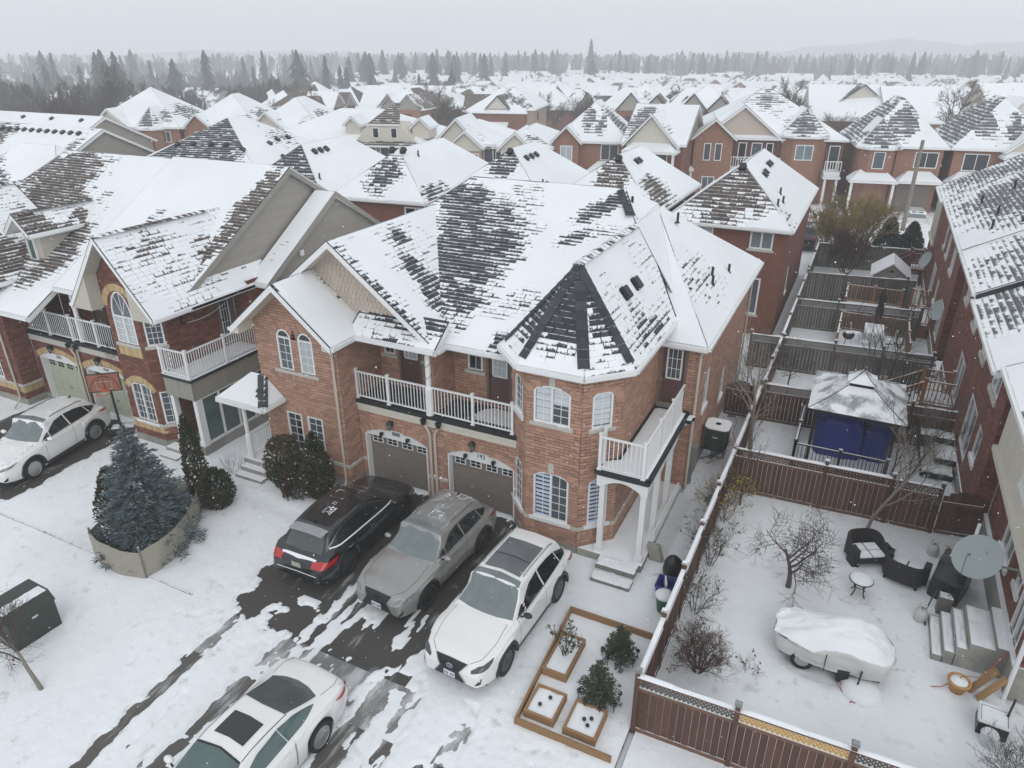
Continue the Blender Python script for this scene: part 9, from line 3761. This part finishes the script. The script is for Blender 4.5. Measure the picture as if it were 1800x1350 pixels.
# bare trees: four shapes, many individuals
def tree_proto(seed,h,stems,twig,levels=4,spread=.6,minr=.022,kids=(4,6),trunk=.42,shrink=.70):
 rnd=random.Random(seed)
 tb,cb=MB(),MB()
 for s_ in range(stems):
  a=2*PI*s_/stems
  k=0 if stems==1 else.28
  grow((tb,cb,levels),(0,0,-.5),(k*math.cos(a),k*math.sin(a),1),h*trunk,.018*h*(1 if stems==1 else.7),0,rnd,spread,.22,kids,5,minr,.22,shrink,.4)
 return tb.mesh('trunk','bark'),cb.mesh('crown',twig)
PROTO=[tree_proto(1,14,1,'twig'),tree_proto(2,14,2,'twig',spread=.55),tree_proto(3,14,3,'twig',spread=.45),tree_proto(4,14,1,'twig_red',spread=.8,trunk=.34),tree_proto(5,14,2,'twig_yellow',spread=.85,trunk=.3,kids=(5,6))]
def far_tree(label,x,y,h,k,group):
 T=thing('bare_tree',label,'tree',(x,y,drop(x,y)),rn.random()*6.28,group,world=False)
 T.scale=(h/14,)*3
 for nm,me in zip(('trunk','crown'),PROTO[k]):
  o=bpy.data.objects.new(nm,me)
  COL.objects.link(o)
  o.parent=T
NAMED=[(-128,77,16,0,'big bare tree at the far left edge under the fog'),(-119,83,17,1,'tall forked bare tree, left one of the pair at far left'),(-118,88,18,2,'tallest wide bare tree of the far left group'),(-122,98,13,0,'slimmer bare tree right of the tall forked pair'),(-128,108,12,1,'bare tree in front of the left estate roofs'),(-135,133,15,0,'lone tall bare tree above the left estate roofs'),(-104,116,13,3,'broad round bare tree left of the centre'),(-80,128,14,2,'brown twiggy bare tree behind the cream townhouses'),(-72,128,11,3,'lower rounded bare tree behind the cream townhouses'),(-51,138,12,1,'bare tree between the townhouses and the yellow willow'),(-41,145,14,4,'yellowish willow with hanging twigs in the middle distance'),(-30,132,14,1,'bare tree right of the yellow willow'),(-25,128,13,0,'bare tree behind the turreted brick house'),(-13,118,14,2,'dark bare tree behind the ridge of the turreted brick house'),(-5,120,12,3,'bare tree left of the bay-windowed brick house'),(9.0,116,16,0,'large dark bare tree above the right-hand brick houses'),(17,130,13,1,'bare tree at the right edge above the roofs'),(2,140,12,2,'bare tree between the right-hand brick houses')]
for x,y,h,k,lab in NAMED:
 far_tree(lab,x,y,h,k,None)
for i in range(62):
 if i<34:
  az,d=R(26+rn.uniform(14,38)),rn.uniform(100,260)
  lab,gr='bare tree in the grey woods at the left','bare trees in the woods at the left'
 else:
  az,d=R(26+rn.uniform(-37,12)),rn.uniform(120,420)
  lab,gr='bare tree between the roofs of the hazy estate','bare trees between the estate roofs'
 kk,hh=rn.choice((0,1,2,3)),rn.uniform(8,14)
 q=('single-stemmed','forked','many-stemmed','reddish low')[kk]+(' tall ' if hh>11 else ' ')+lab+(', nearer part' if d<190 else ', farther part')
 far_tree(q,-math.sin(az)*d,math.cos(az)*d,hh,kk,q)
def con_proto(seed,h=16,r=3.2,k=9,n=11):
 rnd=random.Random(seed)
 mb=MB()
 for j in range(k):
  t=j/k
  z0,z1=h*(.10+.86*t),h*(.10+.86*min(1,t+1.8/k))
  R_=r*(1-t)**.8*rnd.uniform(.8,1.15)+.25
  for i in range(n):
   a=2*PI*(i+rnd.random()*.7)/n
   rr=R_*rnd.uniform(.55,1.2)
   da=PI/n*1.5
   tip=Vector((rr*math.cos(a),rr*math.sin(a),z0-.12*rr+rnd.uniform(-.3,.3)))
   for sg in(-1,1):
    mb.poly([Vector((.25*math.cos(a+sg*da),.25*math.sin(a+sg*da),z1)),Vector((rr*.5*math.cos(a+sg*da),rr*.5*math.sin(a+sg*da),z0+(z1-z0)*.2)),tip,Vector((0,0,z1+.2))])
 tr=MB()
 tr.tube([(0,0,-1),(0,0,h*.9)],[.3,.06],5)
 return tr.mesh('trunk','bark'),mb.mesh('crown','conifer_far')
CON=[con_proto(s,16,r)for s,r in((1,2.6),(2,3.4),(3,4.2),(4,2.2))]
def far_con(label,x,y,h,k,group):
 T=thing('conifer_tree',label,'tree',(x,y,drop(x,y)),rn.random()*6.28,group,world=False)
 T.scale=(h/16*rn.uniform(.9,1.2),h/16*rn.uniform(.9,1.2),h/16)
 for nm,me in zip(('trunk','crown'),CON[k]):
  o=bpy.data.objects.new(nm,me)
  COL.objects.link(o)
  o.parent=T
for x,y,h,k,lab in((-240,320,19,2,'large rounded conifer standing alone left of the centre'),(-183,496,30,0,'tallest narrow conifer on the skyline'),(-218,495,22,1,'broad dark conifer left of the tallest one'),(-246,515,23,0,'conifer in the pair left of the broad dark one'),(-312,480,22,1,'conifer in the hazy clump left of centre'),(-300,490,24,0,'pointed conifer in the hazy clump left of centre'),(-77,155,7,3,'small lone spruce among the estate roofs'),(-111,230,8,3,'small dark spruce between far roofs')):
 far_con(lab,x,y,h,k,None)
for i in range(190):
 if i<70:
  az,d=R(26+rn.uniform(2,38)),rn.uniform(270,520)
  lab,gr='conifer in the hazy belt left of the estate','conifers in the left belt'
 elif i<150:
  az,d=R(26+rn.uniform(-38,-6)),rn.uniform(520,700)
  lab,gr='conifer in the hazy skyline belt at the right','conifers in the right belt'
 else:
  az,d=R(26+rn.uniform(-8,12)),rn.uniform(430,620)
  lab,gr='conifer in the thin belt behind the estate','conifers behind the estate'
 kk,hh=rn.randrange(4),rn.uniform(13,24)
 q=('slender ','medium ','broad ','thin ')[kk]+('tall ' if hh>19 else('short ' if hh<15.5 else ''))+lab
 far_con(q,-math.sin(az)*d,math.cos(az)*d,hh,kk,q)
 # woods that read as one mass: broadleaf thickets and far belts
mb=MB()
for i in range(1500):
 if i<620:
  az,d=R(26+rn.uniform(13,40)),rn.uniform(170,520)
  h=rn.uniform(6,12)
 else:
  az,d=R(26+rn.uniform(-40,40)),rn.uniform(600,1000)
  h=rn.uniform(10,20)
 p=Vector((-math.sin(az)*d,math.cos(az)*d,drop(-math.sin(az)*d,math.cos(az)*d)))
 for q in range(9):
  a=rn.random()*6.28
  rr=rn.uniform(.05,.32)*h
  t=p+Vector((rr*math.cos(a),rr*math.sin(a),h*rn.uniform(.55,1.0)))
  w=Vector((math.cos(az),math.sin(az),0))*rn.uniform(.25,.7)*h/10
  mb.poly([p+Vector((0,0,-.5))-w*.4,p+Vector((0,0,-.5))+w*.4,t+w,t+Vector((0,0,rn.uniform(.4,1.4))),t-w])
struct(mb,'far_woods','woods_far',kind='stuff')
# snowy hills closing the view
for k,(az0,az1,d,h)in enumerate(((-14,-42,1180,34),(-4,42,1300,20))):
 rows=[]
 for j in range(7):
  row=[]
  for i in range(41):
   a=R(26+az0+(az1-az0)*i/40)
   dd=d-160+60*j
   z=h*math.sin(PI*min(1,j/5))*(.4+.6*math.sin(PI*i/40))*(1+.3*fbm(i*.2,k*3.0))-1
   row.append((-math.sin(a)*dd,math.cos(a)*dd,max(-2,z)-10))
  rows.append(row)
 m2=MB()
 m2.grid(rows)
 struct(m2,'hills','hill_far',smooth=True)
 # ---------------------------------------------------------------- snow in the air
mb=MB()
rn=random.Random(3)
fw=Vector((-math.sin(R(26))*math.cos(R(20)),math.cos(R(26))*math.cos(R(20)),-math.sin(R(20))))
for i in range(5200):
 d=4.0+34*rn.random()**.8
 x,y=rn.uniform(-1,1)*d*.95,rn.uniform(-1,1)*d*.75
 rt=Vector((math.cos(R(26)),math.sin(R(26)),0))
 p=Vector((0,0,13.4))+fw*d+rt*x+rt.cross(fw)*y
 if p.z<.3 or p.z>19:
  continue
 s=rn.uniform(.005,.010)*(1 if d>9 else.6)
 q=[p+Vector((s,0,0)),p+Vector((0,s,0)),p+Vector((-s,0,0)),p+Vector((0,-s,0))]
 for a,b in((0,1),(1,2),(2,3),(3,0)):
  mb.poly([q[a],q[b],p+Vector((0,0,s*1.3))])
  mb.poly([q[b],q[a],p-Vector((0,0,s*1.3))])
struct(mb,'snowflakes','flake',kind='stuff')
# ---------------------------------------------------------------- the misty air
hz=MB()
hz.bx(-1900,1900,-260,2000,-14.0,48.0)
ho=struct(hz,'haze','snow',kind='stuff')
hm=bpy.data.materials.new('haze')
hm.use_nodes=True
ht=hm.node_tree
ht.nodes.clear()
h_out=ht.nodes.new('ShaderNodeOutputMaterial')
h_vol=ht.nodes.new('ShaderNodeVolumePrincipled')
h_vol.inputs['Color'].default_value=(0.93,0.95,0.97,1)
h_vol.inputs['Density'].default_value=HAZE
h_vol.inputs['Anisotropy'].default_value=0.0
ht.links.new(h_vol.outputs['Volume'],h_out.inputs['Volume'])
ho.data.materials.clear()
ho.data.materials.append(hm)
